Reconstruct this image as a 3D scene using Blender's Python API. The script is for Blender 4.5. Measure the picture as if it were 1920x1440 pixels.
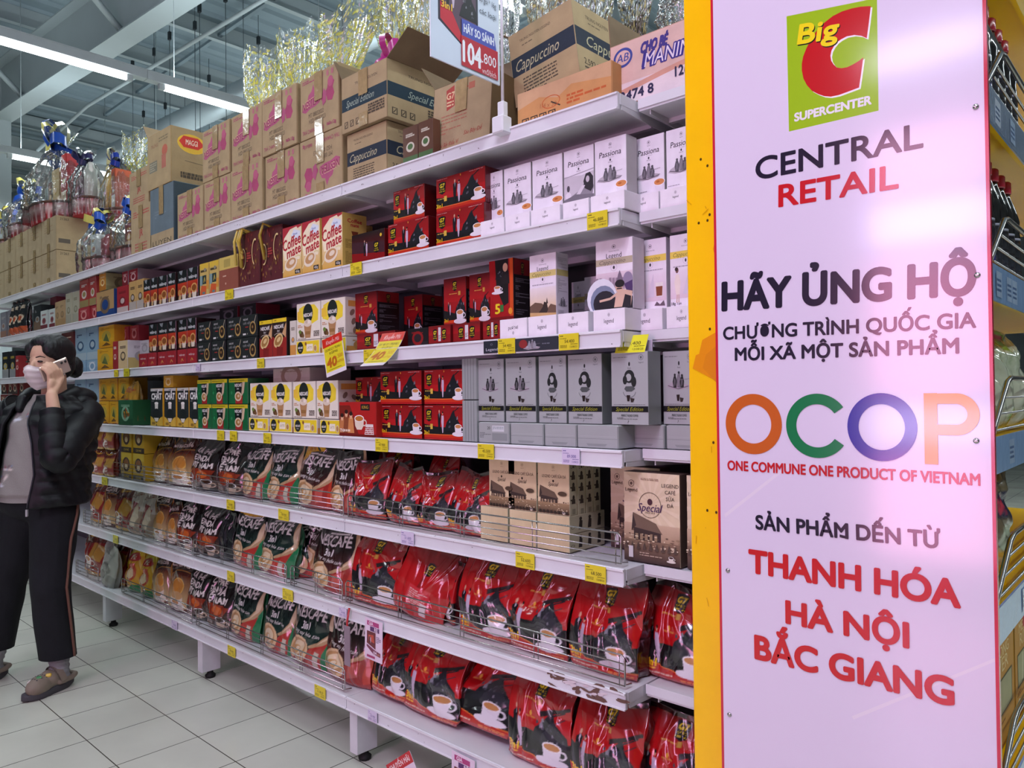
import bpy, bmesh, math, random
import numpy as np
from mathutils import Vector, Matrix, noise
from mathutils.geometry import tessellate_polygon
for _o in list(bpy.data.objects):
    bpy.data.objects.remove(_o, do_unlink=True)
SC = bpy.context.scene
COL = SC.collection
PI = math.pi
# ------------------------------------------------------------------ camera
# metres; x runs along the coffee aisle, y goes into the shelves (their front edge is y = 0), z is up
FOC, YAW, PITCH, ROLL, CH, CD = 1409.57, .7421, .0124, -.0116, 1.314, 1.5913
CF = np.array([-math.sin(YAW)*math.cos(PITCH), math.cos(YAW)*math.cos(PITCH), math.sin(PITCH)])
_r = np.array([math.cos(YAW), math.sin(YAW), 0.]); _u = np.cross(_r, CF)
CR = math.cos(ROLL)*_r + math.sin(ROLL)*_u
CU = -math.sin(ROLL)*_r + math.cos(ROLL)*_u
CP = np.array([0., -CD, CH])
cam = bpy.data.cameras.new('camera'); cam_o = bpy.data.objects.new('camera', cam); COL.objects.link(cam_o)
cam.sensor_width = 36; cam.lens = FOC/1920*36; cam.clip_start = .05; cam.clip_end = 200
cam_o.matrix_world = Matrix(((CR[0], CU[0], -CF[0], CP[0]), (CR[1], CU[1], -CF[1], CP[1]), (CR[2], CU[2], -CF[2], CP[2]), (0, 0, 0, 1)))
SC.camera = cam_o
# ------------------------------------------------------------------ world, large lamps, exposure
wd = bpy.data.worlds.new('store_air'); SC.world = wd; wd.use_nodes = True
wd.node_tree.nodes['Background'].inputs[0].default_value = (.62, .72, .80, 1)
wd.node_tree.nodes['Background'].inputs[1].default_value = .10
SC.cycles.transparent_max_bounces = 24
SC.view_settings.view_transform = 'Standard'; SC.view_settings.look = 'None'
SC.view_settings.exposure = .38; SC.view_settings.gamma = 1; SC.view_settings.use_curve_mapping = False
def area_lamp(name, loc, rot, sx, sy, power, color):
    l = bpy.data.lights.new(name, 'AREA'); l.shape = 'RECTANGLE'; l.size = sx; l.size_y = sy; l.energy = power; l.color = color
    o = bpy.data.objects.new(name, l); COL.objects.link(o); o.location = loc; o.rotation_euler = rot
    return o
# the lit promotion stands across the aisle, behind the photographer: pink and lilac light on the near shelves and the sign
for _z, _h, _p, _c in ((.55, .7, 11, (1, .36, .64)), (1.08, .24, 6.5, (.74, .58, 1)), (1.75, .9, 15, (1, .36, .62)), (2.42, .26, 8, (.72, .60, 1)), (2.85, .4, 6.5, (1, .45, .72)), (3.55, .2, 5, (.82, .72, 1))):
    area_lamp('promotion_lamp', (-1.30, -4.6, _z), (PI/2, 0, 0), .72, _h, _p, _c)
_l = area_lamp('lilac_fill_lamp', (.5, -4.0, 4.9), (0, 0, 0), 2.0, 1.0, 15, (.84, .66, 1))  # added lilac fill, no real fitting: tints the sign and near shelves
_l.rotation_euler = Vector((-1.5, 3.9, -3.5)).to_track_quat('-Z', 'Y').to_euler(); _l.data.spread = 1.25
FIXTURE_POWER = 13
# ------------------------------------------------------------------ helpers
def lin(c):
    if isinstance(c, str):
        c = c.lstrip('#'); c = tuple(int(c[i:i+2], 16)/255 for i in (0, 2, 4))
    return tuple((x/12.92 if x <= .04045 else ((x+.055)/1.055)**2.4) for x in c[:3])
MATS = {}
def mat(name, color=None, rough=.5, metal=0., coat=0., bump=0., bscale=60., var=0., vscale=8., attr=False, spec=.5, emit=None, estr=0., trans=0., ior=1.45):
    """procedural material: flat or printed (colour attribute) base with noise variation and bump"""
    if name in MATS: return MATS[name]
    m = bpy.data.materials.new(name); m.use_nodes = True; nt = m.node_tree; b = nt.nodes['Principled BSDF']; L = nt.links.new
    b.inputs['Roughness'].default_value = rough; b.inputs['Metallic'].default_value = metal
    b.inputs['Coat Weight'].default_value = coat; b.inputs['Coat Roughness'].default_value = .12
    b.inputs['Specular IOR Level'].default_value = spec; b.inputs['IOR'].default_value = ior
    b.inputs['Transmission Weight'].default_value = trans
    tc = nt.nodes.new('ShaderNodeTexCoord')
    if attr:
        a = nt.nodes.new('ShaderNodeAttribute'); a.attribute_name = 'print'; src = a.outputs['Color']
    else:
        a = nt.nodes.new('ShaderNodeRGB'); a.outputs[0].default_value = (*lin(color), 1); src = a.outputs[0]
    if var:
        n = nt.nodes.new('ShaderNodeTexNoise'); n.inputs['Scale'].default_value = vscale; n.inputs['Detail'].default_value = 5
        L(tc.outputs['Object'], n.inputs['Vector'])
        mr = nt.nodes.new('ShaderNodeMapRange'); mr.inputs[1].default_value = .3; mr.inputs[2].default_value = .7
        mr.inputs[3].default_value = 1-var; mr.inputs[4].default_value = 1+var; L(n.outputs['Fac'], mr.inputs[0])
        mx = nt.nodes.new('ShaderNodeVectorMath'); mx.operation = 'SCALE'; L(src, mx.inputs[0]); L(mr.outputs[0], mx.inputs['Scale']); src = mx.outputs[0]
    L(src, b.inputs['Base Color'])
    if bump:
        n2 = nt.nodes.new('ShaderNodeTexNoise'); n2.inputs['Scale'].default_value = bscale; n2.inputs['Detail'].default_value = 3
        L(tc.outputs['Object'], n2.inputs['Vector'])
        bp = nt.nodes.new('ShaderNodeBump'); bp.inputs['Strength'].default_value = bump; bp.inputs['Distance'].default_value = .004
        L(n2.outputs['Fac'], bp.inputs['Height']); L(bp.outputs[0], b.inputs['Normal'])
    if emit:
        b.inputs['Emission Color'].default_value = (*lin(emit), 1); b.inputs['Emission Strength'].default_value = estr
    MATS[name] = m
    return m
M_BOX = mat('printed_carton', rough=.42, attr=True, var=.04, vscale=30)
M_MATT = mat('printed_matt_card', rough=.6, attr=True, var=.05, vscale=25)
M_KRAFT = mat('printed_kraft_board', rough=.78, attr=True, var=.10, vscale=14, bump=.12, bscale=120)
M_FOIL = mat('printed_foil_pouch', rough=.17, attr=True, spec=.9, coat=.6, var=.03, bump=.10, bscale=45)
M_WRAP = mat('printed_box_in_film', rough=.24, attr=True, spec=.7, coat=.5, bump=.12, bscale=22)
M_SILV = mat('printed_silver_card', rough=.4, metal=.22, attr=True, var=.04)
M_TAPE = mat('clear_brown_packing_tape', '#ab9468', rough=.12, coat=1., var=.12, vscale=60, bump=.35, bscale=42)
M_WHITE = mat('white_painted_steel', '#dcdde2', rough=.38, var=.05, vscale=5, bump=.05)
M_WORN = mat('worn_white_painted_steel', '#d2d2d6', rough=.45, var=.12, vscale=9, bump=.08)
M_BACK = mat('grey_steel_back_panel', '#6f6a72', rough=.6, var=.06)
M_CHROME = mat('chromed_wire', '#b9b6b4', rough=.25, metal=1., var=.05)
M_RUBBER = mat('black_rubber_foot', '#191919', rough=.7, var=.1)
M_PAPER = mat('printed_paper', rough=.55, attr=True, var=.03)
M_YPAINT = mat('yellow_enamelled_steel', '#fcc703', rough=.22, coat=.3, var=.05, vscale=4, bump=.05, bscale=20)
M_DARK = mat('dark_inside', '#2a211a', rough=.9, var=.15)

def link(o, parent=None, kind=None):
    COL.objects.link(o)
    if parent is not None: o.parent = parent
    if kind: o['kind'] = kind
    return o
def thing(name, label, cat, loc=(0, 0, 0), rz=0., group=None):
    o = bpy.data.objects.new(name, None); o.empty_display_size = .05; COL.objects.link(o)
    o.location = loc; o.rotation_euler = (0, 0, rz); return tag(o, label, cat, group)
def tag(o, label, cat, group=None):
    o['label'] = label; o['category'] = cat
    if group: o['group'] = group
    return o
class MB:
    """collects vertices, faces and print colours and links them as one mesh object"""
    def __init__(s): s.v, s.f, s.c, s.m, s.s = [], [], [], [], []
    def add(s, vs, fs, col='#ffffff', mi=0, smooth=False):
        b = len(s.v); s.v += [tuple(map(float, p)) for p in vs]
        if len(col) == len(vs) and not isinstance(col, str) and hasattr(col[0], '__len__'): s.c += [tuple(c) for c in col]
        else: s.c += [lin(col)]*len(vs)
        for f in fs:
            s.f.append(tuple(b+i for i in f)); s.m.append(mi); s.s.append(smooth)
        return s
    def box(s, x0, y0, z0, x1, y1, z1, col='#ffffff', mi=0, ch=0.):
        bm = bmesh.new(); bmesh.ops.create_cube(bm, size=1)
        for v in bm.verts: v.co = ((x0+x1)/2+v.co.x*(x1-x0), (y0+y1)/2+v.co.y*(y1-y0), (z0+z1)/2+v.co.z*(z1-z0))
        if ch: bmesh.ops.bevel(bm, geom=bm.edges[:], offset=ch, segments=1, affect='EDGES')
        bm.verts.index_update()
        s.add([v.co[:] for v in bm.verts], [[v.index for v in f.verts] for f in bm.faces], col, mi); bm.free(); return s
    def tube(s, pts, r, col='#ffffff', mi=0, n=6, closed=False, taper=None):
        P = [Vector(p) for p in pts]; k = len(P); rings = []
        up = None
        for i in range(k):
            a = P[(i-1) % k] if (closed or i) else P[i]; b = P[(i+1) % k] if (closed or i < k-1) else P[i]
            t = (b-a).normalized() if (b-a).length > 1e-9 else Vector((0, 0, 1))
            if up is None: up = t.orthogonal().normalized()
            up = (up-t*up.dot(t)); up = up.normalized() if up.length > 1e-6 else t.orthogonal().normalized()
            sd = t.cross(up); rr = r if taper is None else r*taper[i]
            rings.append([P[i]+(up*math.cos(2*PI*j/n)+sd*math.sin(2*PI*j/n))*rr for j in range(n)])
        vs = [p[:] for q in rings for p in q]; fs = []
        for i in range(k if closed else k-1):
            for j in range(n): fs.append((i*n+j, i*n+(j+1) % n, ((i+1) % k)*n+(j+1) % n, ((i+1) % k)*n+j))
        if not closed: fs += [tuple(range(n))[::-1], tuple((k-1)*n+j for j in range(n))]
        return s.add(vs, fs, col, mi, True)
    def lathe(s, prof, col='#ffffff', mi=0, n=20, c=(0, 0, 0), smooth=True, cols=None):
        vs, fs, cc = [], [], []
        for i, (r, z) in enumerate(prof):
            for j in range(n):
                vs.append((c[0]+r*math.cos(2*PI*j/n), c[1]+r*math.sin(2*PI*j/n), c[2]+z)); cc.append(lin(cols[i] if cols else col))
        for i in range(len(prof)-1):
            for j in range(n): fs.append((i*n+j, i*n+(j+1) % n, (i+1)*n+(j+1) % n, (i+1)*n+j))
        fs += [tuple(range(n))[::-1], tuple((len(prof)-1)*n+j for j in range(n))]
        return s.add(vs, fs, cc, mi, smooth)
    def art(s, art, O, U, V, N, e0=.0004, e=.00005, mi=0):
        O, U, V, N = map(np.array, (O, U, V, N))
        for k, (polys, col) in enumerate(art.items):
            base = O+N*(e0+e*k)
            vs, fs, cs = [], [], []
            for p in polys:
                i0 = len(vs)
                for q in p: vs.append(base+U*q[0]+V*q[1])
                fs.append(range(i0, len(vs)))
                cs += art.shade(p, col)
            s.add(vs, fs, cs, mi)
        return s
    def mesh(s, name, mats):
        me = bpy.data.meshes.new(name); me.from_pydata(s.v, [], s.f)
        for m in (mats if isinstance(mats, (list, tuple)) else [mats]): me.materials.append(m)
        me.polygons.foreach_set('material_index', s.m); me.polygons.foreach_set('use_smooth', s.s)
        a = me.color_attributes.new('print', 'FLOAT_COLOR', 'POINT')
        arr = np.ones((len(s.v), 4), np.float32); arr[:] = np.array([tuple(c)+(1,)*(4-len(c)) for c in s.c], np.float32).reshape(-1, 4); a.data.foreach_set('color', arr.ravel())
        me.update(); return me
    def build(s, name, mats, parent=None, kind=None):
        return link(bpy.data.objects.new(name, s.mesh(name, mats)), parent, kind)
# ---- lettering: the outline of each word is turned into triangles once and kept
_tx = {}
def _glyphs(t, off, res=2):
    k = (t, off, res)
    if k not in _tx:
        c = bpy.data.curves.new('w', 'FONT'); c.body = t; c.offset = off; c.resolution_u = res; c.size = 1
        o = bpy.data.objects.new('w', c); COL.objects.link(o)
        me = bpy.data.meshes.new_from_object(o.evaluated_get(bpy.context.evaluated_depsgraph_get()))
        P = np.array([v.co[:2] for v in me.vertices]).reshape(-1, 2); F = [list(p.vertices) for p in me.polygons]
        bpy.data.objects.remove(o); bpy.data.meshes.remove(me); bpy.data.curves.remove(c)
        _tx[k] = (P, F)
    return _tx[k]
_cap = None
class Art:
    """a printed face, x from 0 to 1 and y from 0 to H (y up)"""
    def __init__(s, H): s.H = H; s.items = []
    def shade(s, p, col):
        if isinstance(col, tuple) and isinstance(col[0], str):
            a, b = np.array(lin(col[0])), np.array(lin(col[1])); ax = 0 if col[2] == 'x' else 1
            lo, hi = col[3], col[4]
            return [tuple(a+(b-a)*min(1, max(0, (q[ax]-lo)/(hi-lo)))) for q in p]
        return [lin(col)]*len(p)
    def poly(s, pts, c): s.items.append(([list(map(tuple, pts))], c)); return s
    def polys(s, ps, c): s.items.append((ps, c)); return s
    def rect(s, x0, y0, x1, y1, c): return s.poly([(x0, y0), (x1, y0), (x1, y1), (x0, y1)], c)
    def blend(s, x0, y0, x1, y1, c0, c1, ax='y', n=5):
        ps = []
        for i in range(n):
            if ax == 'y': a, b = y0+(y1-y0)*i/n, y0+(y1-y0)*(i+1)/n; ps.append([(x0, a), (x1, a), (x1, b), (x0, b)])
            else: a, b = x0+(x1-x0)*i/n, x0+(x1-x0)*(i+1)/n; ps.append([(a, y0), (b, y0), (b, y1), (a, y1)])
        return s.polys(ps, (c0, c1, ax, y0 if ax == 'y' else x0, y1 if ax == 'y' else x1))
    def ell(s, cx, cy, rx, ry, c, rot=0, n=18):
        k, q = math.cos(rot), math.sin(rot)
        return s.poly([(cx+rx*math.cos(2*PI*i/n)*k-ry*math.sin(2*PI*i/n)*q, cy+rx*math.cos(2*PI*i/n)*q+ry*math.sin(2*PI*i/n)*k) for i in range(n)], c)
    def ring(s, cx, cy, rx, ry, w, c, a0=0, a1=2*PI, n=28):
        ps = []
        for i in range(n):
            a, b = a0+(a1-a0)*i/n, a0+(a1-a0)*(i+1)/n
            ps.append([(cx+rx*math.cos(a), cy+ry*math.sin(a)), (cx+rx*math.cos(b), cy+ry*math.sin(b)), (cx+(rx-w)*math.cos(b), cy+(ry-w)*math.sin(b)), (cx+(rx-w)*math.cos(a), cy+(ry-w)*math.sin(a))])
        return s.polys(ps, c)
    def line(s, pts, w, c):
        ps = []
        for (x0, y0), (x1, y1) in zip(pts, pts[1:]):
            d = math.hypot(x1-x0, y1-y0) or 1; nx, ny = -(y1-y0)/d*w/2, (x1-x0)/d*w/2
            ps.append([(x0+nx, y0+ny), (x0-nx, y0-ny), (x1-nx, y1-ny), (x1+nx, y1+ny)])
        return s.polys(ps, c)
    def lines(s, x0, x1, y0, y1, n, c, seed=0, w=.5):
        """rows of unreadably small print"""
        r = random.Random(seed); ps = []
        for i in range(n):
            y = y1-(y1-y0)*(i+.5)/n; h = (y1-y0)/n*w/2; a = x0
            while a < x1-.01:
                b = min(x1, a+r.uniform(.02, .09)); ps.append([(a, y-h), (b, y-h), (b, y+h), (a, y+h)]); a = b+.012
                if r.random() < .08: break
        return s.polys(ps, c)
    def text(s, t, cx, cy, h, c, off=0., shear=0., rot=0., al='c', fit=None, sx=1., fine=False):
        """word with capitals h tall, centred at cx, cy; fit = width it is squeezed into"""
        global _cap
        if _cap is None: P, F = _glyphs('H', 0.); _cap = P[:, 1].max()
        bars = [i for i, ch in enumerate(t) if ch == 'Đ']; t0 = t; t = t.replace('Đ', 'D'); P, F = _glyphs(t, 0., 7 if fine else 2)
        if len(P) == 0: return s
        if bars:            # the stroke across the letter
            P = P.copy(); F = list(F)
            for i in bars:
                xb = _glyphs(t[:i], 0.)[0][:, 0].max()+.10 if t[:i].strip() else P[:, 0].min()
                if t[:i].endswith(' '): xb += .20
                k = len(P); P = np.vstack([P, [(xb-.09, _cap*.46), (xb+.26, _cap*.46), (xb+.26, _cap*.56), (xb-.09, _cap*.56)]]); F.append([k, k+1, k+2, k+3])
        P = P/_cap; lo, hi = P[:, 0].min(), P[:, 0].max(); P = P-np.array([[(lo+hi)/2 if al == 'c' else lo, .5]])
        kx = h*sx if fit is None else fit/(hi-lo)
        x = P[:, 0]*kx+(P[:, 1]*h)*shear; y = P[:, 1]*h
        k, q = math.cos(rot), math.sin(rot); X = cx+x*k-y*q; Y = cy+x*q+y*k
        d = off*h*1.25      # heavier lettering: the outline is laid down again a little to each side
        for ax, ay in ([(d*math.cos(q_*PI/8), d*math.sin(q_*PI/8)) for q_ in range(16)] if fine else [(0, 0)] if off < .008 else [(-d*.6, 0), (d*.6, 0)] if off < .022 else [(-d, -d*.5), (d, -d*.5), (0, d), (0, -d)] if off < .05 else [(-d, -d), (d, -d), (-d, d), (d, d), (0, d*1.2), (0, -d*1.2)]):
            s.polys([[(X[i]+ax, Y[i]+ay) for i in f] for f in F], c)
        return s
    # -- pictures used on many packs
    def couple(s, x, y, h, suit='#16131a', dress='#c9b6cc', skin='#d8a98c'):
        w = h*.24
        s.poly([(x-w*.55, y), (x-w*.1, y), (x+w*.05, y+h*.5), (x+w*.2, y+h*.8), (x-w*.3, y+h*.86), (x-w*.75, y+h*.78), (x-w*.7, y+h*.42)], suit)
        s.poly([(x-w*.34, y+h*.84), (x-w*.22, y+h*.84), (x-w*.24, y+h*.62)], '#e8e4ee'); s.ell(x-w*.28, y+h*.92, w*.17, h*.07, skin)
        X = x+w*.75
        s.poly([(X-w*.1, y-h*.05), (X+w*.12, y-h*.03), (X+w*.3, y+h*.3), (X+w*.36, y+h*.62), (X+w*.3, y+h*.74), (X-w*.3, y+h*.74), (X-w*.4, y+h*.45), (X-w*.25, y+h*.22)], dress)
        s.ell(X, y+h*.84, w*.16, h*.065, skin); return s.ell(X+w*.04, y+h*.88, w*.17, h*.05, '#2a1d1a')
    def rider(s, x, y, w, h, c0='#1d1c22', c1='#77757f', seed=1):
        r = random.Random(seed)
        s.poly([(x, y), (x+w, y), (x+w*1.0, y+h*.35), (x+w*.86, y+h*.55), (x+w*.72, y+h*.72), (x+w*.62, y+h), (x+w*.5, y+h*.86), (x+w*.36, y+h*.62), (x+w*.16, y+h*.42)], c0)
        for i in range(7):
            a, b = x+w*r.uniform(.18, .85), y+h*r.uniform(.1, .62); k = w*r.uniform(.05, .12)
            s.poly([(a, b), (a+k, b+k*.3), (a+k*.7, b+k*1.5), (a+k*.1, b+k*.9)], c1 if i % 2 else '#4a4953')
        return s.line([(x+w*.62, y+h*.9), (x+w*.95, y+h*1.12)], w*.035, c0)
    def cup(s, x, y, r, c='#e9e4ea', coffee='#c98a52', saucer=True):
        if saucer: s.ell(x, y-r*1.0, r*1.75, r*.42, c)
        s.ring(x+r*1.05, y-r*.15, r*.5, r*.42, r*.16, c)
        s.poly([(x-r, y+r*.35), (x-r*.85, y-r*.55), (x-r*.5, y-r*1.0), (x+r*.5, y-r*1.0), (x+r*.85, y-r*.55), (x+r, y+r*.35)], c)
        s.ell(x, y+r*.38, r, r*.42, '#f6f2f2'); return s.ell(x, y+r*.36, r*.84, r*.33, coffee)
    def badge(s, x, y, w, c='#111014', t='G7', tc='#f4dc28'):
        s.poly([(x-w*.5, y+w*.5), (x, y+w*.62), (x+w*.5, y+w*.5), (x+w*.42, y-w*.5), (x, y-w*.7), (x-w*.42, y-w*.5)], c)
        s.text(t, x, y+w*.2, w*.38, tc, off=.03, shear=.15); s.text('CÀ PHÊ', x, y-w*.18, w*.13, tc); return s.text('HÒA TAN', x, y-w*.4, w*.13, tc)
    def sketch(s, x, y, w, h, c='#57555b', seed=3):
        """grey pencil drawing: two people by a car"""
        r = random.Random(seed)
        s.poly([(x, y+h*.12), (x+w*.1, y+h*.3), (x+w*.3, y+h*.42), (x+w*.75, y+h*.3), (x+w, y+h*.2), (x+w*.9, y+h*.05), (x+w*.3, y)], '#b9b2ba')
        for px, t in ((.36, .82), (.54, .95), (.68, .78)):
            s.poly([(x+w*(px-.07), y+h*.1), (x+w*(px+.07), y+h*.08), (x+w*(px+.09), y+h*t*.55), (x+w*(px+.04), y+h*t*.86), (x+w*(px-.05), y+h*t*.84), (x+w*(px-.1), y+h*t*.5)], c if px != .54 else '#7d7a81')
            s.ell(x+w*px, y+h*t*.93, w*.045, h*.075, c)
            s.line([(x+w*(px-.04), y+h*.15), (x+w*px, y+h*t*.7)], w*.014, '#a8a4ac'); s.line([(x+w*(px+.03), y+h*.2), (x+w*(px+.02), y+h*t*.6)], w*.012, '#8d8a92')
        s.line([(x+w*.05, y+h*.2), (x+w*.5, y+h*.02), (x+w*.95, y+h*.16)], h*.03, '#5a575e')
        return s.line([(x+w*.6, y+h*.5), (x+w*1.0, y+h*.55)], h*.02, '#8a868e')
    def crest(s, x, y, r, c='#6e6a72', t='legend'):
        s.ring(x, y, r, r, r*.16, c, n=16); s.ell(x, y, r*.45, r*.5, c, n=8); return s.text(t, x, y-r*1.7, r*.55, c)
    def raster(s, W, Hn, ss=2, bg='#ffffff'):
        W2, H2 = W*ss, Hn*ss; img = np.empty((H2, W2, 3)); img[:] = lin(bg); k = W2; ky = H2/s.H
        for polys, col in s.items:
            grad = isinstance(col, tuple) and isinstance(col[0], str)
            c = None if grad else np.array(lin(col))
            for p in polys:
                if len(p) == 3: tris = [(0, 1, 2)]
                else: tris = tessellate_polygon([[Vector((q[0], q[1], 0)) for q in p]])
                for t in tris:
                    A = np.array([(p[i][0]*k, p[i][1]*ky) for i in t])
                    x0, y0 = np.floor(A.min(0)).astype(int); x1, y1 = np.ceil(A.max(0)).astype(int)
                    x0, y0, x1, y1 = max(0, x0), max(0, y0), min(W2, x1+1), min(H2, y1+1)
                    if x0 >= x1 or y0 >= y1: continue
                    X, Y = np.meshgrid(np.arange(x0, x1)+.5, np.arange(y0, y1)+.5)
                    def eg(a, b): return (b[0]-a[0])*(Y-a[1])-(b[1]-a[1])*(X-a[0])
                    e0, e1, e2 = eg(A[0], A[1]), eg(A[1], A[2]), eg(A[2], A[0])
                    msk = ((e0 >= 0) & (e1 >= 0) & (e2 >= 0)) | ((e0 <= 0) & (e1 <= 0) & (e2 <= 0))
                    if grad:
                        a, b = np.array(lin(col[0])), np.array(lin(col[1])); T = (X/k if col[2] == 'x' else Y/ky)
                        T = np.clip((T-col[3])/(col[4]-col[3]), 0, 1)[..., None]; img[y0:y1, x0:x1][msk] = (a+(b-a)*T)[msk]
                    else: img[y0:y1, x0:x1][msk] = c
        return img.reshape(Hn, ss, W, ss, 3).mean((1, 3))
# ---- measured places on the shelves: where a sight line meets a plane of the room
def XP(px, y, z):
    a = (px-960)/FOC; v = CR-a*CF; return -((y+CD)*v[1]+(z-CH)*v[2])/v[0]
def at(px, py, x=None, y=None, z=None):
    d = CR*(px-960)/FOC+CU*(720-py)/FOC+CF
    t = (y-CP[1])/d[1] if y is not None else (z-CP[2])/d[2] if z is not None else (x-CP[0])/d[0]
    return CP+t*d
LEV = {1: 2.077, 2: 1.781, 3: 1.472, 4: 1.166, 5: .867, 6: .557, 7: .234}
LNAME = {1: 'top shelf', 2: 'second shelf down', 3: 'third shelf down', 4: 'fourth shelf down', 5: 'third shelf up', 6: 'second shelf up', 7: 'bottom shelf'}
ORD = ['', 'rightmost', 'second from right', 'third from right', 'fourth from right', 'fifth from right', 'sixth from right', 'seventh from right', 'eighth from right', 'ninth from right', 'tenth from right', 'eleventh from right', 'twelfth from right', 'thirteenth from right', 'fourteenth from right', 'fifteenth from right', 'sixteenth from right']
PROD = []
def put(o, desc, where, cat, group=None):
    """remember a shelf article; its label is completed with its place in its row once all are there"""
    o['category'] = cat; o['group'] = group or (desc.split(' with ')[0]+' row'); PROD.append((o, desc, where)); return o
def finish_labels():
    rows = {}
    for o, d, w in PROD: rows.setdefault((d, w), []).append(o)
    for (d, w), os_ in rows.items():
        os_.sort(key=lambda o: -(CR[0]*o.location.x+CR[1]*o.location.y)/(CF[0]*o.location.x+CF[1]*(o.location.y+CD)+1e-9))
        for i, o in enumerate(os_):
            o['label'] = f'{d}, {ORD[i+1]}, {w}' if len(os_) > 1 else f'{d}, {w}'
            if len(o['label'].split()) > 16: print('LONG', o['label'])
            if len(os_) == 1 and 'group' in o: del o['group']
# ------------------------------------------------------------------ the hall
def floor_material():
    m = bpy.data.materials.new('glazed_floor_tiles'); m.use_nodes = True; nt = m.node_tree; L = nt.links.new; b = nt.nodes['Principled BSDF']
    tc = nt.nodes.new('ShaderNodeTexCoord'); mp = nt.nodes.new('ShaderNodeMapping'); L(tc.outputs['Object'], mp.inputs[0])
    mp.inputs['Location'].default_value = (3.775+.2975*40, -.03+.2975*60, 0)
    br = nt.nodes.new('ShaderNodeTexBrick'); L(mp.outputs[0], br.inputs['Vector']); br.offset = 0; br.squash = 1
    br.inputs['Scale'].default_value = 1; br.inputs['Brick Width'].default_value = .2975; br.inputs['Row Height'].default_value = .2975
    br.inputs['Mortar Size'].default_value = .0022; br.inputs['Mortar Smooth'].default_value = .2; br.inputs['Bias'].default_value = -.3
    br.inputs['Color1'].default_value = (*lin('#d3d4c6'), 1); br.inputs['Color2'].default_value = (*lin('#cccdc0'), 1); br.inputs['Mortar'].default_value = (*lin('#4a463c'), 1)
    n = nt.nodes.new('ShaderNodeTexNoise'); n.inputs['Scale'].default_value = 2.3; n.inputs['Detail'].default_value = 6; L(tc.outputs['Object'], n.inputs['Vector'])
    mr = nt.nodes.new('ShaderNodeMapRange'); L(n.outputs['Fac'], mr.inputs[0]); mr.inputs[1].default_value = .3; mr.inputs[2].default_value = .75; mr.inputs[3].default_value = .9; mr.inputs[4].default_value = 1.06
    mx = nt.nodes.new('ShaderNodeVectorMath'); mx.operation = 'SCALE'; L(br.outputs['Color'], mx.inputs[0]); L(mr.outputs[0], mx.inputs['Scale']); L(mx.outputs[0], b.inputs['Base Color'])
    r2 = nt.nodes.new('ShaderNodeMapRange'); L(n.outputs['Fac'], r2.inputs[0]); r2.inputs[3].default_value = .12; r2.inputs[4].default_value = .3; L(r2.outputs[0], b.inputs['Roughness'])
    bp = nt.nodes.new('ShaderNodeBump'); bp.inputs['Strength'].default_value = .35; bp.inputs['Distance'].default_value = .002; bp.invert = True
    L(br.outputs['Fac'], bp.inputs['Height']); L(bp.outputs[0], b.inputs['Normal']); return m
XL, XR, YN, YF = -26., 9., -9., 24.
MB().box(XL, YN, -.1, XR, YF, 0).build('floor', floor_material(), kind='structure')
M_DECK = mat('grey_roof_deck', '#8b9aa2', rough=.6, var=.1, vscale=.8)
M_BEAM = mat('pale_grey_painted_beam', '#aeb8ba', rough=.5, var=.06, vscale=1.5)
M_WALL = mat('pale_hall_wall', '#a9b2b6', rough=.7, var=.06, vscale=.7)
ZC = 6.25
dk = MB()          # trapezoid roof sheet, ribs across the hall
prof = []
x = XL
while x < XR:
    prof += [(x, ZC), (x+.12, ZC), (x+.15, ZC+.04), (x+.27, ZC+.04)]; x += .30
vs = [(px_, yy, zz) for (px_, zz) in prof for yy in (YN, YF)]
dk.add(vs, [(2*i, 2*i+1, 2*i+3, 2*i+2) for i in range(len(prof)-1)])
dk.build('ceiling', M_DECK, kind='structure')
MB().box(XL-.2, YN, -.1, XL, YF, ZC+.1).build('wall_left', M_WALL, kind='structure')
MB().box(XL, YF, -.1, XR, YF+.2, ZC+.1).build('wall_back', M_WALL, kind='structure')
MB().box(XL, YN-.2, -.1, XR, YN, ZC+.1).build('wall_front', M_WALL, kind='structure')
MB().box(XR, YN, -.1, XR+.2, YF, ZC+.1).build('wall_right', M_WALL, kind='structure')
def beam_i(name, a, b, h, w, parent=None, kind='structure', m=M_BEAM):
    """I section between two points, h deep downwards from the line"""
    A, B = Vector(a), Vector(b); t = (B-A).normalized(); sd = t.cross(Vector((0, 0, 1))).normalized(); up = sd.cross(t)
    mb = MB()
    def bar(o0, o1, u0, u1):
        vs = []
        for P in (A, B):
            for (p, q) in ((o0, u0), (o1, u0), (o1, u1), (o0, u1)): vs.append((P+sd*p+up*q)[:])
        mb.add(vs, [(3, 2, 1, 0), (4, 5, 6, 7), (0, 1, 5, 4), (1, 2, 6, 5), (2, 3, 7, 6), (3, 0, 4, 7)])
    bar(-w/2, w/2, -.016, 0); bar(-w/2, w/2, -h, -h+.016); bar(-.006, .006, -h+.016, -.016)
    return mb.build(name, m, parent, kind)
for yb in (-5.2, 1.35, 7.9, 14.4):
    beam_i('trim_1' if yb == 1.35 else 'trim_beam', (-11.9, yb-.17, 5.74), (8.5, yb+1.3, 5.74), .70, .24)
    beam_i('trim_beam', (-25.5, yb-1.2, 5.74), (-12.0, yb-.17, 5.74), .70, .24)
for i, xq in enumerate(np.arange(-20.4, 6, 1.36)):
    mb = MB().box(xq-.004, YN, ZC-.24, xq+.004, YF, ZC-.003).box(xq, YN, ZC-.245, xq+.075, YF, ZC-.237).box(xq-.075, YN, ZC-.011, xq, YF, ZC-.003)
    mb.build('trim_purlin', M_BEAM, kind='structure')
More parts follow.
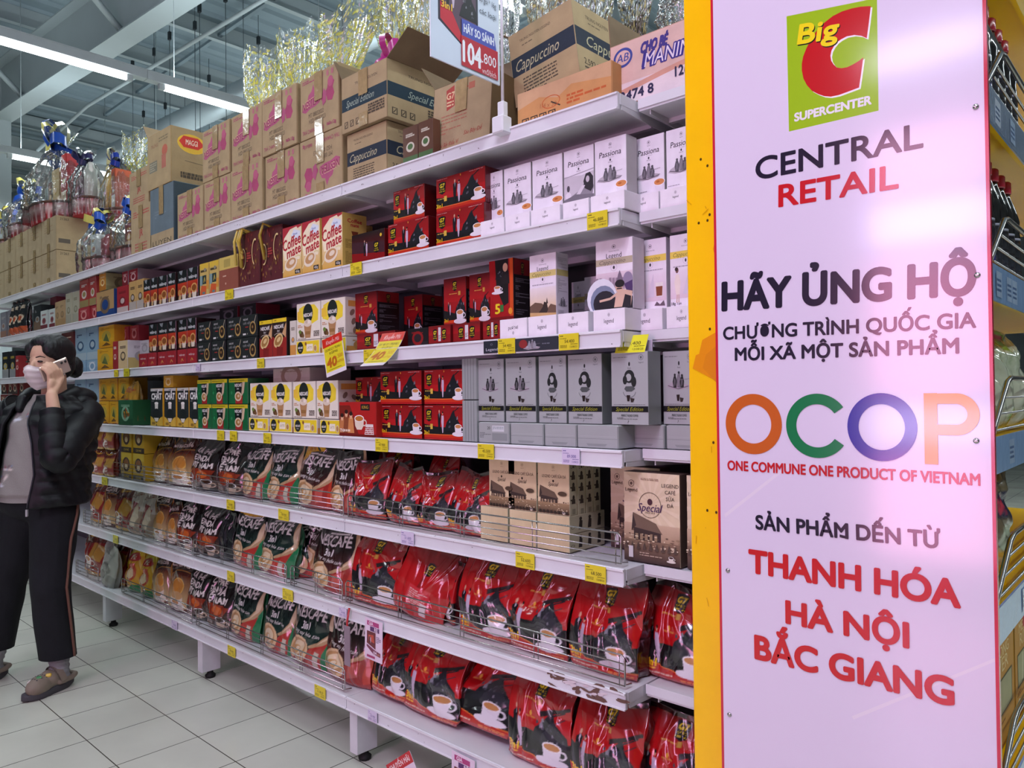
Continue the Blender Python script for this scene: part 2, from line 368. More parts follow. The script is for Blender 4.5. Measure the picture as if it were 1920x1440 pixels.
for xq in np.arange(-15, -4, 1.36):                    # spacer bars between the purlins
    for yq in (3.1, 5.6, 8.4):
        MB().box(xq, yq, ZC-.17, xq+1.3, yq+.05, ZC-.13).build('trim_spacer', M_DECK, kind='structure')
br = MB()
for xq, dy in ((-10.9, -1), (-8.2, -1), (-5.5, -1), (-10.9, 1), (-8.2, 1)):
    yy = 1.35+(xq+11.9)*.07-.17
    br.tube([(xq, yy+dy*.95, ZC-.25), (xq, yy+dy*.02, 5.12)], .035, n=4)
br.build('trim_2', M_BEAM, kind='structure')
MB().box(-12.05, .98, 0, -11.72, 1.30, 5.74).build('trim_column', M_BEAM, kind='structure')
# sprinkler pipe under the beam and black-capped drop rods
tag(MB().tube([(-12.6, 1.85, 4.98), (-11.0, 2.0, 5.25), (-3, 2.45, 5.25), (4, 2.8, 5.25)], .022, n=8).build('ceiling_pipe', M_BEAM), 'thin grey pipe running along the underside of the roof beam', 'pipe')
M_CAP = mat('black_plastic_cap', '#2a3136', rough=.6, var=.1)
rod0 = None
RODS = [(-10.9, 2.55), (-10.3, 2.6), (-9.7, 2.55), (-9.2, 2.65), (-8.75, 2.5), (-8.3, 2.6), (-7.7, 2.5), (-12.7, 3.4), (-12.1, 3.5), (-13.9, 3.9), (-13.3, 4.0), (-11.4, 3.5), (-10.6, 3.5), (-9.0, 3.4), (-6.2, 2.75), (-5.6, 2.9), (-4.7, 3.1)]
for i, (xa, ya) in enumerate(RODS):
    if rod0 is None:
        r0 = thing('hanging_rod', '', 'rod')
        a = MB().tube([(0, 0, .04), (0, 0, -1.95)], .0038, n=5).build('rod', mat('dark_steel_rod', '#566066', rough=.6, metal=.2, var=.1), r0)
        b = MB().box(-.022, -.016, -.34, .022, .016, -.24).build('cap', M_CAP, r0); rod0 = (r0, a, b); o = r0
    else:
        o = rod0[0].copy(); COL.objects.link(o)
        for ch in rod0[1:]:
            c = ch.copy(); c.parent = o; COL.objects.link(c)
    o.location = (xa, ya, ZC)
    tag(o, 'thin dark rod with a black cap hanging from the roof deck', 'rod', 'hanging rods under the roof')
d = MB(); prof = []
L0 = 14.
for i in range(290):
    s = i/289*L0; prof.append((.15+(.007 if i % 2 else 0), s))
d.lathe(prof, '#b9c2c4', n=18)
duct = d.build('spiral_duct', mat('galvanised_duct', '#b4bfc3', rough=.38, metal=.4, var=.08, vscale=2))
duct.rotation_euler = (0, PI/2, .06); duct.location = (-17.5, 2.42, 5.02)
tag(duct, 'ribbed round grey air duct under the roof behind the top cartons', 'air duct')
# ---- rows of fluorescent tubes, running away from the aisle
M_TUBE = mat('lit_fluorescent_tube', '#ffffff', emit='#f4fbff', estr=9.)
M_TUBE.cycles.emission_sampling = 'NONE'
M_TRUNK = mat('white_light_trunking', '#c7d0d2', rough=.4, var=.04)
fx0 = None
def fixture(x, y, z, label, seen=True):
    global fx0
    if fx0 is None:
        r = thing('fluorescent_light', '', 'ceiling light')
        tr = MB().box(-.045, -.7435, .03, .045, .7435, .10).box(-.05, -.7435, .10, .05, .7435, .108).build('trunking', M_TRUNK, r)
        tu = MB().tube([(0, -.585, 0), (0, .585, 0)], .019, n=12).build('tube', M_TUBE, r)
        h1 = MB().box(-.02, -.635, -.016, .02, -.588, .034).build('lamp_holder', M_TRUNK, r)
        h2 = MB().box(-.02, .588, -.016, .02, .635, .034).build('lamp_holder', M_TRUNK, r)
        su = MB().tube([(0, -.5, .1), (0, -.5, 2.262)], .004, n=5).build('suspension_rod', M_BEAM, r)
        l = bpy.data.lights.new('tube_light', 'AREA'); l.shape = 'RECTANGLE'; l.size = .10; l.size_y = 1.17; l.energy = FIXTURE_POWER; l.color = (.86, .96, 1); l.spread = PI
        lo = bpy.data.objects.new('tube_light', l); COL.objects.link(lo); lo.parent = r; lo.location = (0, 0, -.025)
        l2 = bpy.data.lights.new('tube_uplight', 'AREA'); l2.shape = 'RECTANGLE'; l2.size = .10; l2.size_y = 1.17; l2.energy = FIXTURE_POWER*.45; l2.color = (.80, .93, 1)
        lu = bpy.data.objects.new('tube_uplight', l2); COL.objects.link(lu); lu.parent = r; lu.location = (0, 0, .115); lu.rotation_euler = (PI, 0, 0)
        fx0 = r; o = r
    else:
        o = fx0.copy(); COL.objects.link(o)
        for ch in fx0.children:
            c = ch.copy(); c.parent = o; COL.objects.link(c)
    o.location = (x, y, z)
    return tag(o, label, 'ceiling light', 'rows of fluorescent lights')
ROWS = [-12.9, -9.76, -6.66, -3.52, -.42, 2.7]
YS = [1.79-1.49*k for k in (3, 2, 1, 0, -1, -2, -3)]
NAMED = {(-6.66, 2): 'long lit fluorescent tube cut by the left picture edge', (-6.66, 3): 'lit fluorescent tube just above the printed cartons',
         (-9.76, 3): 'distant lit tube right of the grey column, behind the gift baskets', (-12.9, 3): 'farthest lit tube left of the gift baskets'}
for xr in ROWS:
    for k, yy in enumerate(YS):
        if xr < -9 and k < 2: continue
        y2 = yy-.38 if xr == -9.76 else yy+(.1 if xr == -12.9 else 0)
        fixture(xr, y2, 4.02, NAMED.get((xr, k), 'white fluorescent tube light hanging under the hall roof'))

# ------------------------------------------------------------------ the long white shelving
XJ, LB = -1.077, 1.2
def lip_mesh(x0, x1, z, art=None):
    mb = MB(); w = x1-x0
    mb.box(x0+.002, -.007, z-.044, x1-.002, .004, z+.001, '#dcdde2', ch=.0015)
    mb.box(x0+.002, -.011, z-.006, x1-.002, -.006, z-.001, '#e6e6ea'); mb.box(x0+.002, -.011, z-.044, x1-.002, -.006, z-.040, '#e6e6ea')
    if art: mb.art(art, (x0, -.0075, z-.040), (w, 0, 0), (0, 0, w), (0, -1, 0))
    return mb
M_LIP = mat('white_painted_price_rail', rough=.33, attr=True, var=.05, vscale=6, bump=.05, coat=.2)
random.seed(5)
for k in range(6):
    right = k == 0
    if right: x0, x1, yf = XJ+.004, -.715, .078
    else: x1 = XJ-LB*(k-1); x0, yf = x1-LB, 0.
    lab = ['short set-back end bay of white shelving tucked behind the yellow post', 'nearest full bay of the long white shelving, right of centre', 'second bay of white shelving, holding the yellow boxes',
           'third bay of white shelving, holding the black tins and gold bags', 'fourth bay of white shelving, behind the woman on the phone', 'farthest bay of white shelving at the left picture edge'][k]
    g = thing('gondola_shelving', lab, 'shelving', ((x0+x1)/2, .25, 0), group='bays of the long coffee shelving'); ox, oy = g.location[:2]
    def part(mb, name, m, parent=None):
        o = mb.build(name, m)
        if parent is None: o.parent = g; o.location = (-ox, -oy, 0)
        else: o.parent = parent
        return o
    bp = MB().box(x0+.001, .475, .16, x1-.031, .485, 2.10)
    for zz in np.arange(.3, 2.1, .3): bp.box(x0+.001, .470, zz, x1-.031, .476, zz+.008)
    part(bp, 'back_panel', M_BACK)
    part(MB().box(x1-.03, .462, .02, x1, .53, 2.12, ch=.003), 'upright', M_WORN)
    for l, z in LEV.items():
        b = MB().box(x0+.001, yf+.004, z-.03, x1-.001, .472, z-.002)
        sh = part(b, 'shelf', M_WHITE)
        if not right:
            a = Art(.05)
            if l == 6 and k == 1:
                r = random.Random(3)
                for _ in range(26): a.ell(r.uniform(.79, .995), r.uniform(0, .034), r.uniform(.004, .02), r.uniform(.002, .006), '#6a4a42', r.uniform(-.5, .5), 7)
                for _ in range(8): a.ell(r.uniform(.8, .97), r.uniform(.01, .03), r.uniform(.006, .016), r.uniform(.002, .005), '#d9cdd2', .2, 7)
            elif l <= 3 or l >= 5:
                r = random.Random(l*10+k)
                for _ in range(5 if l > 1 else 14): a.ell(r.uniform(.02, .98), r.uniform(.001, .034), r.uniform(.001, .004), r.uniform(.0006, .0016), '#6a625e', r.uniform(0, 3), 6)
            part(lip_mesh(x0, x1, z, a), 'price_rail', M_LIP, sh)
        else:
            part(MB().box(x0, yf, z-.024, x1, yf+.004, z+.0005), 'front_edge', M_WHITE, sh)
        for xe in ([x0+.003, x1-.003] if not right else [x0+.03]):
            part(MB().add([(xe-.0015, yf+.012, z-.003), (xe-.0015, yf+.012, z-.042), (xe-.0015, .44, z-.062), (xe-.0015, .47, z-.062), (xe-.0015, .47, z-.003),
                           (xe+.0015, yf+.012, z-.003), (xe+.0015, yf+.012, z-.042), (xe+.0015, .44, z-.062), (xe+.0015, .47, z-.062), (xe+.0015, .47, z-.003)],
                          [(0, 1, 2, 3, 4), (9, 8, 7, 6, 5), (0, 5, 6, 1), (1, 6, 7, 2), (2, 7, 8, 3), (3, 8, 9, 4), (4, 9, 5, 0)]), 'bracket', M_WORN, sh)
        part(MB().box(x0+.02, .33, z-.05, x1-.02, .35, z-.03).box(x0+.02, .18, z-.042, x1-.02, .195, z-.03), 'stiffener', M_WHITE, sh)
    part(MB().box(x0, .545, 2.045, x1, 1.05, 2.075), 'rear_shelf', M_WHITE)
    xl = x0+.004 if not right else x0+.1
    for yq in (yf+.004,):
        lg = part(MB().box(xl, yq, .035, xl+.044, yq+.09, .192, ch=.002), 'leg', M_WORN)
        part(MB().box(xl+.003, yq+.08, .12, xl+.041, .47, .192), 'base_arm', M_WORN, lg)
        part(MB().lathe([(.022, 0), (.024, .012), (.014, .02), (.012, .036)], n=12, c=(xl+.022, yq+.05, 0)), 'rubber_foot', M_RUBBER, lg)
# ------------------------------------------------------------------ printed faces
def A_passiona(girl=False):
    a = Art(1.58); a.rect(0, 0, 1, 1.58, '#ece8f0')
    a.crest(.5, 1.42, .05); a.text('Passiona', .5, 1.18, .15, '#2c2730', off=.012, shear=.12, fit=.70, rot=.0)
    a.text('for passion', .52, 1.07, .03, '#aaa4ae'); a.ell(.5, 1.0, .025, .035, '#3c3842', n=8); a.text('DECAF', .5, .94, .03, '#77727c')
    if girl:
        a.poly([(0, .2), (1, .35), (1, .86), (.6, .8), (0, .86)], '#cbc5cd'); a.line([(0, .82), (.4, .86), (1, .92)], .02, '#a09aa4')
        a.poly([(.1, .2), (.95, .2), (1, .45), (.9, .62), (.72, .6), (.5, .38)], '#8d8891'); a.poly([(.7, .42), (.66, .62), (.74, .82), (.88, .84), (.98, .7), (.98, .4), (.9, .3)], '#2a262d')
        a.ell(.8, .66, .06, .09, '#c9c1c9'); a.poly([(.42, .3), (.62, .52), (.72, .5), (.55, .28)], '#dcd6de'); a.ell(.15, .5, .05, .09, '#4d4850'); a.ell(.15, .3, .1, .1, '#e2dce4')
        a.poly([(0, .02), (1, .02), (1, .22), (.4, .3), (0, .2)], '#77727b')
    else:
        a.sketch(.06, .42, .82, .46); a.lines(.05, .45, .1, .13, 1, '#9b95a0', 4)
        a.ell(.84, .2, .14, .16, '#e4dfe7'); a.ell(.84, .3, .19, .1, '#f4f0f2'); a.ell(.84, .3, .165, .082, '#d38a4e'); a.ell(.8, .31, .06, .03, '#b5652c', n=8)
    return a
def A_plainflat(big=False, flip=False):
    a = Art(.42); a.rect(0, 0, 1, .42, '#eee9f0'); a.blend(0, 0, 1, .08, '#e6dde6', '#eee9f0')
    k = -1 if flip else 1
    a.ring(.5, .21+k*.1, .035, .035, .008, '#77727c', n=14); a.ell(.5, .21+k*.1, .015, .015, '#77727c', n=6)
    a.text('legend' if not flip else 'puǝƃǝl', .5, .21-k*(.02 if big else .0), .085 if big else .05, '#4a4650', off=.01); return a
def A_legend(kind):
    a = Art(1.78); a.rect(0, 0, 1, 1.78, '#efe9f1'); a.crest(.5, 1.6, .055, t='')
    a.text('TRUNG NGUYEN', .5, 1.49, .025, '#6a6570')
    if kind != 'glass': a.text('Legend', .5, 1.38, .12, '#2b2731', off=.01, fit=.42)
    band = {'sepia': '#d6c77a', 'car': '#b9ae93', 'glass': '#ecd45c'}[kind]; yb = 1.16 if kind != 'glass' else 1.22
    a.rect(0, yb-.02, 1, yb+.15, band); a.text('Cappuccino', .46, yb+.065, .10, '#7d7630' if kind != 'car' else '#6c6455', shear=.35, off=.004, fit=.72)
    a.ell(.5, yb-.09, .03, .045, '#3b3740', n=8); a.ring(.5, yb-.09, .09, .09, .008, '#c5bec9'); a.lines(.1, .9, yb-.26, yb-.2, 1, '#b3adb8', 5)
    if kind == 'sepia':
        a.blend(0, .25, 1, .85, '#dcc39c', '#ece3e4'); a.poly([(0, 0), (1, 0), (1, .3), (.8, .36), (.7, .26), (.45, .4), (.2, .44), (0, .34)], '#6b5240')
        a.poly([(.3, .1), (.5, .3), (.55, .44), (.66, .4), (.7, .2), (.6, .05)], '#33261f'); a.poly([(.62, .38), (.66, .55), (.7, .38)], '#3c2e28'); a.poly([(0, 0), (1, 0), (1, .1), (0, .16)], '#c8a26d')
    elif kind == 'car':
        a.blend(0, .5, 1, .95, '#b79fb0', '#e4d3dc'); r = random.Random(2)
        for i in range(11): x = i/11; a.rect(x, .55, x+.07, .72+r.uniform(0, .12), '#9a8897')
        a.poly([(.55, .62), (.62, .88), (.66, .98), (.7, .88), (.78, .62)], '#77687a'); a.ell(.88, .72, .13, .2, '#9385a0')
        a.ell(.16, .32, .42, .5, '#e4e6ee'); a.ell(.2, .24, .36, .4, '#7f8ba3'); a.ell(.24, .18, .32, .32, '#23202a'); a.poly([(0, 0), (1, 0), (1, .3), (.6, .2), (0, .22)], '#1d1922')
        a.poly([(.78, .62), (1, .7), (1, .35), (.86, .4)], '#4d3566'); a.poly([(.5, .05), (.95, .05), (1, .42), (.72, .5), (.56, .4)], '#d9b69f'); a.poly([(.72, .05), (.95, .05), (.96, .3), (.8, .36)], '#221d24')
        a.ell(.64, .55, .1, .13, '#dcb79e'); a.ell(.66, .64, .13, .1, '#1d171a'); a.line([(.1, .24), (.4, .28), (.6, .4)], .06, '#d9b69f'); a.rect(.58, .5, .72, .53, '#2a2226')
    else:
        a.blend(0, .2, 1, .9, '#e2cdd8', '#efe6ef'); a.poly([(.18, .3), (.3, .3), (.33, .62), (.28, .8), (.18, .8), (.13, .6)], '#f1e3d8'); a.ell(.22, .9, .05, .07, '#7c5a50'); a.ell(.2, .93, .05, .05, '#3a2a2a')
        a.line([(.2, .1), (.22, .3)], .03, '#d9b8a6'); a.line([(.27, .1), (.27, .3)], .03, '#d9b8a6'); a.poly([(.4, .3), (.6, .9), (.62, .3)], '#dcd2e0')
        a.poly([(.68, .3), (.88, .3), (.9, .66), (.66, .66)], '#f2ece8'); a.poly([(.69, .32), (.87, .32), (.885, .56), (.675, .56)], '#8a4a2c'); a.poly([(.62, .08), (.7, .18), (.8, .1), (.92, .2), (.96, .06)], '#6b5b66'); a.text('18g', .1, .08, .07, '#3d3842', off=.02); a.text('2 gói', .28, .08, .05, '#3d3842')
    return a
def A_legside():
    a = Art(3.0); a.rect(0, 0, 1, 3, '#d9d2da'); a.rect(0, 1.93, 1, 2.22, '#c6ba72'); a.lines(.12, .9, 1.1, 1.8, 11, '#a9a2ad', 3); a.lines(.1, .9, 2.3, 2.8, 7, '#b5aeb8', 6); a.sketch(.1, .45, .8, .5); a.lines(.1, .6, .12, .3, 3, '#a9a2ad', 8); return a
def A_g7wide():
    a = Art(.53); a.rect(0, 0, 1, .53, '#b3161c'); a.blend(0, .3, 1, .53, '#a01218', '#8d1016')
    a.poly([(0, .08), (1, .08), (1, .16), (.86, .25), (.6, .19), (.3, .2), (0, .24)], '#1b1719'); a.rect(0, .03, 1, .085, '#c8321c'); a.line([(0, .085), (.5, .075), (1, .09)], .008, '#e98a3a')
    a.rider(.52, .14, .38, .32, seed=4); a.couple(.42, .12, .34); a.badge(.13, .38, .15)
    a.rect(.17, .16, .23, .24, '#d9b54a'); a.lines(.03, .17, .19, .22, 1, '#c9a44a', 3); a.text('3in1', .07, .105, .06, '#f4c820', off=.03); a.cup(.87, .18, .085); a.ell(.52, .5, .01, .016, '#e3a33a', n=8); a.lines(.7, .97, .5, .515, 1, '#d9a0a0', 2); a.lines(.03, .25, .5, .512, 1, '#d9a0a0', 2)
    return a
def A_g7widerev():
    a = Art(.53); a.rect(0, 0, 1, .53, '#8b1015'); a.blend(0, .2, 1, .53, '#5d0c10', '#1a1114'); a.poly([(0, .2), (1, .12), (1, .32), (0, .4)], '#43212a'); a.badge(.76, .24, .16); a.ell(.9, .43, .03, .03, '#e3c23a'); a.couple(.42, .12, .28); return a
def A_g7tall():
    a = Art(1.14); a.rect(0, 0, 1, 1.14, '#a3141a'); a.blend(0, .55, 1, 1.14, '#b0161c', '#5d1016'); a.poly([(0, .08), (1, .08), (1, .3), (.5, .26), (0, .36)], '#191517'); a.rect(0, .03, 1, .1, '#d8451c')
    a.badge(.5, .95, .2); a.rect(.66, .7, .76, .8, '#c69a42'); a.lines(.25, .6, .73, .77, 1, '#d59a4a', 2); a.rider(.5, .26, .46, .38, seed=5); a.couple(.24, .24, .32); a.cup(.74, .22, .16); a.text('3in1', .12, .1, .08, '#f4c820', off=.03); return a
def A_g7tallside():
    a = Art(1.14); a.rect(0, 0, 1, 1.14, '#1a1416'); a.rect(0, .84, 1, 1.14, '#8c1217'); a.badge(.5, .97, .2, c='#3a0c10', tc='#a58a28')
    for i, y in enumerate((.74, .6, .46, .32)): a.lines(.08, .9, y-.05, y+.04, 3, '#777078', i)
    a.lines(.1, .8, .08, .2, 3, '#5d575e', 9); return a
def A_g7flat():
    a = Art(.4); a.rect(0, 0, 1, .4, '#8d1217'); a.blend(0, .2, 1, .4, '#a8141a', '#6d0f14'); a.badge(.3, .21, .2); a.badge(.72, .21, .2); a.rect(.46, .06, .58, .36, '#d8d2d6'); a.lines(.47, .57, .1, .2, 4, '#77727a', 3); a.rect(0, 0, 1, .03, '#5d0c10'); return a
def A_g7five():
    a = Art(2.2); a.rect(0, 0, 1, 2.2, '#a7141a'); a.poly([(.25, 2.2), (.8, 2.2), (.8, .6), (.6, .5), (.3, 1.2)], '#1c1719'); a.rider(.25, 1.5, .5, .5, seed=7); a.ell(.68, 1.9, .1, .16, '#e0b493'); a.poly([(.5, 1.3), (.85, 1.3), (.82, 1.75), (.55, 1.7)], '#241c1f'); a.rect(.86, .1, 1, 2.2, '#d3521e'); a.text('5', .35, .42, .34, '#f2dc2c', off=.04); a.rect(.46, .3, .6, .55, '#3f7d3c'); a.cup(.35, 1.15, .14); a.ell(.88, .3, .08, .12, '#e89a2e'); a.rect(0, 0, 1, .12, '#7c0f14'); return a
def A_mate():
    a = Art(1.5); a.rect(0, 0, 1, 1.5, '#f1e7c0'); a.blend(0, 0, 1, 1.0, '#d9a63c', '#f1e5b4'); a.poly([(0, 1.5), (1, 1.5), (1, 1.44), (.6, 1.36), (.25, 1.22), (0, 1.0)], '#b52a38'); a.poly([(.1, .55), (.0, .9), (.08, 1.2), (.4, 1.42), (.75, 1.46), (.97, 1.2), (1, .8), (.9, .5)], '#f5ebc8')
    a.poly([(.45, 1.24), (.62, 1.4), (.95, 1.3), (.9, 1.05), (.6, 1.12)], '#dfe9f2'); a.text('Nestlé', .68, 1.26, .06, '#3a62b2', shear=.2, off=.02)
    a.text('Coffee', .49, 1.04, .30, '#b3202f', rot=.17, off=.03, shear=.1, fit=.96); a.text('mate', .60, .78, .27, '#b3202f', rot=.17, off=.03, shear=.1, fit=.74)
    a.line([(0, .2), (.3, .5), (.8, .62), (1, .58)], .04, '#e6d9a0'); a.ell(.45, .42, .34, .2, '#efe3c9', .2); a.ell(.45, .44, .27, .14, '#c99a66', .2); a.ell(.5, .46, .14, .07, '#eadbc2', .2); a.rect(.66, .1, .94, .22, '#2b2522'); a.text('450g', .8, .16, .07, '#e9e4da', off=.02); a.rect(0, 0, 1, .06, '#a8742c'); return a
def A_mateside():
    a = Art(1.9); a.rect(0, 0, 1, 1.9, '#cfae5a'); a.text('Coffee', .5, 1.66, .13, '#b3202f', off=.03, fit=.6); a.text('mate', .5, 1.52, .12, '#b3202f', off=.03); a.poly([(.35, 1.3), (.65, 1.3), (.58, 1.12), (.42, 1.12)], '#7a3a24'); a.lines(.1, .9, .7, 1.02, 7, '#8e7434', 4); a.lines(.1, .9, .15, .6, 9, '#a08644', 7); return a
def A_giftbag():
    a = Art(.78); a.rect(0, 0, 1, .78, '#5a2328'); r = random.Random(8)
    for _ in range(46): a.ell(r.random(), r.uniform(.1, .76), r.uniform(.006, .026), r.uniform(.006, .04), r.choice(['#8d3a35', '#9c7a3a', '#7a2d30', '#b08a44', '#3d171c']), r.uniform(0, 3), 8)
    for _ in range(12): a.line([(x := r.random(), y := r.uniform(.05, .5)), (x+r.uniform(-.05, .05), y+.1)], .008, '#93702f')
    a.ring(.2, .42, .13, .15, .022, '#e2c98a', -1.8, 1.7); a.ring(.8, .48, .16, .19, .026, '#e8d08e', 1.2, 4.4); a.lines(.38, .6, .36, .5, 4, '#a8413f', 3, .7); a.text('NESCAFÉ', .5, .2, .03, '#b38a6a'); return a
def A_brownyel():
    a = Art(.86); a.rect(0, 0, 1, .86, '#8a4a38'); a.rect(0, .55, 1, .86, '#c9b35a'); a.rect(.25, .6, .6, .8, '#a9984c'); a.lines(.2, .6, .36, .42, 1, '#d9b9a0', 3); a.ell(.35, .2, .03, .03, '#cfa890', n=8); return a
def A_yelgreen():
    a = Art(1.5); a.rect(0, 0, 1, 1.5, '#c7ad62'); a.rect(0, 1.25, 1, 1.5, '#d8b83e'); a.rect(.1, 1.1, .8, 1.2, '#4c3f24'); a.ell(.6, 1.2, .12, .08, '#8d8a78'); a.rect(.3, .55, .75, .95, '#273b38'); a.line([(.45, .62), (.55, .88), (.62, .66)], .05, '#c9b04e'); a.rect(0, .5, .3, .95, '#7f9a98'); a.rect(.75, .3, 1, .7, '#d2953c'); a.poly([(0, .05), (.7, 0), (.75, .45), (.2, .5)], '#c8592c'); a.rect(.3, .1, .6, .2, '#5d7a78'); return a
def A_wake():
    a = Art(1.44); a.rect(0, 0, 1, 1.44, '#a8301f'); a.rect(0, .86, 1, 1.44, '#1f2322'); a.poly([(.15, 1.44), (.55, 1.44), (.45, 1.22), (.25, 1.3)], '#8b9496'); a.text('wake-up', .52, 1.05, .17, '#d6dcdb', off=.03, fit=.8); a.blend(0, .4, 1, .86, '#8e2a1c', '#c24028'); a.poly([(0, 0), (1, 0), (1, .25), (.6, .3), (.3, .2), (0, .3)], '#3a1d16')
    a.poly([(.5, .06), (.85, .06), (.92, .42), (.45, .42)], '#e2d6c2'); a.ell(.66, .5, .3, .22, '#d9a15c'); a.ell(.66, .5, .22, .15, '#8a5228'); a.ell(.2, .42, .16, .14, '#c88a4a'); a.poly([(.1, .1), (.35, .05), (.4, .3), (.15, .3)], '#c9a878'); return a
def A_redflat():
    a = Art(.68); a.rect(0, 0, 1, .68, '#97222b'); a.text('wake-up', .5, .44, .11, '#d8c3c2', off=.02, fit=.62); a.line([(.4, .12), (.52, .26), (.66, .14)], .05, '#c9914a'); a.rect(0, 0, 1, .04, '#7a1a22'); return a
def A_black():
    a = Art(.72); a.rect(0, 0, 1, .72, '#1f2524'); a.text('NESCAFÉ', .28, .58, .06, '#c9ccc8', off=.02, fit=.3); a.text('café việt', .36, .46, .09, '#8d928e', off=.012, fit=.5); a.rect(.25, .31, .45, .34, '#a5302b'); a.ell(.74, .28, .2, .22, '#a98d52'); a.ell(.74, .29, .15, .16, '#2d2117'); a.ell(.72, .31, .05, .05, '#8d6b3c'); a.line([(.82, .42), (.95, .68)], .03, '#a9a08c'); a.rect(.1, .06, .3, .12, '#cfd0cc'); a.rect(.38, .07, .42, .12, '#8a8d88'); return a
def A_nesred():
    a = Art(1.48); a.rect(0, 0, 1, 1.48, '#2a1a17'); a.rect(0, 1.33, 1, 1.48, '#e5c92a'); a.lines(.1, .9, 1.38, 1.44, 1, '#6b5a12', 3); a.poly([(0, 0), (1, 0), (1, .8), (.8, .72), (.5, .78), (.2, .7), (0, .8)], '#962722'); a.poly([(.7, .9), (.98, 1.3), (1, 1.2), (.95, .7)], '#c9a072'); a.text('NESCAFÉ', .45, 1.16, .13, '#e9e6e0', off=.04, fit=.68); a.text('3in1', .42, 1.0, .08, '#e9e6e0', off=.02); a.ring(.45, .8, .35, .12, .02, '#c9bdb0', .3, 2.8)
    a.ell(.42, .62, .36, .24, '#d8c084', .5); a.ell(.42, .63, .28, .17, '#a47a42', .5); a.ell(.45, .66, .15, .08, '#d9bf86', .5); a.poly([(.3, .05), (.7, .05), (.75, .35), (.3, .4)], '#7c1d1b'); return a
def A_latte():
    a = Art(.9); a.rect(0, 0, 1, .9, '#e9e4d4'); a.poly([(.06, .46), (.1, .78), (.3, .84), (.75, .84), (.92, .7), (.9, .45), (.6, .36), (.3, .4)], '#f0d93a'); a.poly([(.02, .5), (.02, .7), (.2, .74), (.25, .5)], '#ecc53e'); a.ell(.48, .64, .21, .24, '#1f2723'); a.text('NESCAFÉ', .48, .60, .08, '#f0efe6', off=.04, fit=.37); a.text('latte', .48, .5, .045, '#e5e2d4')
    a.poly([(.36, .04), (.58, .04), (.63, .36), (.31, .36)], '#b58a5c'); a.ell(.47, .4, .17, .09, '#e2d5bf'); a.ell(.42, .44, .06, .05, '#cfc0aa', n=8); a.ell(.53, .43, .06, .05, '#f1e9da', n=8); a.rect(.37, .12, .57, .2, '#99703f')
    a.ell(.2, .14, .09, .08, '#5c4226'); a.ell(.14, .2, .06, .05, '#6d8a3c'); a.ell(.27, .1, .05, .05, '#7a5a34'); a.lines(.72, .96, .06, .2, 4, '#4d4438', 5, .6); a.lines(.05, .4, .01, .04, 1, '#6b5e4c', 2); a.lines(.05, .25, .3, .38, 2, '#c98a5a', 7); return a
def A_latteside():
    a = Art(1.3); a.rect(0, 0, 1, 1.3, '#d3cbc0'); a.rect(.1, 1.0, .9, 1.2, '#cf9448')
    for x, y in ((.25, .8), (.6, .72), (.3, .5), (.65, .4), (.35, .2)): a.ell(x, y, .13, .08, '#7d6a5c', x*4, 9)
    a.lines(.1, .9, .04, .12, 2, '#97897c', 4); return a
def A_latteflat():
    a = Art(.36); a.rect(0, 0, 1, .36, '#e5ddc6'); a.rect(.02, .02, .98, .34, '#e9d02c'); a.ell(.18, .18, .13, .155, '#1f2723'); a.text('NESCAFÉ', .18, .18, .05, '#f0efe6', off=.03, fit=.2); a.text('latte', .18, .11, .035, '#e5e2d4'); a.poly([(.45, .08), (.72, .08), (.72, .26), (.45, .26)], '#f1ead2'); a.text('LATTE', .585, .17, .06, '#9a8a4c', off=.01, fit=.2); a.ell(.42, .27, .04, .05, '#8d5a2c', .5, 8); a.ring(.82, .14, .07, .09, .02, '#d8d0b4'); a.ell(.82, .14, .05, .065, '#b58a4c'); return a
def A_green():
    a = Art(.68); a.rect(0, 0, 1, .68, '#1b6b3c'); a.rect(0, .58, 1, .68, '#d3c32a'); a.lines(.05, .95, .61, .65, 1, '#5d6a1c', 2); a.poly([(.3, .58), (.72, .58), (.72, .3), (.6, .22), (.34, .26)], '#161b18'); a.text('NESCAFÉ', .5, .5, .075, '#e8e9e4', off=.04, fit=.36); a.text('3in1', .48, .41, .05, '#e8e9e4', off=.02); a.poly([(.72, .58), (.86, .58), (.8, .3), (.66, .18)], '#cdb89a'); a.poly([(.36, 0), (.72, 0), (.74, .22), (.34, .24)], '#a52a28'); a.ell(.5, .2, .18, .13, '#e0cdb0'); a.ell(.5, .2, .13, .085, '#a9773f'); a.ell(.52, .21, .06, .04, '#dcc79c'); a.ell(.15, .3, .05, .05, '#2f8a54', n=8); return a
def A_chat():
    a = Art(1.42); a.rect(0, 0, 1, 1.42, '#20282a'); a.rect(0, 1.32, 1, 1.42, '#cfd2cb'); a.text('CHẤT', .5, 1.12, .22, '#eceee8', off=.05, fit=.82); a.text('nescafé', .5, 1.36, .05, '#30383a', off=.02); a.lines(.1, .9, .92, .96, 1, '#9a9f9c', 3)
    a.poly([(.4, .45), (.6, .45), (.64, .84), (.36, .84)], '#dcdad0'); a.poly([(.41, .46), (.59, .46), (.6, .62), (.4, .62)], '#3a2417'); a.ell(.5, .86, .16, .05, '#f0eee6'); a.ell(.5, .4, .3, .26, '#161c1d'); a.poly([(.3, .3), (.7, .3), (.6, .16), (.4, .16)], '#d9d4c4'); a.poly([(0, 0), (.45, .0), (.5, .1), (.2, .3), (0, .36)], '#cda93c'); a.poly([(1, 0), (.55, 0), (.5, .1), (.8, .3), (1, .36)], '#cda93c'); a.rect(.12, .04, .4, .14, '#8a6a22'); return a
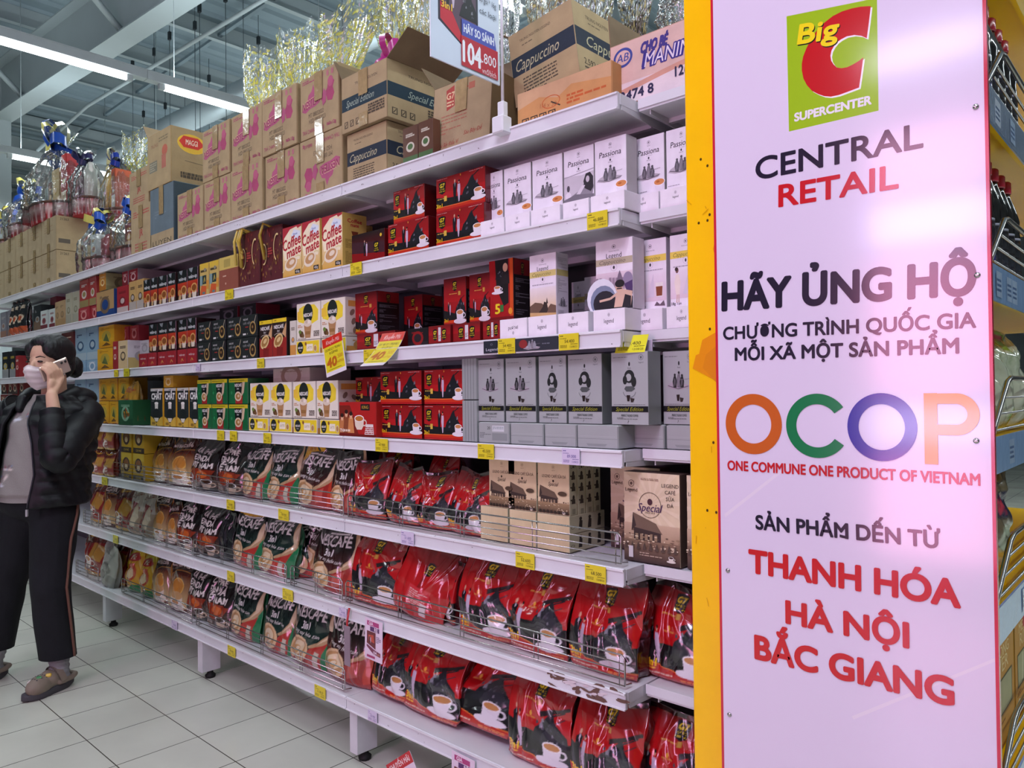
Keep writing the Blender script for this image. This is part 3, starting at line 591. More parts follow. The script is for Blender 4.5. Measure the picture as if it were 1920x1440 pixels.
def A_yellowplain(t='', side=False):
    a = Art(1.2); a.rect(0, 0, 1, 1.2, '#d8a624'); a.blend(0, 0, 1, .5, '#c88c1c', '#dcae2c'); a.ell(.5, .62, .3, .3, '#b6a13a'); a.poly([(.3, .4), (.5, .8), (.62, .5), (.7, .3)], '#5d6a34'); a.lines(.15, .85, .95, 1.1, 3, '#8d5a14', 3); a.poly([(.2, .1), (.5, .3), (.8, .12)], '#6b4a1c'); return a
def A_silver(kind):
    a = Art(1.63); a.rect(0, 0, 1, 1.63, '#b4bab9'); a.crest(.82, 1.5, .065, '#6d7373'); a.lines(.05, .45, 1.5, 1.53, 1, '#7f8584', 2)
    a.ell(.5, 1.36, .025, .05, '#2c302f', n=8); a.text('finest', .5, 1.27, .03, '#4a4f4e')
    if kind == 'sketch': a.sketch(.12, .78, .7, .42, '#2f3332', 4)
    else:
        a.ell(.5, 1.08, .14, .15, '#2a2e2d'); a.ell(.48, 1.06, .075, .085, '#b3b8b7'); a.ell(.38, 1.0, .06, .1, '#2a2e2d'); a.ell(.62, .96, .07, .12, '#2a2e2d'); a.poly([(.4, .86), (.6, .86), (.66, .8), (.56, .74), (.42, .74), (.36, .8)], '#585e5d')
        a.ring(.5, .76, .18, .16, .012, '#6b7170', 3.3, 6.1)
    a.poly([(.42, .66), (.52, .66), (.5, .52), (.44, .52)], '#2a201c'); a.poly([(.52, .6), (.64, .58), (.6, .5), (.54, .5)], '#3c3431'); a.lines(.06, .94, .435, .455, 1, '#6b7170', 8)
    a.rect(0, .22+.06, 1, .36+.05, '#17191c'); a.text('Special Edition', .5, .345, .085, '#a9ad2f', shear=.35, off=.004, fit=.74); a.text('PERFECT BLEND COFFEE', .5, .2, .05, '#484d4c', fit=.46, off=.02); a.lines(.15, .85, .11, .16, 2, '#6d7372', 3); a.text('7', .46, .06, .05, '#33302f', shear=.3); return a
def A_silverflat(lbl=False):
    a = Art(.46); a.rect(0, 0, 1, .46, '#b0b5b4'); a.rect(0, .18, 1, .186, '#7a807f'); a.line([(.05, .235), (.95, .235)], .004, '#c6cbca'); a.poly([(.22, .08), (.75, .08), (.7, .03), (.27, .03)], '#9aa09f')
    if lbl: a.items = a.items[:1]; a.text('20', .34, .34, .07, '#2c302f', off=.02); a.rect(.46, .26, .86, .4, '#dfe2e6'); a.lines(.48, .84, .28, .38, 3, '#99aaaa', 2, .5); a.lines(.04, .42, .1, .24, 4, '#7d8382', 3); a.rect(.46, .05, .96, .22, '#989e9d')
    return a
def A_silverend():
    a = Art(1.5); a.rect(0, 0, 1, 1.5, '#a6acab')
    for x in (.2, .4, .6, .8): a.rect(x, 0, x+.03, 1.5, '#777d7c')
    return a
def A_king():
    a = Art(.55); a.rect(0, 0, 1, .55, '#b01d1c'); a.poly([(0, 0), (.55, 0), (.42, .3), (.3, .5), (0, .5)], '#7c2016'); r = random.Random(4)
    for i, (x, y) in enumerate(((.08, .3), (.2, .36), (.33, .33))):
        a.poly([(x-.09, .05), (x+.09, .05), (x+.06, y-.03), (x-.06, y-.03)], ['#c07a4a', '#8d4a2c', '#d08a52'][i]); a.ell(x, y, .04, .055, '#e0b08a'); a.ell(x, y+.035, .045, .035, '#2b1712')
    a.rect(.6, .42, .84, .52, '#20161a'); a.text('KING', .72, .47, .05, '#c9a23c', off=.02); a.cup(.56, .24, .13, '#e4d8c4', '#c07a32', False); a.poly([(.7, .02), (.95, .02), (.93, .2), (.74, .2)], '#e6dcd8'); a.lines(.72, .93, .04, .16, 4, '#a5302b', 5); a.rect(0, 0, 1, .035, '#6d120f'); a.text('TNI', .08, .09, .05, '#f2e6da', off=.03); a.lines(.14, .45, .07, .11, 1, '#f0d9c2', 3, .9); return a
def house(a, x, y, w, dk='#3d3029', md='#6b5846'):
    a.poly([(x, y+w*.22), (x+w*.04, y+w*.62), (x+w*.62, y+w*.42), (x+w*.78, y+w*.2)], md); a.poly([(x, y+w*.22), (x+w*.04, y+w*.62), (x+w*.12, y+w*.34)], dk); a.poly([(x+w*.06, y), (x+w*.74, y), (x+w*.74, y+w*.22), (x+w*.06, y+w*.3)], dk)
    for i in range(5): a.rect(x+w*(.1+.12*i), y+w*.04, x+w*(.17+.12*i), y+w*.17, '#9c8668')
def A_beige(small=True):
    a = Art(1.36); a.rect(0, 0, 1, 1.36, '#e2d0a6'); a.blend(0, .5, 1, .95, '#d8c298', '#e2d0a6'); a.crest(.5, 1.22, .05, '#a99470', 'Legend'); a.text('LEGEND CAFÉ SỮA ĐÁ', .52, .98, .075, '#4d3f2f', off=.02, fit=.76); a.text('Special', .5, .78, .1, '#33271e', off=.02, shear=.3, fit=.3); a.ell(.5, .86, .03, .035, '#33271e', n=8)
    house(a, .04, .24, .80); a.blend(0, .02, 1, .3, '#4a382c', '#a58a64'); r = random.Random(6)
    for _ in range(40): a.ell(r.random(), r.uniform(.05, .36), r.uniform(.01, .035), r.uniform(.006, .016), r.choice(['#d9c6a0', '#5d4836', '#8a7252', '#e2d2b0']), 0, 7)
    for i in range(8): a.rect(.05+i*.12, .02, .13+i*.12, .1, '#33281f')
    a.ell(.8, .55, .14, .06, '#54422f'); a.cup(.84, .06, .04, '#d8ccb8', '#3a2417', False); return a
def A_beigeside():
    a = Art(4.6); a.rect(0, 0, 1, 4.6, '#b7b393')
    for y in (3.3, 2.3, 1.2): a.ell(.5, y+.35, .16, .2, '#2d2a20'); a.poly([(.2, y-.2), (.75, y-.2), (.72, y+.2), (.3, y+.25)], '#3b372b'); a.line([(.05, y+.15), (.5, y+.05)], .12, '#3b372b')
    a.text('LƠP', .5, 4.2, .25, '#3b372b', off=.02, fit=.7); a.rect(.3, .1, .75, .55, '#8d8a70'); return a
def A_beigeflat():
    a = Art(.42); a.rect(0, 0, 1, .42, '#e6d6ae')
    for i in range(22): a.poly([(i/22, .0), (i/22+.018, 0), (i/22+.024, .42), (i/22+.004, .42)], '#dac699')
    return a
def A_beigeflatside():
    a = Art(.6); a.rect(0, 0, 1, .6, '#b4b091')
    for x in (.3, .56, .84): a.poly([(x-.06, .1), (x+.04, .1), (x+.05, .4), (x-.03, .46)], '#2d2a20'); a.ell(x, .48, .04, .06, '#2d2a20')
    a.text('O', .08, .2, .1, '#4a4638'); return a
def A_beigebig():
    a = Art(1.4); a.rect(0, 0, 1, 1.4, '#e4d2ae')
    for i in range(16):
        t = i/16*2*PI; a.poly([(.5, .93), (.5+1.2*math.cos(t), .93+1.2*math.sin(t)), (.5+1.2*math.cos(t+.14), .93+1.2*math.sin(t+.14))], '#ead9b8')
    a.items = a.items[:1]+[([[q for q in clip(p, 0, 0, 1, 1.4)] for p in ps], c) for ps, c in a.items[1:] if len(clip(ps[0], 0, 0, 1, 1.4)) > 2]
    a.crest(.14, 1.22, .055, '#6d5a48', 'legend'); a.text('Legend', .14, 1.12, .055, '#5d4a3a', off=.01)
    for i, t in enumerate(('LEGEND', 'CAFÉ', 'SỮA', 'ĐÁ')): a.text(t, .84, 1.22-i*.1, .055, '#4d3f33', off=.01)
    a.ring(.48, .9, .2, .2, .008, '#5d4a3a', n=32); a.ell(.48, .95, .045, .05, '#4a2630'); a.text('Special', .48, .86, .12, '#4a2a55', off=.015, shear=.3, fit=.42); a.text('SINCE 2018', .48, .78, .025, '#5d4a3a'); a.lines(.32, .64, 1.28, 1.32, 2, '#a58d74', 4)
    a.blend(0, .3, 1, .6, '#a98d70', '#cfb596'); house(a, .14, .32, .72, '#3d2f2a', '#75604e'); a.blend(0, .0, 1, .34, '#3d2c2a', '#8a7058'); r = random.Random(9)
    for _ in range(60): a.ell(r.random(), r.uniform(.22, .46), r.uniform(.01, .04), r.uniform(.005, .014), r.choice(['#dfcdaa', '#6b5542', '#9a8264', '#e6d7b8']), 0, 7)
    for i in range(9): a.poly([(.02+i*.11, .2), (.09+i*.11, .2), (.055+i*.11, .32)], '#55443a')
    a.lines(.3, .7, .1, .17, 2, '#b39d88', 3); a.rect(.1, .06, .18, .24, '#dcd6d6'); a.cup(.86, .12, .045, '#e2dccf', '#3a2417'); return a
def clip(p, x0, y0, x1, y1):
    for ax, lo, s in ((0, x0, 1), (0, x1, -1), (1, y0, 1), (1, y1, -1)):
        out = []
        for i in range(len(p)):
            a, b = p[i-1], p[i]; da, db = s*(a[ax]-lo), s*(b[ax]-lo)
            if (da >= 0) != (db >= 0): t = da/(da-db); out.append((a[0]+(b[0]-a[0])*t, a[1]+(b[1]-a[1])*t))
            if db >= 0: out.append(b)
        p = out
        if not p: return []
    return p
KR = '#a8946e'
def A_nestea(flip=False):
    a = Art(.94); a.rect(0, 0, 1, .94, KR); P = '#a8456a'
    k = Art(.94)
    k.poly([(.04, .44), (.10, .54), (.18, .56), (.22, .66), (.30, .70), (.35, .80), (.39, .68), (.47, .66), (.53, .56), (.52, .48), (.4, .45), (.25, .44), (.14, .40)], '#b0587a'); k.text('NESTEA', .28, .535, .115, '#cfa58e', off=.03, shear=.2, fit=.44, rot=.10); k.text('NESTEA', .275, .525, .115, '#8d2f56', off=.012, shear=.2, fit=.44, rot=.10)
    k.poly([(.72, .45), (.84, .43), (.9, .52), (.86, .62), (.9, .7), (.82, .78), (.74, .74), (.72, .64), (.66, .58), (.7, .52)], P); k.ell(.8, .72, .07, .08, '#b45a78'); k.ell(.62, .52, .06, .05, P)
    k.text('MT 08032022', .42, .335, .065, '#6b604c', fit=.40); k.text('HSD 08032023', .45, .245, .065, '#6b604c', fit=.44)
    k.lines(.06, .4, .84, .9, 2, P, 3); k.text('TRÀ CHANH 24x12g', .34, .1, .06, P, fit=.58); k.text('160x12g', .82, .1, .055, P, fit=.22); k.lines(.5, .62, .82, .9, 3, '#b5727a', 9); k.poly([(.60, .40), (.68, .44), (.70, .58), (.63, .66), (.58, .55)], '#b0587a'); k.rect(.7, .82, .76, .9, '#b5727a'); k.rect(.82, .82, .88, .9, '#b5727a'); k.text('160x12g', .82, .1, .05, P)
    for ps, c in k.items:
        a.items.append(([[(1-x, .94-y) for x, y in p] if flip else p for p in ps], c))
    return a
def A_maggi():
    a = Art(1.0); a.rect(0, 0, 1, 1, '#a8946c'); a.text('TRỨNG', .3, .78, .06, '#8b5a44'); a.rect(.08, .3, .42, .5, '#7b7a66'); a.lines(.1, .4, .32, .48, 4, '#a9a288', 2); a.ell(.75, .62, .12, .1, '#b5634c'); a.rect(.62, .3, .8, .55, '#b06a58'); a.lines(.5, .9, .8, .9, 2, '#7f7356', 5); return a
def A_maggiside():
    a = Art(.62); a.rect(0, 0, 1, .62, '#9a8660'); a.ell(.46, .46, .33, .11, '#d3ab35'); a.poly([(.17, .47), (.27, .54), (.6, .54), (.74, .47), (.6, .41), (.27, .41)], '#c0352b'); a.text('MAGGI', .455, .475, .06, '#e9dcc4', off=.02); a.line([(.3, .26), (.9, .24)], .006, '#5d5240'); a.lines(.2, .85, .06, .13, 2, '#4a4234', 4, .9); return a
def A_greybox():
    a = Art(1.1); a.rect(0, 0, 1, 1.1, '#a5926e'); a.rect(0, .3, 1, 1.1, '#5f7078'); a.lines(.2, .7, .55, .7, 3, '#6c7c83', 3); a.text('LUYEN', .5, .12, .09, '#46402f', off=.02, fit=.8); return a
def A_redkraft():
    a = Art(1.1); a.rect(0, 0, 1, 1.1, '#a8946f'); a.lines(.1, .4, .85, 1.0, 3, '#b04a44', 3); a.lines(.6, .9, .88, 1.0, 2, '#b04a44', 5); a.text('JR', .5, .5, .14, '#a8403c', off=.03); a.lines(.2, .8, .1, .3, 3, '#a8564c', 6); return a
def A_kraft(t='21263', s=1):
    a = Art(.7); a.rect(0, 0, 1, .7, '#a8946f'); a.text(t, .16, .64, .05, '#4a4234', off=.02); a.rect(.04, .14, .28, .23, '#5d5548'); a.text('Kinh đô', .78, .3, .14, '#a8403c', off=.03, shear=.2, fit=.34); a.rect(.7, .14, .95, .2, '#6b6152'); return a
def A_capp(front=True, t='Cappuccino'):
    H = .83 if front else .62
    a = Art(H); a.rect(0, 0, 1, H, KR); a.rect(0, H*.40, 1, H*.66, '#202b3a'); a.text(t, .42 if front else .5, H*.53, H*.15, '#b9b28e', shear=.35, off=.002, fit=.7)
    a.text('TRUNG NGUYEN LEGEND', .42, H*.86, .03, '#4a4032', fit=.5, off=.01); a.lines(.2, .6, H*.77, H*.8, 1, '#6b5d48', 3)
    if front: a.lines(.16, .7, .06, H*.34, 6, '#4d4335', 4, .45)
    else: a.text('2,592 KG', .22, H*.22, .05, '#33291f', off=.02); a.lines(.08, .6, H*.06, H*.16, 2, '#4d4335', 6)
    return a
def A_spec(front=True):
    H = .75
    a = Art(H); a.rect(0, 0, 1, H, KR); a.rect(0, H*.38, 1, H*.62, '#1d3440'); a.text('Special Edition', .42 if front else .62, H*.5, H*.12, '#9fae9e', shear=.35, fit=.62); a.text('TRUNG NGUYEN', .55, H*.82, .035, '#4a4032', fit=.5)
    for i in range(3): a.rect(.06+.13*i, .05, .14+.13*i, .14, '#4a4032'); a.rect(.075+.13*i, .062, .125+.13*i, .13, KR); a.line([(.08+.13*i, .07), (.12+.13*i, .12)], .012, '#4a4032')
    a.lines(.6, .95, .12, .26, 4, '#4a4032', 4, .7); return a
def A_g7carton():
    a = Art(.87); a.rect(0, 0, 1, .87, '#aa9672'); a.poly([(.22, .8), (.36, .84), (.38, .58), (.24, .54)], '#a8443c'); a.text('G7', .3, .72, .08, '#d8bb92', off=.03); a.lines(.24, .36, .58, .66, 2, '#d8bb92', 2); a.lines(.48, .7, .74, .78, 1, '#b06a54', 4); a.rect(.62, .72, .72, .8, '#b06a54'); a.lines(.15, .6, .24, .5, 6, '#b0705a', 5, .3); a.text('Sáu Bảy Khẩu Vị', .3, .12, .05, '#a8443c', shear=.3, fit=.34); a.text('Sáu Bảy Để', .72, .2, .05, '#a8443c', shear=.3, fit=.3); return a
def A_orangebox():
    a = Art(.36); a.rect(0, 0, 1, .36, '#c8925a'); a.poly([(0, .2), (.25, .26), (.45, .2), (.6, .28), (1, .22), (1, .36), (0, .36)], '#c9a27a'); a.text('1/4 x 30', .35, .16, .04, '#a8643c', rot=-.1); a.line([(.38, .18), (.48, .12)], .012, '#3d3024'); a.lines(.55, .95, .1, .2, 3, '#c0602f', 3, .6); a.ring(.38, .18, .1, .06, .008, '#c0602f')
    for i in range(4): a.rect(.05+.1*i, .02, .13+.1*i, .1, '#33291f'); a.rect(.06+.1*i, .03, .12+.1*i, .09, '#c8925a'); a.line([(.075+.1*i, .035), (.105+.1*i, .085)], .014, '#33291f')
    return a
def A_manime():
    a = Art(.47); a.rect(0, 0, 1, .47, '#d9b8ac'); a.blend(0, 0, 1, .16, '#e4d9dd', '#e0cfd0'); a.poly([(0, .1), (.45, .17), (1, .24), (1, .2), (.45, .13), (0, .06)], '#cf9a86'); a.ring(.11, .36, .085, .075, .02, '#3d4a94'); a.text('AB', .11, .36, .06, '#3d4a94', off=.02, shear=.2)
    a.text('CHO BÉ', .38, .38, .075, '#453a86', off=.05, shear=.2, fit=.22); a.text('MANIME', .52, .28, .10, '#3a3088', off=.07, shear=.2, fit=.46); a.text('MANIME', .52, .28, .10, '#e6dcea', off=.005, shear=.2, fit=.43); a.text('23474 8', .2, .06, .07, '#2c2a4c', off=.03, fit=.34); a.text('12(4x180ml)', .76, .12, .07, '#2c2a4c', off=.03, fit=.42)
    a.rect(.8, .36, .87, .44, '#6b4a52'); a.rect(.9, .36, .97, .44, '#6b4a52'); return a
# ---- pouches
def A_g7bag():
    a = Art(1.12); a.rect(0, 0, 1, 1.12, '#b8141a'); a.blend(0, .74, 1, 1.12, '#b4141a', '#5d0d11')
    a.poly([(0, .14), (1, .10), (1, .40), (.8, .38), (.55, .44), (.3, .43), (.0, .50)], '#1d1a1c'); a.poly([(0, 0), (1, 0), (1, .09), (.7, .10), (.35, .16), (0, .24)], '#b8201a'); a.line([(0, .24), (.35, .16), (.7, .105), (1, .095)], .012, '#e8823c')
    a.rider(.44, .34, .50, .36, '#25232a', '#8a8894', 3); a.rider(.56, .32, .36, .30, '#34323a', '#77757f', 8); a.poly([(.6, .62), (.98, .78), (.97, .82), (.58, .68)], '#2a1a1e')
    a.couple(.17, .22, .44); a.badge(.56, .93, .17); a.rect(.54, .745, .59, .81, '#c69a42'); a.lines(.32, .53, .765, .795, 1, '#d59a4a', 2); a.ell(.44, .62, .018, .03, '#e5a63a', n=9); a.lines(.36, .52, .57, .59, 1, '#e0a04a', 5)
    a.cup(.74, .27, .125, '#e6e1e8', '#c48a52'); a.text('3in1', .13, .20, .085, '#f5cf1e', off=.04, shear=.1); a.lines(.04, .34, .115, .145, 1, '#f0b03a', 3, .8); a.lines(.05, .5, .06, .085, 1, '#e9c9b4', 4, .8); a.lines(.6, .95, .03, .07, 2, '#e8823c', 6, .6); a.rect(0, 1.05, 1, 1.12, '#2a1214'); return a
def A_nesbag(kind='green', promo=None):
    dk, md, lo, gs = ('#141c1a', '#17342a', '#b0322a', '#1d7a48') if kind == 'green' else ('#221817', '#4a1c1a', '#a02822', '#8f1d1c')
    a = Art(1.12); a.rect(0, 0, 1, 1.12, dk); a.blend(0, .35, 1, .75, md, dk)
    a.poly([(.93, 1.12), (1, 1.12), (1, .64), (.94, .50), (.80, .40), (.60, .34), (.58, .375), (.75, .46), (.88, .60), (.93, .78)], '#b8986f'); a.poly([(.97, .95), (1, .9), (1, .72), (.93, .56), (.72, .40), (.86, .55)], '#dcc6a2')
    a.poly([(.5, 0), (1, 0), (1, .56), (.86, .44), (.62, .34), (.5, .2)], lo); a.poly([(0, 0), (.55, 0), (.6, .22), (0, .12)], lo)
    if kind == 'green': a.poly([(.84, 0), (1, 0), (1, .62), (.92, .5), (.86, .3)], gs); a.poly([(.70, .02), (.80, .02), (.82, .3), (.74, .32)], '#c7c0ac'); a.poly([(.56, .06), (.68, .04), (.74, .3), (.62, .26)], '#c23a30')
    else: a.poly([(.88, .06), (1, .1), (1, .58), (.93, .5)], '#c03a24'); a.poly([(.62, .1), (.8, .16), (.84, .4), (.66, .32)], '#c2544a')
    a.text('NESCAFÉ', .46, .86, .165, '#f2f1ec', off=.022, shear=.04, fit=.80); a.rect(.30, .965, .80, .985, '#f2f1ec'); a.text('3in1', .42, .67, .11, '#f2f1ec', off=.022, fit=.2); a.text('rang xay hòa tan', .44, .555, .055, '#e6e4dc', shear=.2, off=.008, fit=.62, rot=-.08)
    a.ell(.30, .27, .29, .235, '#e0be90', .2); a.ell(.30, .285, .235, .18, '#c09260', .2); a.ell(.33, .31, .17, .115, '#e8d2ac', .2); a.ell(.29, .27, .11, .07, '#c9985c', .2); a.ell(.33, .29, .05, .03, '#ead8b8', .2); a.poly([(.1, .02), (.5, .02), (.56, .14), (.34, .05), (.14, .1)], '#8d201c')
    if promo: a.poly([(0, .84), (.10, 1.12), (.62, 1.12), (.6, 1.04), (.3, 1.0), (.12, .84)], '#dfae22'); a.text(promo, .27, 1.05, .07, '#8d2014', off=.02, rot=.12)
    return a
def A_nestop():
    a = A_nesbag('green'); a.poly([(0, .98), (0, 1.12), (1, 1.12), (1, 1.0)], '#dba81e'); a.text('THƠM NGON HƠN', .48, 1.06, .05, '#5d4310', off=.02, fit=.7); return a
def A_viet():
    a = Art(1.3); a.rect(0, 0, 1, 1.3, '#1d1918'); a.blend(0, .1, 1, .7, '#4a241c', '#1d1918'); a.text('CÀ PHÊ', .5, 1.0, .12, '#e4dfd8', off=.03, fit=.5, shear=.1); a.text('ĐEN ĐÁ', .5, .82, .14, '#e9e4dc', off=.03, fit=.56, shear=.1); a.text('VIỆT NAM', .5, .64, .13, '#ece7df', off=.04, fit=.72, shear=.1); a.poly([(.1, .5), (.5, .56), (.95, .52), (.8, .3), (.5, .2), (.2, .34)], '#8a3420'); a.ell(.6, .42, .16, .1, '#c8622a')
    a.cup(.72, .18, .15, '#cbb79c', '#3a2013', False); a.poly([(0, 0), (.5, 0), (.4, .2), (.1, .26)], '#7a5a40'); a.poly([(0, 1.22), (1, 1.2), (1, 1.3), (0, 1.3)], '#2c2624'); return a
def A_gold(c='#7a5230', logo='vinacafé'):
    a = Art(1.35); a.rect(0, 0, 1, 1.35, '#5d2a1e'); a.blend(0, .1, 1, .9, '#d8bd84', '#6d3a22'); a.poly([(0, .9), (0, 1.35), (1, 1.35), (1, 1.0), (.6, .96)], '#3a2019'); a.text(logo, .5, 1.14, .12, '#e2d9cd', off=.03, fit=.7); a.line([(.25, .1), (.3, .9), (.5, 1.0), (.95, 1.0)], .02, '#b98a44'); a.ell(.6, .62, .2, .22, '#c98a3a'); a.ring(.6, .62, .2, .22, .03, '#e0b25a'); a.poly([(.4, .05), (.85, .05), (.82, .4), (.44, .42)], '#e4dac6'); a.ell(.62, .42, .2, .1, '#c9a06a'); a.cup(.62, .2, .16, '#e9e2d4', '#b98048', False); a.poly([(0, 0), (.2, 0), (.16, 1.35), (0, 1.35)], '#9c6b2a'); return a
def A_redbag(c='#8d2422'):
    a = Art(1.2); a.rect(0, 0, 1, 1.2, c); a.poly([(0, .8), (1, .9), (1, 1.2), (0, 1.2)], '#5d2018'); a.lines(.2, .8, 1.0, 1.1, 2, '#d9a83c', 3, .8); a.cup(.4, .36, .2, '#e6ddd0', '#b9824c', False); a.poly([(.5, .5), (.9, .4), (1, .8), (.6, .86)], '#b5863a'); a.poly([(0, 0), (1, 0), (1, .1), (0, .14)], '#c99a3c'); return a
def A_mac():
    a = Art(1.4); a.rect(0, 0, 1, 1.4, '#d3a52a'); a.poly([(.0, 1.0), (1, 1.1), (1, 1.4), (0, 1.4)], '#d9c030'); a.ell(.5, 1.02, .4, .12, '#b8302a'); a.text('Mac', .5, 1.02, .12, '#f0e6c8', off=.04); a.ell(.55, .6, .3, .26, '#c24a2c'); a.ell(.52, .56, .2, .16, '#e6d2a6'); a.poly([(0, 0), (1, 0), (1, .22), (.5, .3), (0, .2)], '#1f7a44'); a.ell(.4, .24, .2, .1, '#c99a52'); return a
def A_cream():
    a = Art(1.2); a.rect(0, 0, 1, 1.2, '#a8927c'); a.poly([(0, .7), (1, .6), (1, 1.2), (0, 1.2)], '#c9beb2'); a.poly([(.1, .2), (.6, .1), (.8, .7), (.4, .9)], '#8d3a3a'); a.ell(.6, .5, .2, .3, '#dccab0'); a.lines(.15, .85, .95, 1.1, 3, '#8d6a5a', 4, .8); return a
def A_yellowman():
    a = Art(1.3); a.rect(0, 0, 1, 1.3, '#c9a02c'); a.rect(0, .95, 1, 1.3, '#d6b43a'); a.ell(.5, .72, .34, .36, '#4a2a1c'); a.ell(.5, .74, .24, .26, '#8d5a34'); a.ell(.5, .62, .14, .14, '#d9c09a'); a.rect(0, 0, 1, .25, '#3d2a22'); a.text('CÀ PHÊ', .5, .12, .1, '#d9b84a', off=.02); return a
def A_color(c, c2, c3, t='', seed=0, H=1.4):
    r = random.Random(seed); a = Art(H); a.rect(0, 0, 1, H, c); a.rect(0, 0, 1, H*r.uniform(.2, .4), c2); a.ell(.5, H*.45, .28, .2, c3); a.ell(.5, H*.46, .18, .12, c2); a.lines(.2, .8, H*.72, H*.82, 2, c3, seed, .8)
    if t: a.text(t, .5, H*.87, .12, c3, off=.03, fit=.7)
    return a

# ------------------------------------------------------------------ builders of shelf articles
def mk_box(w, d, h, front, m, side=None, top=None, col=None, side_col=None, ch=.0012, back=None):
    """carton whose front lower left corner is the origin; printed on its front, right side and top"""
    mb = MB(); c = col or front.items[0][1]
    c = c if isinstance(c, str) else '#bbbbbb'
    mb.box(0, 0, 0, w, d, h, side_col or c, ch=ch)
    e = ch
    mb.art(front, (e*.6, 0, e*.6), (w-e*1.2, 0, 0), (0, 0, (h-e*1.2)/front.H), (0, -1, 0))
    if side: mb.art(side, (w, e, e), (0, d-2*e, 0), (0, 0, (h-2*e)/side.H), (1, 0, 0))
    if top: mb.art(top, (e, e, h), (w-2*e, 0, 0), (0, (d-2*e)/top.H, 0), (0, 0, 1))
    return mb.mesh('box', m)
DES = {}
def design(name, w, d, h, mesh, parts=()): DES[name] = (w, d, h, mesh, parts)
def set_on(des, x, y, z, oname, rz=0., ry=0., rx=0., sx=1., sy=1., sz=1.):
    w, d, h, me, parts = DES[des]
    o = bpy.data.objects.new(oname, me); COL.objects.link(o); o.location = (x, y, z); o.rotation_euler = (rx, ry, rz); o.scale = (sx, sy, sz)
    for pn, pm in parts:
        c = bpy.data.objects.new(pn, pm); COL.objects.link(c); c.parent = o
    return o
_rr = random.Random(77)
def row(lv, des, spans, desc, cat='coffee box', oname='coffee_box', y=.02, dz=0., where=None, jit=.008, ztop=None, depth=1, group=None, fix=None):
    """articles side by side on a shelf; spans are their measured left and right ends"""
    w, d, h = DES[des][:3]; out = []
    for sp in spans:
        if not isinstance(sp, tuple): sp = (sp, None)
        x0 = XP(sp[0], y, LEV[lv]+dz+h*.4)
        sx = 1.
        if sp[1] is not None: sx = (XP(sp[1], y, LEV[lv]+dz+h*.4)-x0)/w
        if fix: sx = fix
        o = set_on(des, x0+.0012, y+_rr.uniform(0, jit), LEV[lv]+.0015+dz*1.008, oname, rz=0, sx=sx-.003/w)
        put(o, desc, where or LNAME[lv], cat, group); out.append(o)
    return out
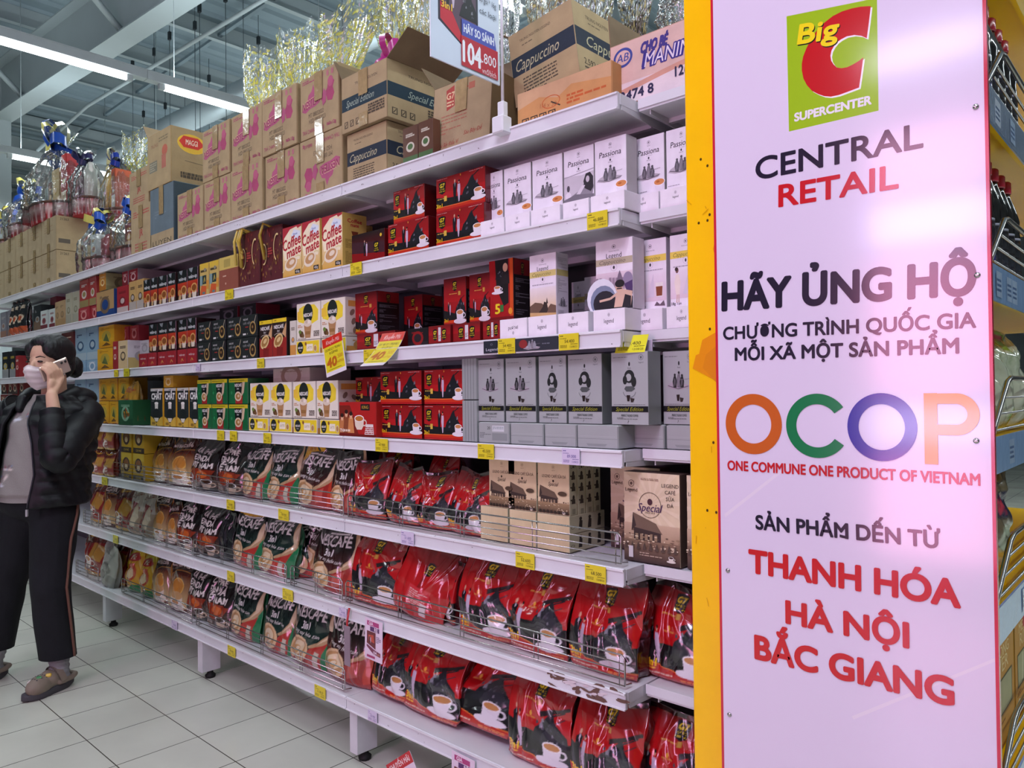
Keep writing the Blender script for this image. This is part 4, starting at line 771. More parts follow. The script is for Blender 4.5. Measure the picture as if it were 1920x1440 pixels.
# ---- foil pouches
def mk_bag(art, w, h, d, seed, nu=84, nv=104, side='#4d1014', back='#5d0f14', edge=.55, lean=.0, crumple=1., top=.07, bot=.8, m=None, slump=0.):
    img = art.raster(nu, nv)
    r = np.random.RandomState(seed)
    ns, nb = 5, 10
    U = np.concatenate([np.linspace(-1, 1, nu), np.ones(ns), np.linspace(1, -1, nb), -np.ones(ns)])
    T = np.concatenate([np.full(nu, -1.), np.linspace(-1, 1, ns+2)[1:-1], np.full(nb, 1.), np.linspace(1, -1, ns+2)[1:-1]])
    N = len(U); V = np.linspace(0, 1, nv)
    U2, V2 = np.meshgrid(U, V); T2 = np.tile(T, (nv, 1))
    prof = np.interp(V2, [0, .04, .18, .45, .75, 1-top, 1], [bot*.8, bot, 1., .9, .55, .03, .02])
    b = d/2*prof
    hw = w/2*np.interp(V2, [0, .05, .3, .8, 1], [.93, .97, 1., .99, .97])
    lens = edge+(1-edge)*(1-np.abs(U2)**2.4)
    front = (np.abs(T2) >= .999)
    X = U2*hw*np.where(front, 1, 1-.12*(1-T2**2)*np.clip(prof, 0, 1))
    Y = T2*b*np.where(front, lens, edge)
    Z = V2*h
    # creases and folds of the film
    P = np.stack([X/w, Z/h], -1); dis = np.zeros_like(X)
    for i in range(9):
        th = r.uniform(0, PI); k = r.uniform(5, 13); n = np.array([math.cos(th), math.sin(th)])
        g = np.exp(-((P[..., 0]-r.uniform(-.5, .5))**2/.10+(P[..., 1]-r.uniform(.05, 1))**2/.12))
        ph = P@n*k+r.uniform(0, 6)+1.2*np.sin(P[..., 0]*6+r.uniform(0, 6))
        dis += g*(np.abs(np.sin(ph))-.5)*r.uniform(.004, .011)
    for i in range(5):      # long pulls running from the top seal
        x0 = r.uniform(-.45, .45); sl = r.uniform(-.7, .7); q = P[..., 0]-x0-sl*(1-P[..., 1]); dis += np.exp(-(q/.028)**2)*np.clip((P[..., 1]-.35)*2, 0, 1)*r.uniform(-.009, .009)
    dis *= crumple*np.interp(V2, [0, .06, 1-top, 1], [.3, 1, 1, .25])
    Y = Y+np.where(T2 < 0, -1, 1)*dis*np.where(front, 1, .4)
    X = X+np.where(front, 0, np.sign(U2)*dis*.8)
    wob = np.sin(V2*7+r.uniform(0, 6))*.006+np.sin(U2*3+r.uniform(0, 6))*.004
    X = X+wob*np.where(V2 > .1, 1, V2*10); Z = Z+np.sin(U2*2.5+r.uniform(0, 6))*.008*V2**2*crumple
    Y = Y+lean*V2**1.6*h+.018*np.sin(U2*2+r.uniform(0, 6))*np.clip((V2-.6)*2.5, 0, 1)**2*crumple
    if slump: Z = Z*(1-slump*V2*.5); Y = Y-slump*.06*np.sin(V2*PI)
    Z = Z-Z[0].min()
    col = np.empty((nv, N, 3)); col[:] = lin(back)
    col[:, :nu] = img; sc = np.array(lin(side)); col[:, nu:nu+ns] = sc; col[:, N-ns:] = sc
    col[:, nu] = img[:, -1]
    idx = np.arange(nv*N).reshape(nv, N); fs = []
    for j in range(nv-1):
        a, c = idx[j], idx[j+1]; fs += list(zip(a, np.roll(a, -1), np.roll(c, -1), c))
    vs = np.stack([X, Y, Z], -1).reshape(-1, 3)
    mb = MB(); mb.add(vs.tolist(), fs+[tuple(idx[0][::-1]), tuple(idx[-1])], [tuple(c) for c in col.reshape(-1, 3)], 0, True)
    return mb.mesh('pouch', m or M_FOIL)
# ------------------------------------------------------------------ shelf articles, shelf by shelf
def D(name, w, d, h, art, m=M_BOX, side=None, side_col=None, top=None, col=None, ch=.0012):
    design(name, w, d, h, mk_box(w, d, h, art, m, side, top, col, side_col, ch))
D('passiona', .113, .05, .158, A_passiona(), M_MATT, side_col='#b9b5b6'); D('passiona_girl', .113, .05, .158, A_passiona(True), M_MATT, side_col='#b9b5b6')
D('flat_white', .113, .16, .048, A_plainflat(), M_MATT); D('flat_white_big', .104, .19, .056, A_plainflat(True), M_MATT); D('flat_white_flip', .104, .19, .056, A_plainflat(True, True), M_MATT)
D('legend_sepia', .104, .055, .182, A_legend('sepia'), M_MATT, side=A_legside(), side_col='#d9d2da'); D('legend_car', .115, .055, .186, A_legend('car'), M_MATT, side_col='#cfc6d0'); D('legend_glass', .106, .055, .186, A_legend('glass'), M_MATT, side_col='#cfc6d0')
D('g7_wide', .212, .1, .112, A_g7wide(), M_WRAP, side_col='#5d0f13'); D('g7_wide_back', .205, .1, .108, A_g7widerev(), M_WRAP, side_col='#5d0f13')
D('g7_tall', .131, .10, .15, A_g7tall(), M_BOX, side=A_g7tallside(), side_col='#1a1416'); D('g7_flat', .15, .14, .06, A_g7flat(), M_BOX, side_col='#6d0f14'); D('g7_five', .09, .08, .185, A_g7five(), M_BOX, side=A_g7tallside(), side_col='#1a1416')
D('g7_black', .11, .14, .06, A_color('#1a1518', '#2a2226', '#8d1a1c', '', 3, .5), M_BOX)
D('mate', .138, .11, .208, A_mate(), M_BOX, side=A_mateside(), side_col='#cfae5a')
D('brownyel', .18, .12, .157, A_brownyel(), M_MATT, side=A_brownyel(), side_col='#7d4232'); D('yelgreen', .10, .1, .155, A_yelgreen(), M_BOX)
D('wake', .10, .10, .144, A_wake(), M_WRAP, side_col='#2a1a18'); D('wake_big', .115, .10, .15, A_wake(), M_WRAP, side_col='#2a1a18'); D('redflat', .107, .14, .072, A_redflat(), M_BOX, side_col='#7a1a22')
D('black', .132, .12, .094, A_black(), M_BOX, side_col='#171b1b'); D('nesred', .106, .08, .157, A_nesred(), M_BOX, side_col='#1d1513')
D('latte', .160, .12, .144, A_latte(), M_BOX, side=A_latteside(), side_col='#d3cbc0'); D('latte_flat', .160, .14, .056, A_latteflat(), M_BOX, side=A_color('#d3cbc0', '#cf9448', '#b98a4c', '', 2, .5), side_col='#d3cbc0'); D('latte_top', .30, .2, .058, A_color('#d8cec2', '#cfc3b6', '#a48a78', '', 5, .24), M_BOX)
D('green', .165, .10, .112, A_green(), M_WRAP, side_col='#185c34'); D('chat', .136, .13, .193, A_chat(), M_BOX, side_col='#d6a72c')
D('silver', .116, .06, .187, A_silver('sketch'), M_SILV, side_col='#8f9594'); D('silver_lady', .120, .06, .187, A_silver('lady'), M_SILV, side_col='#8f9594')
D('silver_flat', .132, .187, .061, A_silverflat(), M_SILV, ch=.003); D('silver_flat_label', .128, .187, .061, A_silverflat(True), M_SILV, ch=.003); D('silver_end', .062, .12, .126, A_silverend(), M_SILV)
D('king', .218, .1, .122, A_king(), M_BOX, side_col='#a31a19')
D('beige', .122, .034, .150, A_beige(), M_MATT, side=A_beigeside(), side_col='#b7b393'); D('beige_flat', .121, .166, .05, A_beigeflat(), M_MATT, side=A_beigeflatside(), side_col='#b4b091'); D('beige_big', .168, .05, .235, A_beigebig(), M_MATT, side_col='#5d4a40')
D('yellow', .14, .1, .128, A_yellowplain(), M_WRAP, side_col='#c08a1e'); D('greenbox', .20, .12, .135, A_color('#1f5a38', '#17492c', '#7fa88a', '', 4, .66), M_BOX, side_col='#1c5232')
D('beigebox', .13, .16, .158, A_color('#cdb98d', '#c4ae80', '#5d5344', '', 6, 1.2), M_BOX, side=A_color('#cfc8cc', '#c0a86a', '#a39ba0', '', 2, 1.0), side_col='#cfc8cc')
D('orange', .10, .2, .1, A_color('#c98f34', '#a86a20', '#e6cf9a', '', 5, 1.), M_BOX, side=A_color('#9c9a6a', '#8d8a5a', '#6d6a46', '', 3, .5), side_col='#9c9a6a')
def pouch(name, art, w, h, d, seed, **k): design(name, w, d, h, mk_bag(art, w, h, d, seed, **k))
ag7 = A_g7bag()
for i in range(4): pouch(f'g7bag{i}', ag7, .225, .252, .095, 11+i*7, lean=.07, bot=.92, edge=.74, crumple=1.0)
pouch('g7bag_s', ag7, .175, .20, .085, 5, lean=.05, crumple=1.1, edge=.7); pouch('g7bag_s2', ag7, .175, .20, .085, 9, lean=.07, crumple=1.1, edge=.7)
_b = A_g7bag(); _b.items = [x for x in _b.items[:2]]; _b.rect(.3, .2, .7, .5, '#c9303a'); _b.lines(.33, .67, .22, .46, 8, '#e6b8b4', 3); _b.rect(.44, .5, .5, 1.05, '#8d1216'); _b.rect(.6, .12, .72, .3, '#dcd0d0'); _b.badge(.5, .8, .15)
pouch('g7bag_back', _b, .225, .25, .09, 33, lean=.1, edge=.6)
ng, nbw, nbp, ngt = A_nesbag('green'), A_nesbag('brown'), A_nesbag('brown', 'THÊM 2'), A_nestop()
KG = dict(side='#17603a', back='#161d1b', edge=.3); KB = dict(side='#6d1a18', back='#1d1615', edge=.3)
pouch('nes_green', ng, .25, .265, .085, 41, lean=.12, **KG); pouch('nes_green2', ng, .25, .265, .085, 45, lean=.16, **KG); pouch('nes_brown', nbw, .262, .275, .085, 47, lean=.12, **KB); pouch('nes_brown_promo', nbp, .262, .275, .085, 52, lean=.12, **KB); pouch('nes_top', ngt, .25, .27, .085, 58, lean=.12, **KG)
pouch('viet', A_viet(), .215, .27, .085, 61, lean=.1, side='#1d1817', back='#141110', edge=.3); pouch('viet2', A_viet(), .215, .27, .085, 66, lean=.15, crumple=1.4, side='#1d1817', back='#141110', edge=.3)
pouch('gold', A_gold(), .215, .27, .08, 71, side='#c58a2c', back='#8d5a24', edge=.25, lean=.1); pouch('gold2', A_gold(logo='Gold'), .2, .27, .08, 76, side='#c58a2c', back='#8d5a24', edge=.25, lean=.1)
pouch('redbag', A_redbag(), .2, .25, .08, 81, side='#7a1f1c', back='#5d1816', edge=.3, lean=.1); pouch('mac', A_mac(), .19, .25, .09, 86, side='#c9a02c', back='#8d701c', edge=.3, lean=.08); pouch('cream', A_cream(), .2, .26, .08, 91, side='#a89684', back='#8d7a6a', edge=.3, lean=.1, crumple=1.4)
pouch('blackbag', A_color('#17171a', '#1f1e22', '#2c2a30', '', 3, 1.3), .2, .27, .09, 95, side='#121215', back='#101012', edge=.3, lean=.08)

# --- second shelf from top
row(2, 'passiona', [(910, 944), (945, 997), (998, 1056)], 'white upright coffee box with pencil sketch', y=.06, dz=.07-.022, jit=0)
row(2, 'passiona_girl', [(1057, 1115)], 'white coffee box with drawing of long-haired girl reading', y=.06, dz=.048, jit=0)
row(2, 'passiona', [(1115, 1176)], 'white upright coffee box with pencil sketch', y=.055, dz=.048, jit=0)
row(2, 'passiona', [(1188, 1247), (1249, 1308)], 'white upright coffee box with pencil sketch', y=.12, dz=.05, jit=0)
row(2, 'flat_white', [(901, 946), (947, 994), (995, 1051), (1055, 1105), (1107, 1172)], 'flat white box with small round crest', y=.012, jit=0)
row(2, 'flat_white', [(1177, 1236), (1237, 1298)], 'flat white box with small round crest', y=.087, jit=0)
row(2, 'g7_wide', [(727, 804), (815, 906)], 'red film-wrapped coffee pack with couple, lower layer')
row(2, 'g7_wide', [(736, 795), (815, 908)], 'red film-wrapped coffee pack with couple, upper layer', dz=.113, y=.03)
row(2, 'g7_wide_back', [(659, 721)], 'dark red pack with glaring silver film beside creamer boxes')
row(2, 'mate', [(529, 565), (566, 600), (601, 640)], 'cream and red coffee creamer box with swirling cup', cat='creamer box', oname='creamer_box')
_d = set_on('mate', XP(656, .14, 1.9)-.138, .14, LEV[2], 'creamer_box'); put(_d, 'creamer box in second row behind the front three', LNAME[2], 'creamer box')
_d = set_on('mate', XP(682, .26, 1.9)-.138, .26, LEV[2], 'creamer_box'); put(_d, 'creamer box in third row behind the front three', LNAME[2], 'creamer box')
row(2, 'brownyel', [(411, 447)], 'brown and dull yellow box beside the maroon gift bags', jit=0)
row(2, 'yelgreen', [(374, 391), (392, 410)], 'narrow yellow box with dark green and orange panels')
row(2, 'wake_big', [(269, 282), (282, 295), (295, 312), (313, 328), (331, 349), (351, 371)], 'tall black over red coffee box with cup')
D('redcafe', .12, .12, .155, A_color('#97222b', '#b9a9a4', '#6d1a20', '', 4, 1.2), M_BOX); D('kraftcafe', .10, .12, .165, A_color('#bb9a5e', '#a9a197', '#5d4a34', '', 5, 1.5), M_BOX)
row(2, 'redcafe', [(217, 238)], 'deep red box with a jagged pale base'); row(2, 'kraftcafe', [(239, 253), (254, 268)], 'golden kraft-coloured box with a jagged pale base')
D('redsmall', .1, .3, .075, A_color('#8d2430', '#7a1e28', '#c9a8a4', '', 6, .7), M_BOX, side_col='#8a7f84'); row(2, 'redsmall', [(227, 238), (239, 256)], 'small dark red box stacked on other boxes', dz=.158, y=.03)
row(2, 'orange', [(186, 199)], 'orange box with olive side stacked on a blue box', dz=.155, cat='food box', oname='food_box', jit=0)
D('blueic', .26, .14, .152, A_color('#a98a5a', '#1f3f77', '#6d5a44', '', 7, .6), M_BOX, side_col='#1f3f77')
row(2, 'blueic', [(181, 214)], 'brown box with a dark blue base and pale lettering', cat='food box', oname='food_box', jit=0)
D('redtall', .14, .1, .17, A_color('#a8403c', '#9a8a5a', '#d9cfc4', '', 8, 1.3), M_WRAP); D('redlow', .15, .12, .085, A_color('#9c3038', '#8d2830', '#c98a84', '', 9, .6), M_BOX); D('paleslim', .09, .1, .2, A_color('#b4b39c', '#a8a894', '#8d8a70', '', 10, 1.8), M_WRAP)
row(2, 'redlow', [(147, 167), (169, 181)], 'low red box under tall film-wrapped red boxes'); row(2, 'redtall', [(148, 165), (167, 180)], 'tall film-wrapped red box on a low red box', dz=.086)
row(2, 'paleslim', [(122, 133), (134, 146)], 'tall slim pale green-grey box')
D('kraftslim', .1, .1, .165, A_color('#a98f6a', '#9c8058', '#7d6a50', '', 11, 1.5), M_BOX); D('maroonslim', .12, .1, .24, A_color('#7d3a44', '#6d2f38', '#93525a', '', 12, 1.8), M_BOX); D('whiteslim', .1, .1, .13, A_color('#b9c4bf', '#6d3238', '#8d5a5c', '', 13, 1.2), M_BOX)
row(2, 'kraftslim', [(102, 111), (111, 122)], 'slim brown box in a blurred far row'); row(2, 'maroonslim', [(92, 103)], 'tall maroon box standing behind slim brown boxes', y=.1); row(2, 'whiteslim', [(76, 89), (90, 101)], 'white and dark red box in a far row')
pouch('blackred', A_color('#1e2022', '#b1502f', '#c9b9a0', '', 14, 1.6), .12, .24, .07, 96, nu=28, nv=40, side='#17181a', edge=.4)
for sp in ((27, 34), (35, 43), (45, 60)): row(2, 'blackred', [sp], 'black pouch with an orange-red panel in a far row', cat='coffee bag', oname='coffee_bag')
D('blackslim', .1, .1, .18, A_color('#23282a', '#6d5a48', '#8d9290', '', 15, 1.7), M_BOX); row(2, 'blackslim', [(62, 76)], 'black box with pale lettering between far pouches and white boxes')
D('greyslim', .12, .1, .2, A_color('#77787f', '#8d6a58', '#a9a4a4', '', 16, 1.6), M_BOX); row(2, 'greyslim', [(0, 12), (13, 25)], 'grey and brown box at the left picture edge')

# --- third shelf from top
row(3, 'legend_sepia', [(993, 1044)], 'white and gold cappuccino box with brown landscape', y=.05, dz=.055, jit=0)
row(3, 'legend_car', [(1117, 1188)], 'white cappuccino box with a woman in an open car', y=.05, dz=.057, jit=0)
_o = row(3, 'legend_car', [(1096, 1140)], 'shaded cappuccino box half hidden behind the car lady box', y=.22, dz=.0, jit=0)
_o = row(3, 'legend_sepia', [(1072, 1098)], 'shaded pale green box deep between the gold and car boxes', y=.25, dz=0, jit=0)
row(3, 'legend_glass', [(1190, 1251), (1256, 1318)], 'white box with yellow band, standing lady and coffee glass', y=.12, dz=.057, jit=0)
row(3, 'flat_white_flip', [(937, 989)], 'flat white box with upside-down lettering under red boxes', y=.012, jit=0)
row(3, 'flat_white_big', [(990, 1044), (1046, 1104), (1112, 1173)], 'flat white box with dark lettering on its end', y=.012, jit=0)
row(3, 'flat_white_big', [(1176, 1243), (1249, 1308)], 'flat white box with dark lettering on its end', y=.087, jit=0)
row(3, 'g7_five', [(917, 964)], 'red box lying on end with large yellow five', y=.07, dz=.062, jit=0)
row(3, 'g7_tall', [(666, 708), (832, 875), (880, 920)], 'red and black upright coffee box', y=.07, dz=.065, jit=0)
row(3, 'g7_tall', [(757, 793)], 'red coffee box standing deep in the dark gap', y=.2, dz=.055, jit=0)
row(3, 'g7_flat', [(668, 740), (803, 845), (846, 898), (902, 938)], 'flat red box with round yellow and black badges', y=.02)
row(3, 'g7_black', [(761, 800)], 'upside-down black box between flat red ones', y=.03)
row(3, 'latte', [(554, 599), (600, 646)], 'white and yellow latte box with iced glass, upper layer', dz=.058)
row(3, 'latte_flat', [(555, 600), (602, 648)], 'flat yellow latte box with black oval, lower layer')
D('whiteslim2', .05, .12, .14, A_color('#d6d0c4', '#cf9448', '#8d8478', '', 17, 2.4), M_BOX); row(3, 'whiteslim2', [(541, 553)], 'narrow white box end left of the latte boxes')
row(3, 'nesred', [(484, 509), (511, 538)], 'dark red upright coffee box with yellow top band')
row(3, 'black', [(370, 395), (396, 422), (423, 451), (452, 482)], 'black coffee box with golden cup, lower layer'); row(3, 'black', [(370, 395), (396, 422), (423, 451), (452, 482)], 'black coffee box with golden cup, upper layer', dz=.0955)
D('darkback', .2, .12, .07, A_color('#1d1a20', '#17151a', '#6d6a72', '', 18, .6), M_BOX, side_col='#7a2230'); row(3, 'darkback', [(411, 445), (447, 478)], 'dark box lying deep on top of the black boxes', dz=.192, y=.12)
row(3, 'wake', [(279, 295), (296, 314), (315, 330), (331, 348), (350, 367)], 'slim black over red coffee box with cup', dz=.074)
row(3, 'redflat', [(259, 275), (276, 292), (293, 309), (310, 328), (331, 348), (349, 367)], 'small bright red box on the shelf front', y=.01)
row(3, 'beigebox', [(221, 239)], 'beige box with white printed side', y=.02); D('whitebox', .12, .1, .08, A_color('#c9c4c8', '#bdb8bc', '#a39da2', '', 19, .7), M_BOX); row(3, 'whitebox', [(259, 279)], 'plain white box end behind small red boxes', y=.08, dz=.075)
row(3, 'redlow', [(224, 240), (242, 258)], 'dark red box stacked above the beige box', y=.08, dz=.16)
D('redslim', .06, .1, .16, A_color('#9c2c30', '#8d2428', '#d9c9c0', '', 20, 2), M_BOX); row(3, 'redslim', [(211, 219)], 'narrow red box between yellow packs and beige box')
row(3, 'yellow', [(182, 211)], 'yellow film-wrapped pack with green picture, lower of two'); row(3, 'yellow', [(184, 213)], 'yellow film-wrapped pack with green picture, upper of two', dz=.1295)
D('bluebox', .17, .1, .2, A_color('#8fb0c0', '#a9c0c8', '#3f5f80', '', 21, 1.3), M_WRAP); D('bluelow', .17, .1, .07, A_color('#7d9fb4', '#6d8fa6', '#c9d4d8', '', 22, .5), M_BOX)
row(3, 'bluelow', [(140, 160), (161, 182)], 'low pale blue box beside the yellow packs'); row(3, 'bluebox', [(140, 162), (163, 184)], 'pale blue upright box on low blue ones', dz=.071, y=.03)
D('farmix', .14, .1, .16, A_color('#5d2a28', '#c9a23c', '#d9cfb0', '', 23, 1.1), M_BOX); D('farblack', .14, .1, .2, A_color('#202428', '#8d8f90', '#b9a24a', '', 24, 1.5), M_BOX)
row(3, 'farmix', [(115, 138)], 'brown and yellow box above the hair bun of the woman', dz=.1); row(3, 'farblack', [(4, 16), (16, 27)], 'black and grey pouch at the far left edge'); row(3, 'redslim', [(28, 40)], 'red box just left of the woman\'s forehead', fix=1.5)

# --- fourth shelf from top
row(4, 'silver_end', [(867, 895)], 'silver box turned end-on, lower of two', jit=0); row(4, 'silver_end', [(866, 894)], 'silver box turned end-on, upper of two', dz=.128, jit=0)
row(4, 'silver', [(897, 946), (948, 1006)], 'silver upright box with black sketch of a couple', y=.03, dz=.062, jit=0)
row(4, 'silver_lady', [(1010, 1063), (1065, 1130), (1146, 1217)], 'silver upright box with black line drawing of a lady', y=.03, dz=.062, jit=0)
row(4, 'silver', [(1243, 1306)], 'silver upright box with black sketch of a couple', y=.10, dz=.062, jit=0)
row(4, 'silver_flat_label', [(897, 955)], 'flat silver box with a white label', y=.012, jit=0)
row(4, 'silver_flat', [(957, 1019), (1021, 1081), (1082, 1160)], 'flat silver box lying under upright ones', y=.012, jit=0)
row(4, 'silver_flat', [(1168, 1246), (1249, 1322)], 'flat silver box lying under upright ones', y=.088, jit=0)
row(4, 'g7_wide', [(712, 789), (792, 868)], 'red coffee pack with couple, lower layer beside silver boxes'); row(4, 'g7_wide', [(712, 790), (792, 868)], 'red coffee pack with couple, upper layer beside silver boxes', dz=.113)
row(4, 'g7_wide', [(664, 712)], 'dull red pack partly hidden behind the king coffee box', y=.10, dz=.10, fix=.95)
row(4, 'g7_wide', [(664, 712)], 'shaded red pack low behind the bright red box', y=.16, dz=.0, fix=.8)
row(4, 'king', [(636, 706)], 'bright red coffee box with crown badge, cup and people', y=.0, jit=0)
row(4, 'latte', [(466, 505), (506, 546), (547, 590), (591, 632)], 'white and yellow latte box with iced glass, upper layer', dz=.058); row(4, 'latte_flat', [(465, 502), (504, 546), (549, 594), (597, 638)], 'flat yellow latte box with black oval, lower layer')
row(4, 'latte_top', [(511, 580)], 'long white patterned box lying on top of the latte boxes', y=.1, dz=.203)
row(4, 'green', [(369, 395), (396, 426), (427, 463)], 'green film-wrapped coffee pack with yellow top edge, lower layer'); row(4, 'green', [(369, 395), (396, 426), (427, 463)], 'green film-wrapped coffee pack with yellow top edge, upper layer', dz=.113)
row(4, 'chat', [(282, 305), (307, 329), (330, 352), (355, 377)], 'black and yellow box with tall beer-like glass', y=.03)
D('orange_low', .10, .13, .06, A_color('#d6ae3c', '#c89a2c', '#e9d9a0', '', 5, .6), M_BOX, side_col='#c8a032'); row(4, 'orange_low', [(304, 322)], 'yellow box lying on top of the black and yellow boxes', dz=.195, y=.03, cat='food box', oname='food_box')
row(4, 'yellow', [(183, 203), (204, 220)], 'yellow wrapped pack behind the small green box, lower layer', y=.03, dz=0.); row(4, 'yellow', [(183, 203), (204, 220), (222, 242)], 'yellow wrapped pack behind the small green box, upper layer', y=.03, dz=.1295)
row(4, 'greenbox', [(222, 249)], 'small dark green box on the shelf edge', y=-.01, jit=0)
pouch('kraftbag', A_color('#b9862c', '#7a5224', '#a8342c', '', 25, 1.5), .2, .24, .09, 99, nu=28, nv=40, side='#8d6a24', edge=.4); pouch('silverbag', A_color('#9a9a92', '#7d7d76', '#5d5d56', '', 26, 1.5), .15, .24, .08, 103, nu=28, nv=40, side='#8d8d86', edge=.4)
row(4, 'kraftbag', [(250, 277)], 'golden brown pouch with a red label', cat='coffee bag', oname='coffee_bag', y=.03); row(4, 'silverbag', [(238, 254)], 'crumpled silver pouch next to the golden brown one', cat='coffee bag', oname='coffee_bag', y=.09)
row(4, 'bluelow', [(140, 160), (161, 181)], 'low pale blue box behind the woman\'s shoulder'); row(4, 'bluebox', [(140, 160), (160, 181)], 'pale blue box above low blue ones, behind the woman', dz=.071)
D('fargrid', .13, .1, .09, A_color('#6d2a28', '#3d3230', '#b9a890', '', 27, .7), M_BOX)
for q in range(3): row(4, 'fargrid', [(1, 12), (13, 22), (23, 33), (34, 44)], f'small brown box at the far left, {["lower", "middle", "upper"][q]} layer', dz=.092*q)

# --- third shelf from bottom: pouches behind low wire fences
BAG = dict(cat='coffee bag', oname='coffee_bag')
row(5, 'beige_big', [(1170, 1277)], 'large beige coffee box with house picture and sun rays', y=.09, jit=0)
row(5, 'beige_big', [(1145, 1240)], 'large beige box hidden behind the front large beige one', y=.2, jit=0); row(5, 'beige_big', [(1288, 1400)], 'beige box cut off by the yellow post', y=.10, jit=0)
row(5, 'beige', [(917, 966), (953, 1007), (1008, 1069)], 'beige upright box with old house photograph', y=.06, dz=.10, jit=0)
for q in range(1, 4): _o = set_on('beige', XP(1069, .06, .95)-.122+.0*q, .06+.037*q+.0, LEV[5]+.10, 'coffee_box'); put(_o, ['', 'beige box directly behind the front house box', 'beige box second behind the front house box', 'beige box third behind the front house box'][q], LNAME[5], 'coffee box')
row(5, 'beige_flat', [(901, 953), (955, 1006), (1007, 1069)], 'flat beige box, lower layer behind the wire fence', y=.055, jit=0); row(5, 'beige_flat', [(901, 953), (955, 1006), (1007, 1069)], 'flat beige box, upper layer behind the wire fence', y=.055, dz=.0505, jit=0)
def bags(lv, items, desc, y=.05, **k):
    for (des, a, b, *mod) in items:
        mod = mod[0] if mod else {}
        w, d, h = DES[des][:3]; yy = mod.get('y', y); xa, xb = XP(a, yy, LEV[lv]+.1), XP(b, yy, LEV[lv]+.1); s = (xb-xa)/w*.985; sc = mod.get('s', s)
        o = set_on(des, (xa+xb)/2, yy+d/2, LEV[lv]+.003+mod.get('dz', 0)+abs(math.sin(mod.get('rx', 0)))*d*.45, 'coffee_bag', rz=mod.get('rz', _rr.uniform(-.05, .05)), ry=mod.get('ry', 0), rx=mod.get('rx', 0), sx=s, sy=min(1.05, s), sz=min(mod.get('sz', min(1.1, .4+.6*s)), {5: .238, 6: .248, 7: .262}[lv]/h))
        put(o, mod.get('t', desc), LNAME[lv], 'coffee bag', k.get('group'))
bags(5, [('g7bag_s', 655, 716), ('g7bag_s2', 720, 779), ('g7bag_s', 778, 838), ('g7bag_s2', 836, 909)], 'small red and black foil coffee bag with cup')
bags(5, [('g7bag_s', 700, 760, dict(y=.2, dz=.04)), ('g7bag_s2', 790, 850, dict(y=.2, dz=.04))], 'small red foil bag in the shaded back row')
bags(5, [('nes_brown_promo', 545, 612), ('nes_brown', 607, 664)], 'brown foil bag with large coffee cup and white lettering')
bags(5, [('nes_green2', 440, 492), ('nes_green', 490, 546)], 'black and green foil bag with large coffee cup')
bags(5, [('viet', 345, 398), ('viet2', 394, 446)], 'black iced coffee bag with white block lettering'); bags(5, [('gold', 276, 307), ('gold', 303, 352)], 'brown and gold foil bag with shiny gold edge')
D('yellowman', .13, .1, .145, A_yellowman(), M_WRAP)
row(5, 'yellowman', [(226, 246), (248, 269)], 'yellow coffee box with dark round picture, lower layer'); row(5, 'yellowman', [(227, 246), (248, 269)], 'yellow coffee box with dark round picture, upper layer', dz=.146)
pouch('redfar', A_redbag('#8d3a34'), .16, .15, .07, 107, nu=28, nv=36, side='#7a2a26', edge=.4)
for dz, nm in ((0, 'lower'), (.15, 'upper')):
    for sp in ((175, 188), (189, 206), (207, 225)): row(5, 'redfar', [sp], f'red pouch with white glass picture, {nm} layer', dz=dz, **BAG)
row(5, 'yelgreen', [(160, 172)], 'small yellow box with a black oval at the shelf end')

# --- second shelf from bottom
bags(6, [('g7bag0', 652, 742), ('g7bag1', 853, 952), ('g7bag2', 945, 1062), ('g7bag3', 1060, 1190), ('g7bag0', 1196, 1330, dict(y=.12))], 'large red foil coffee bag with white cup and couple')
bags(6, [('g7bag_back', 728, 815, dict(y=.04, ry=.28, rz=.15, t='red foil bag turned back-side out, leaning over its neighbours'))], '')
bags(6, [('g7bag1', 800, 860, dict(y=.09, rz=-.5))], 'narrow turned red bag showing its dark side')
bags(6, [('g7bag2', 690, 790, dict(y=.2, dz=.03)), ('g7bag3', 1060, 1150, dict(y=.2, dz=.03)), ('g7bag0', 940, 1030, dict(y=.2, dz=.03))], 'red bag in the dark back row')
bags(6, [('nes_brown', 572, 654)], 'brown foil bag with large cup and white lettering')
bags(6, [('nes_brown_promo', 552, 618, dict(y=.13, dz=.02))], 'brown bag with yellow corner behind the front brown bag')
bags(6, [('nes_top', 422, 480), ('nes_green', 474, 540)], 'black and green foil bag with large cup')
bags(6, [('nes_green2', 532, 580, dict(y=.1, rz=.6))], 'green bag slumped sideways between upright bags')
bags(6, [('viet2', 318, 362, dict(sz=.9)), ('viet', 360, 402, dict(sz=.9))], 'black iced coffee bag with red lettering panel'); bags(6, [('blackbag', 396, 424)], 'plain black foil bag beside the green bags')
bags(6, [('gold2', 276, 304), ('gold', 300, 322)], 'tan and gold foil bag with cup'); bags(6, [('cream', 232, 258), ('cream', 254, 280)], 'crumpled cream and red foil bag'); bags(6, [('redbag', 206, 236), ('gold2', 182, 206)], 'dark red and gold foil bag')
bags(6, [('redbag', 160, 183)], 'red foil bag behind the woman\'s jacket')
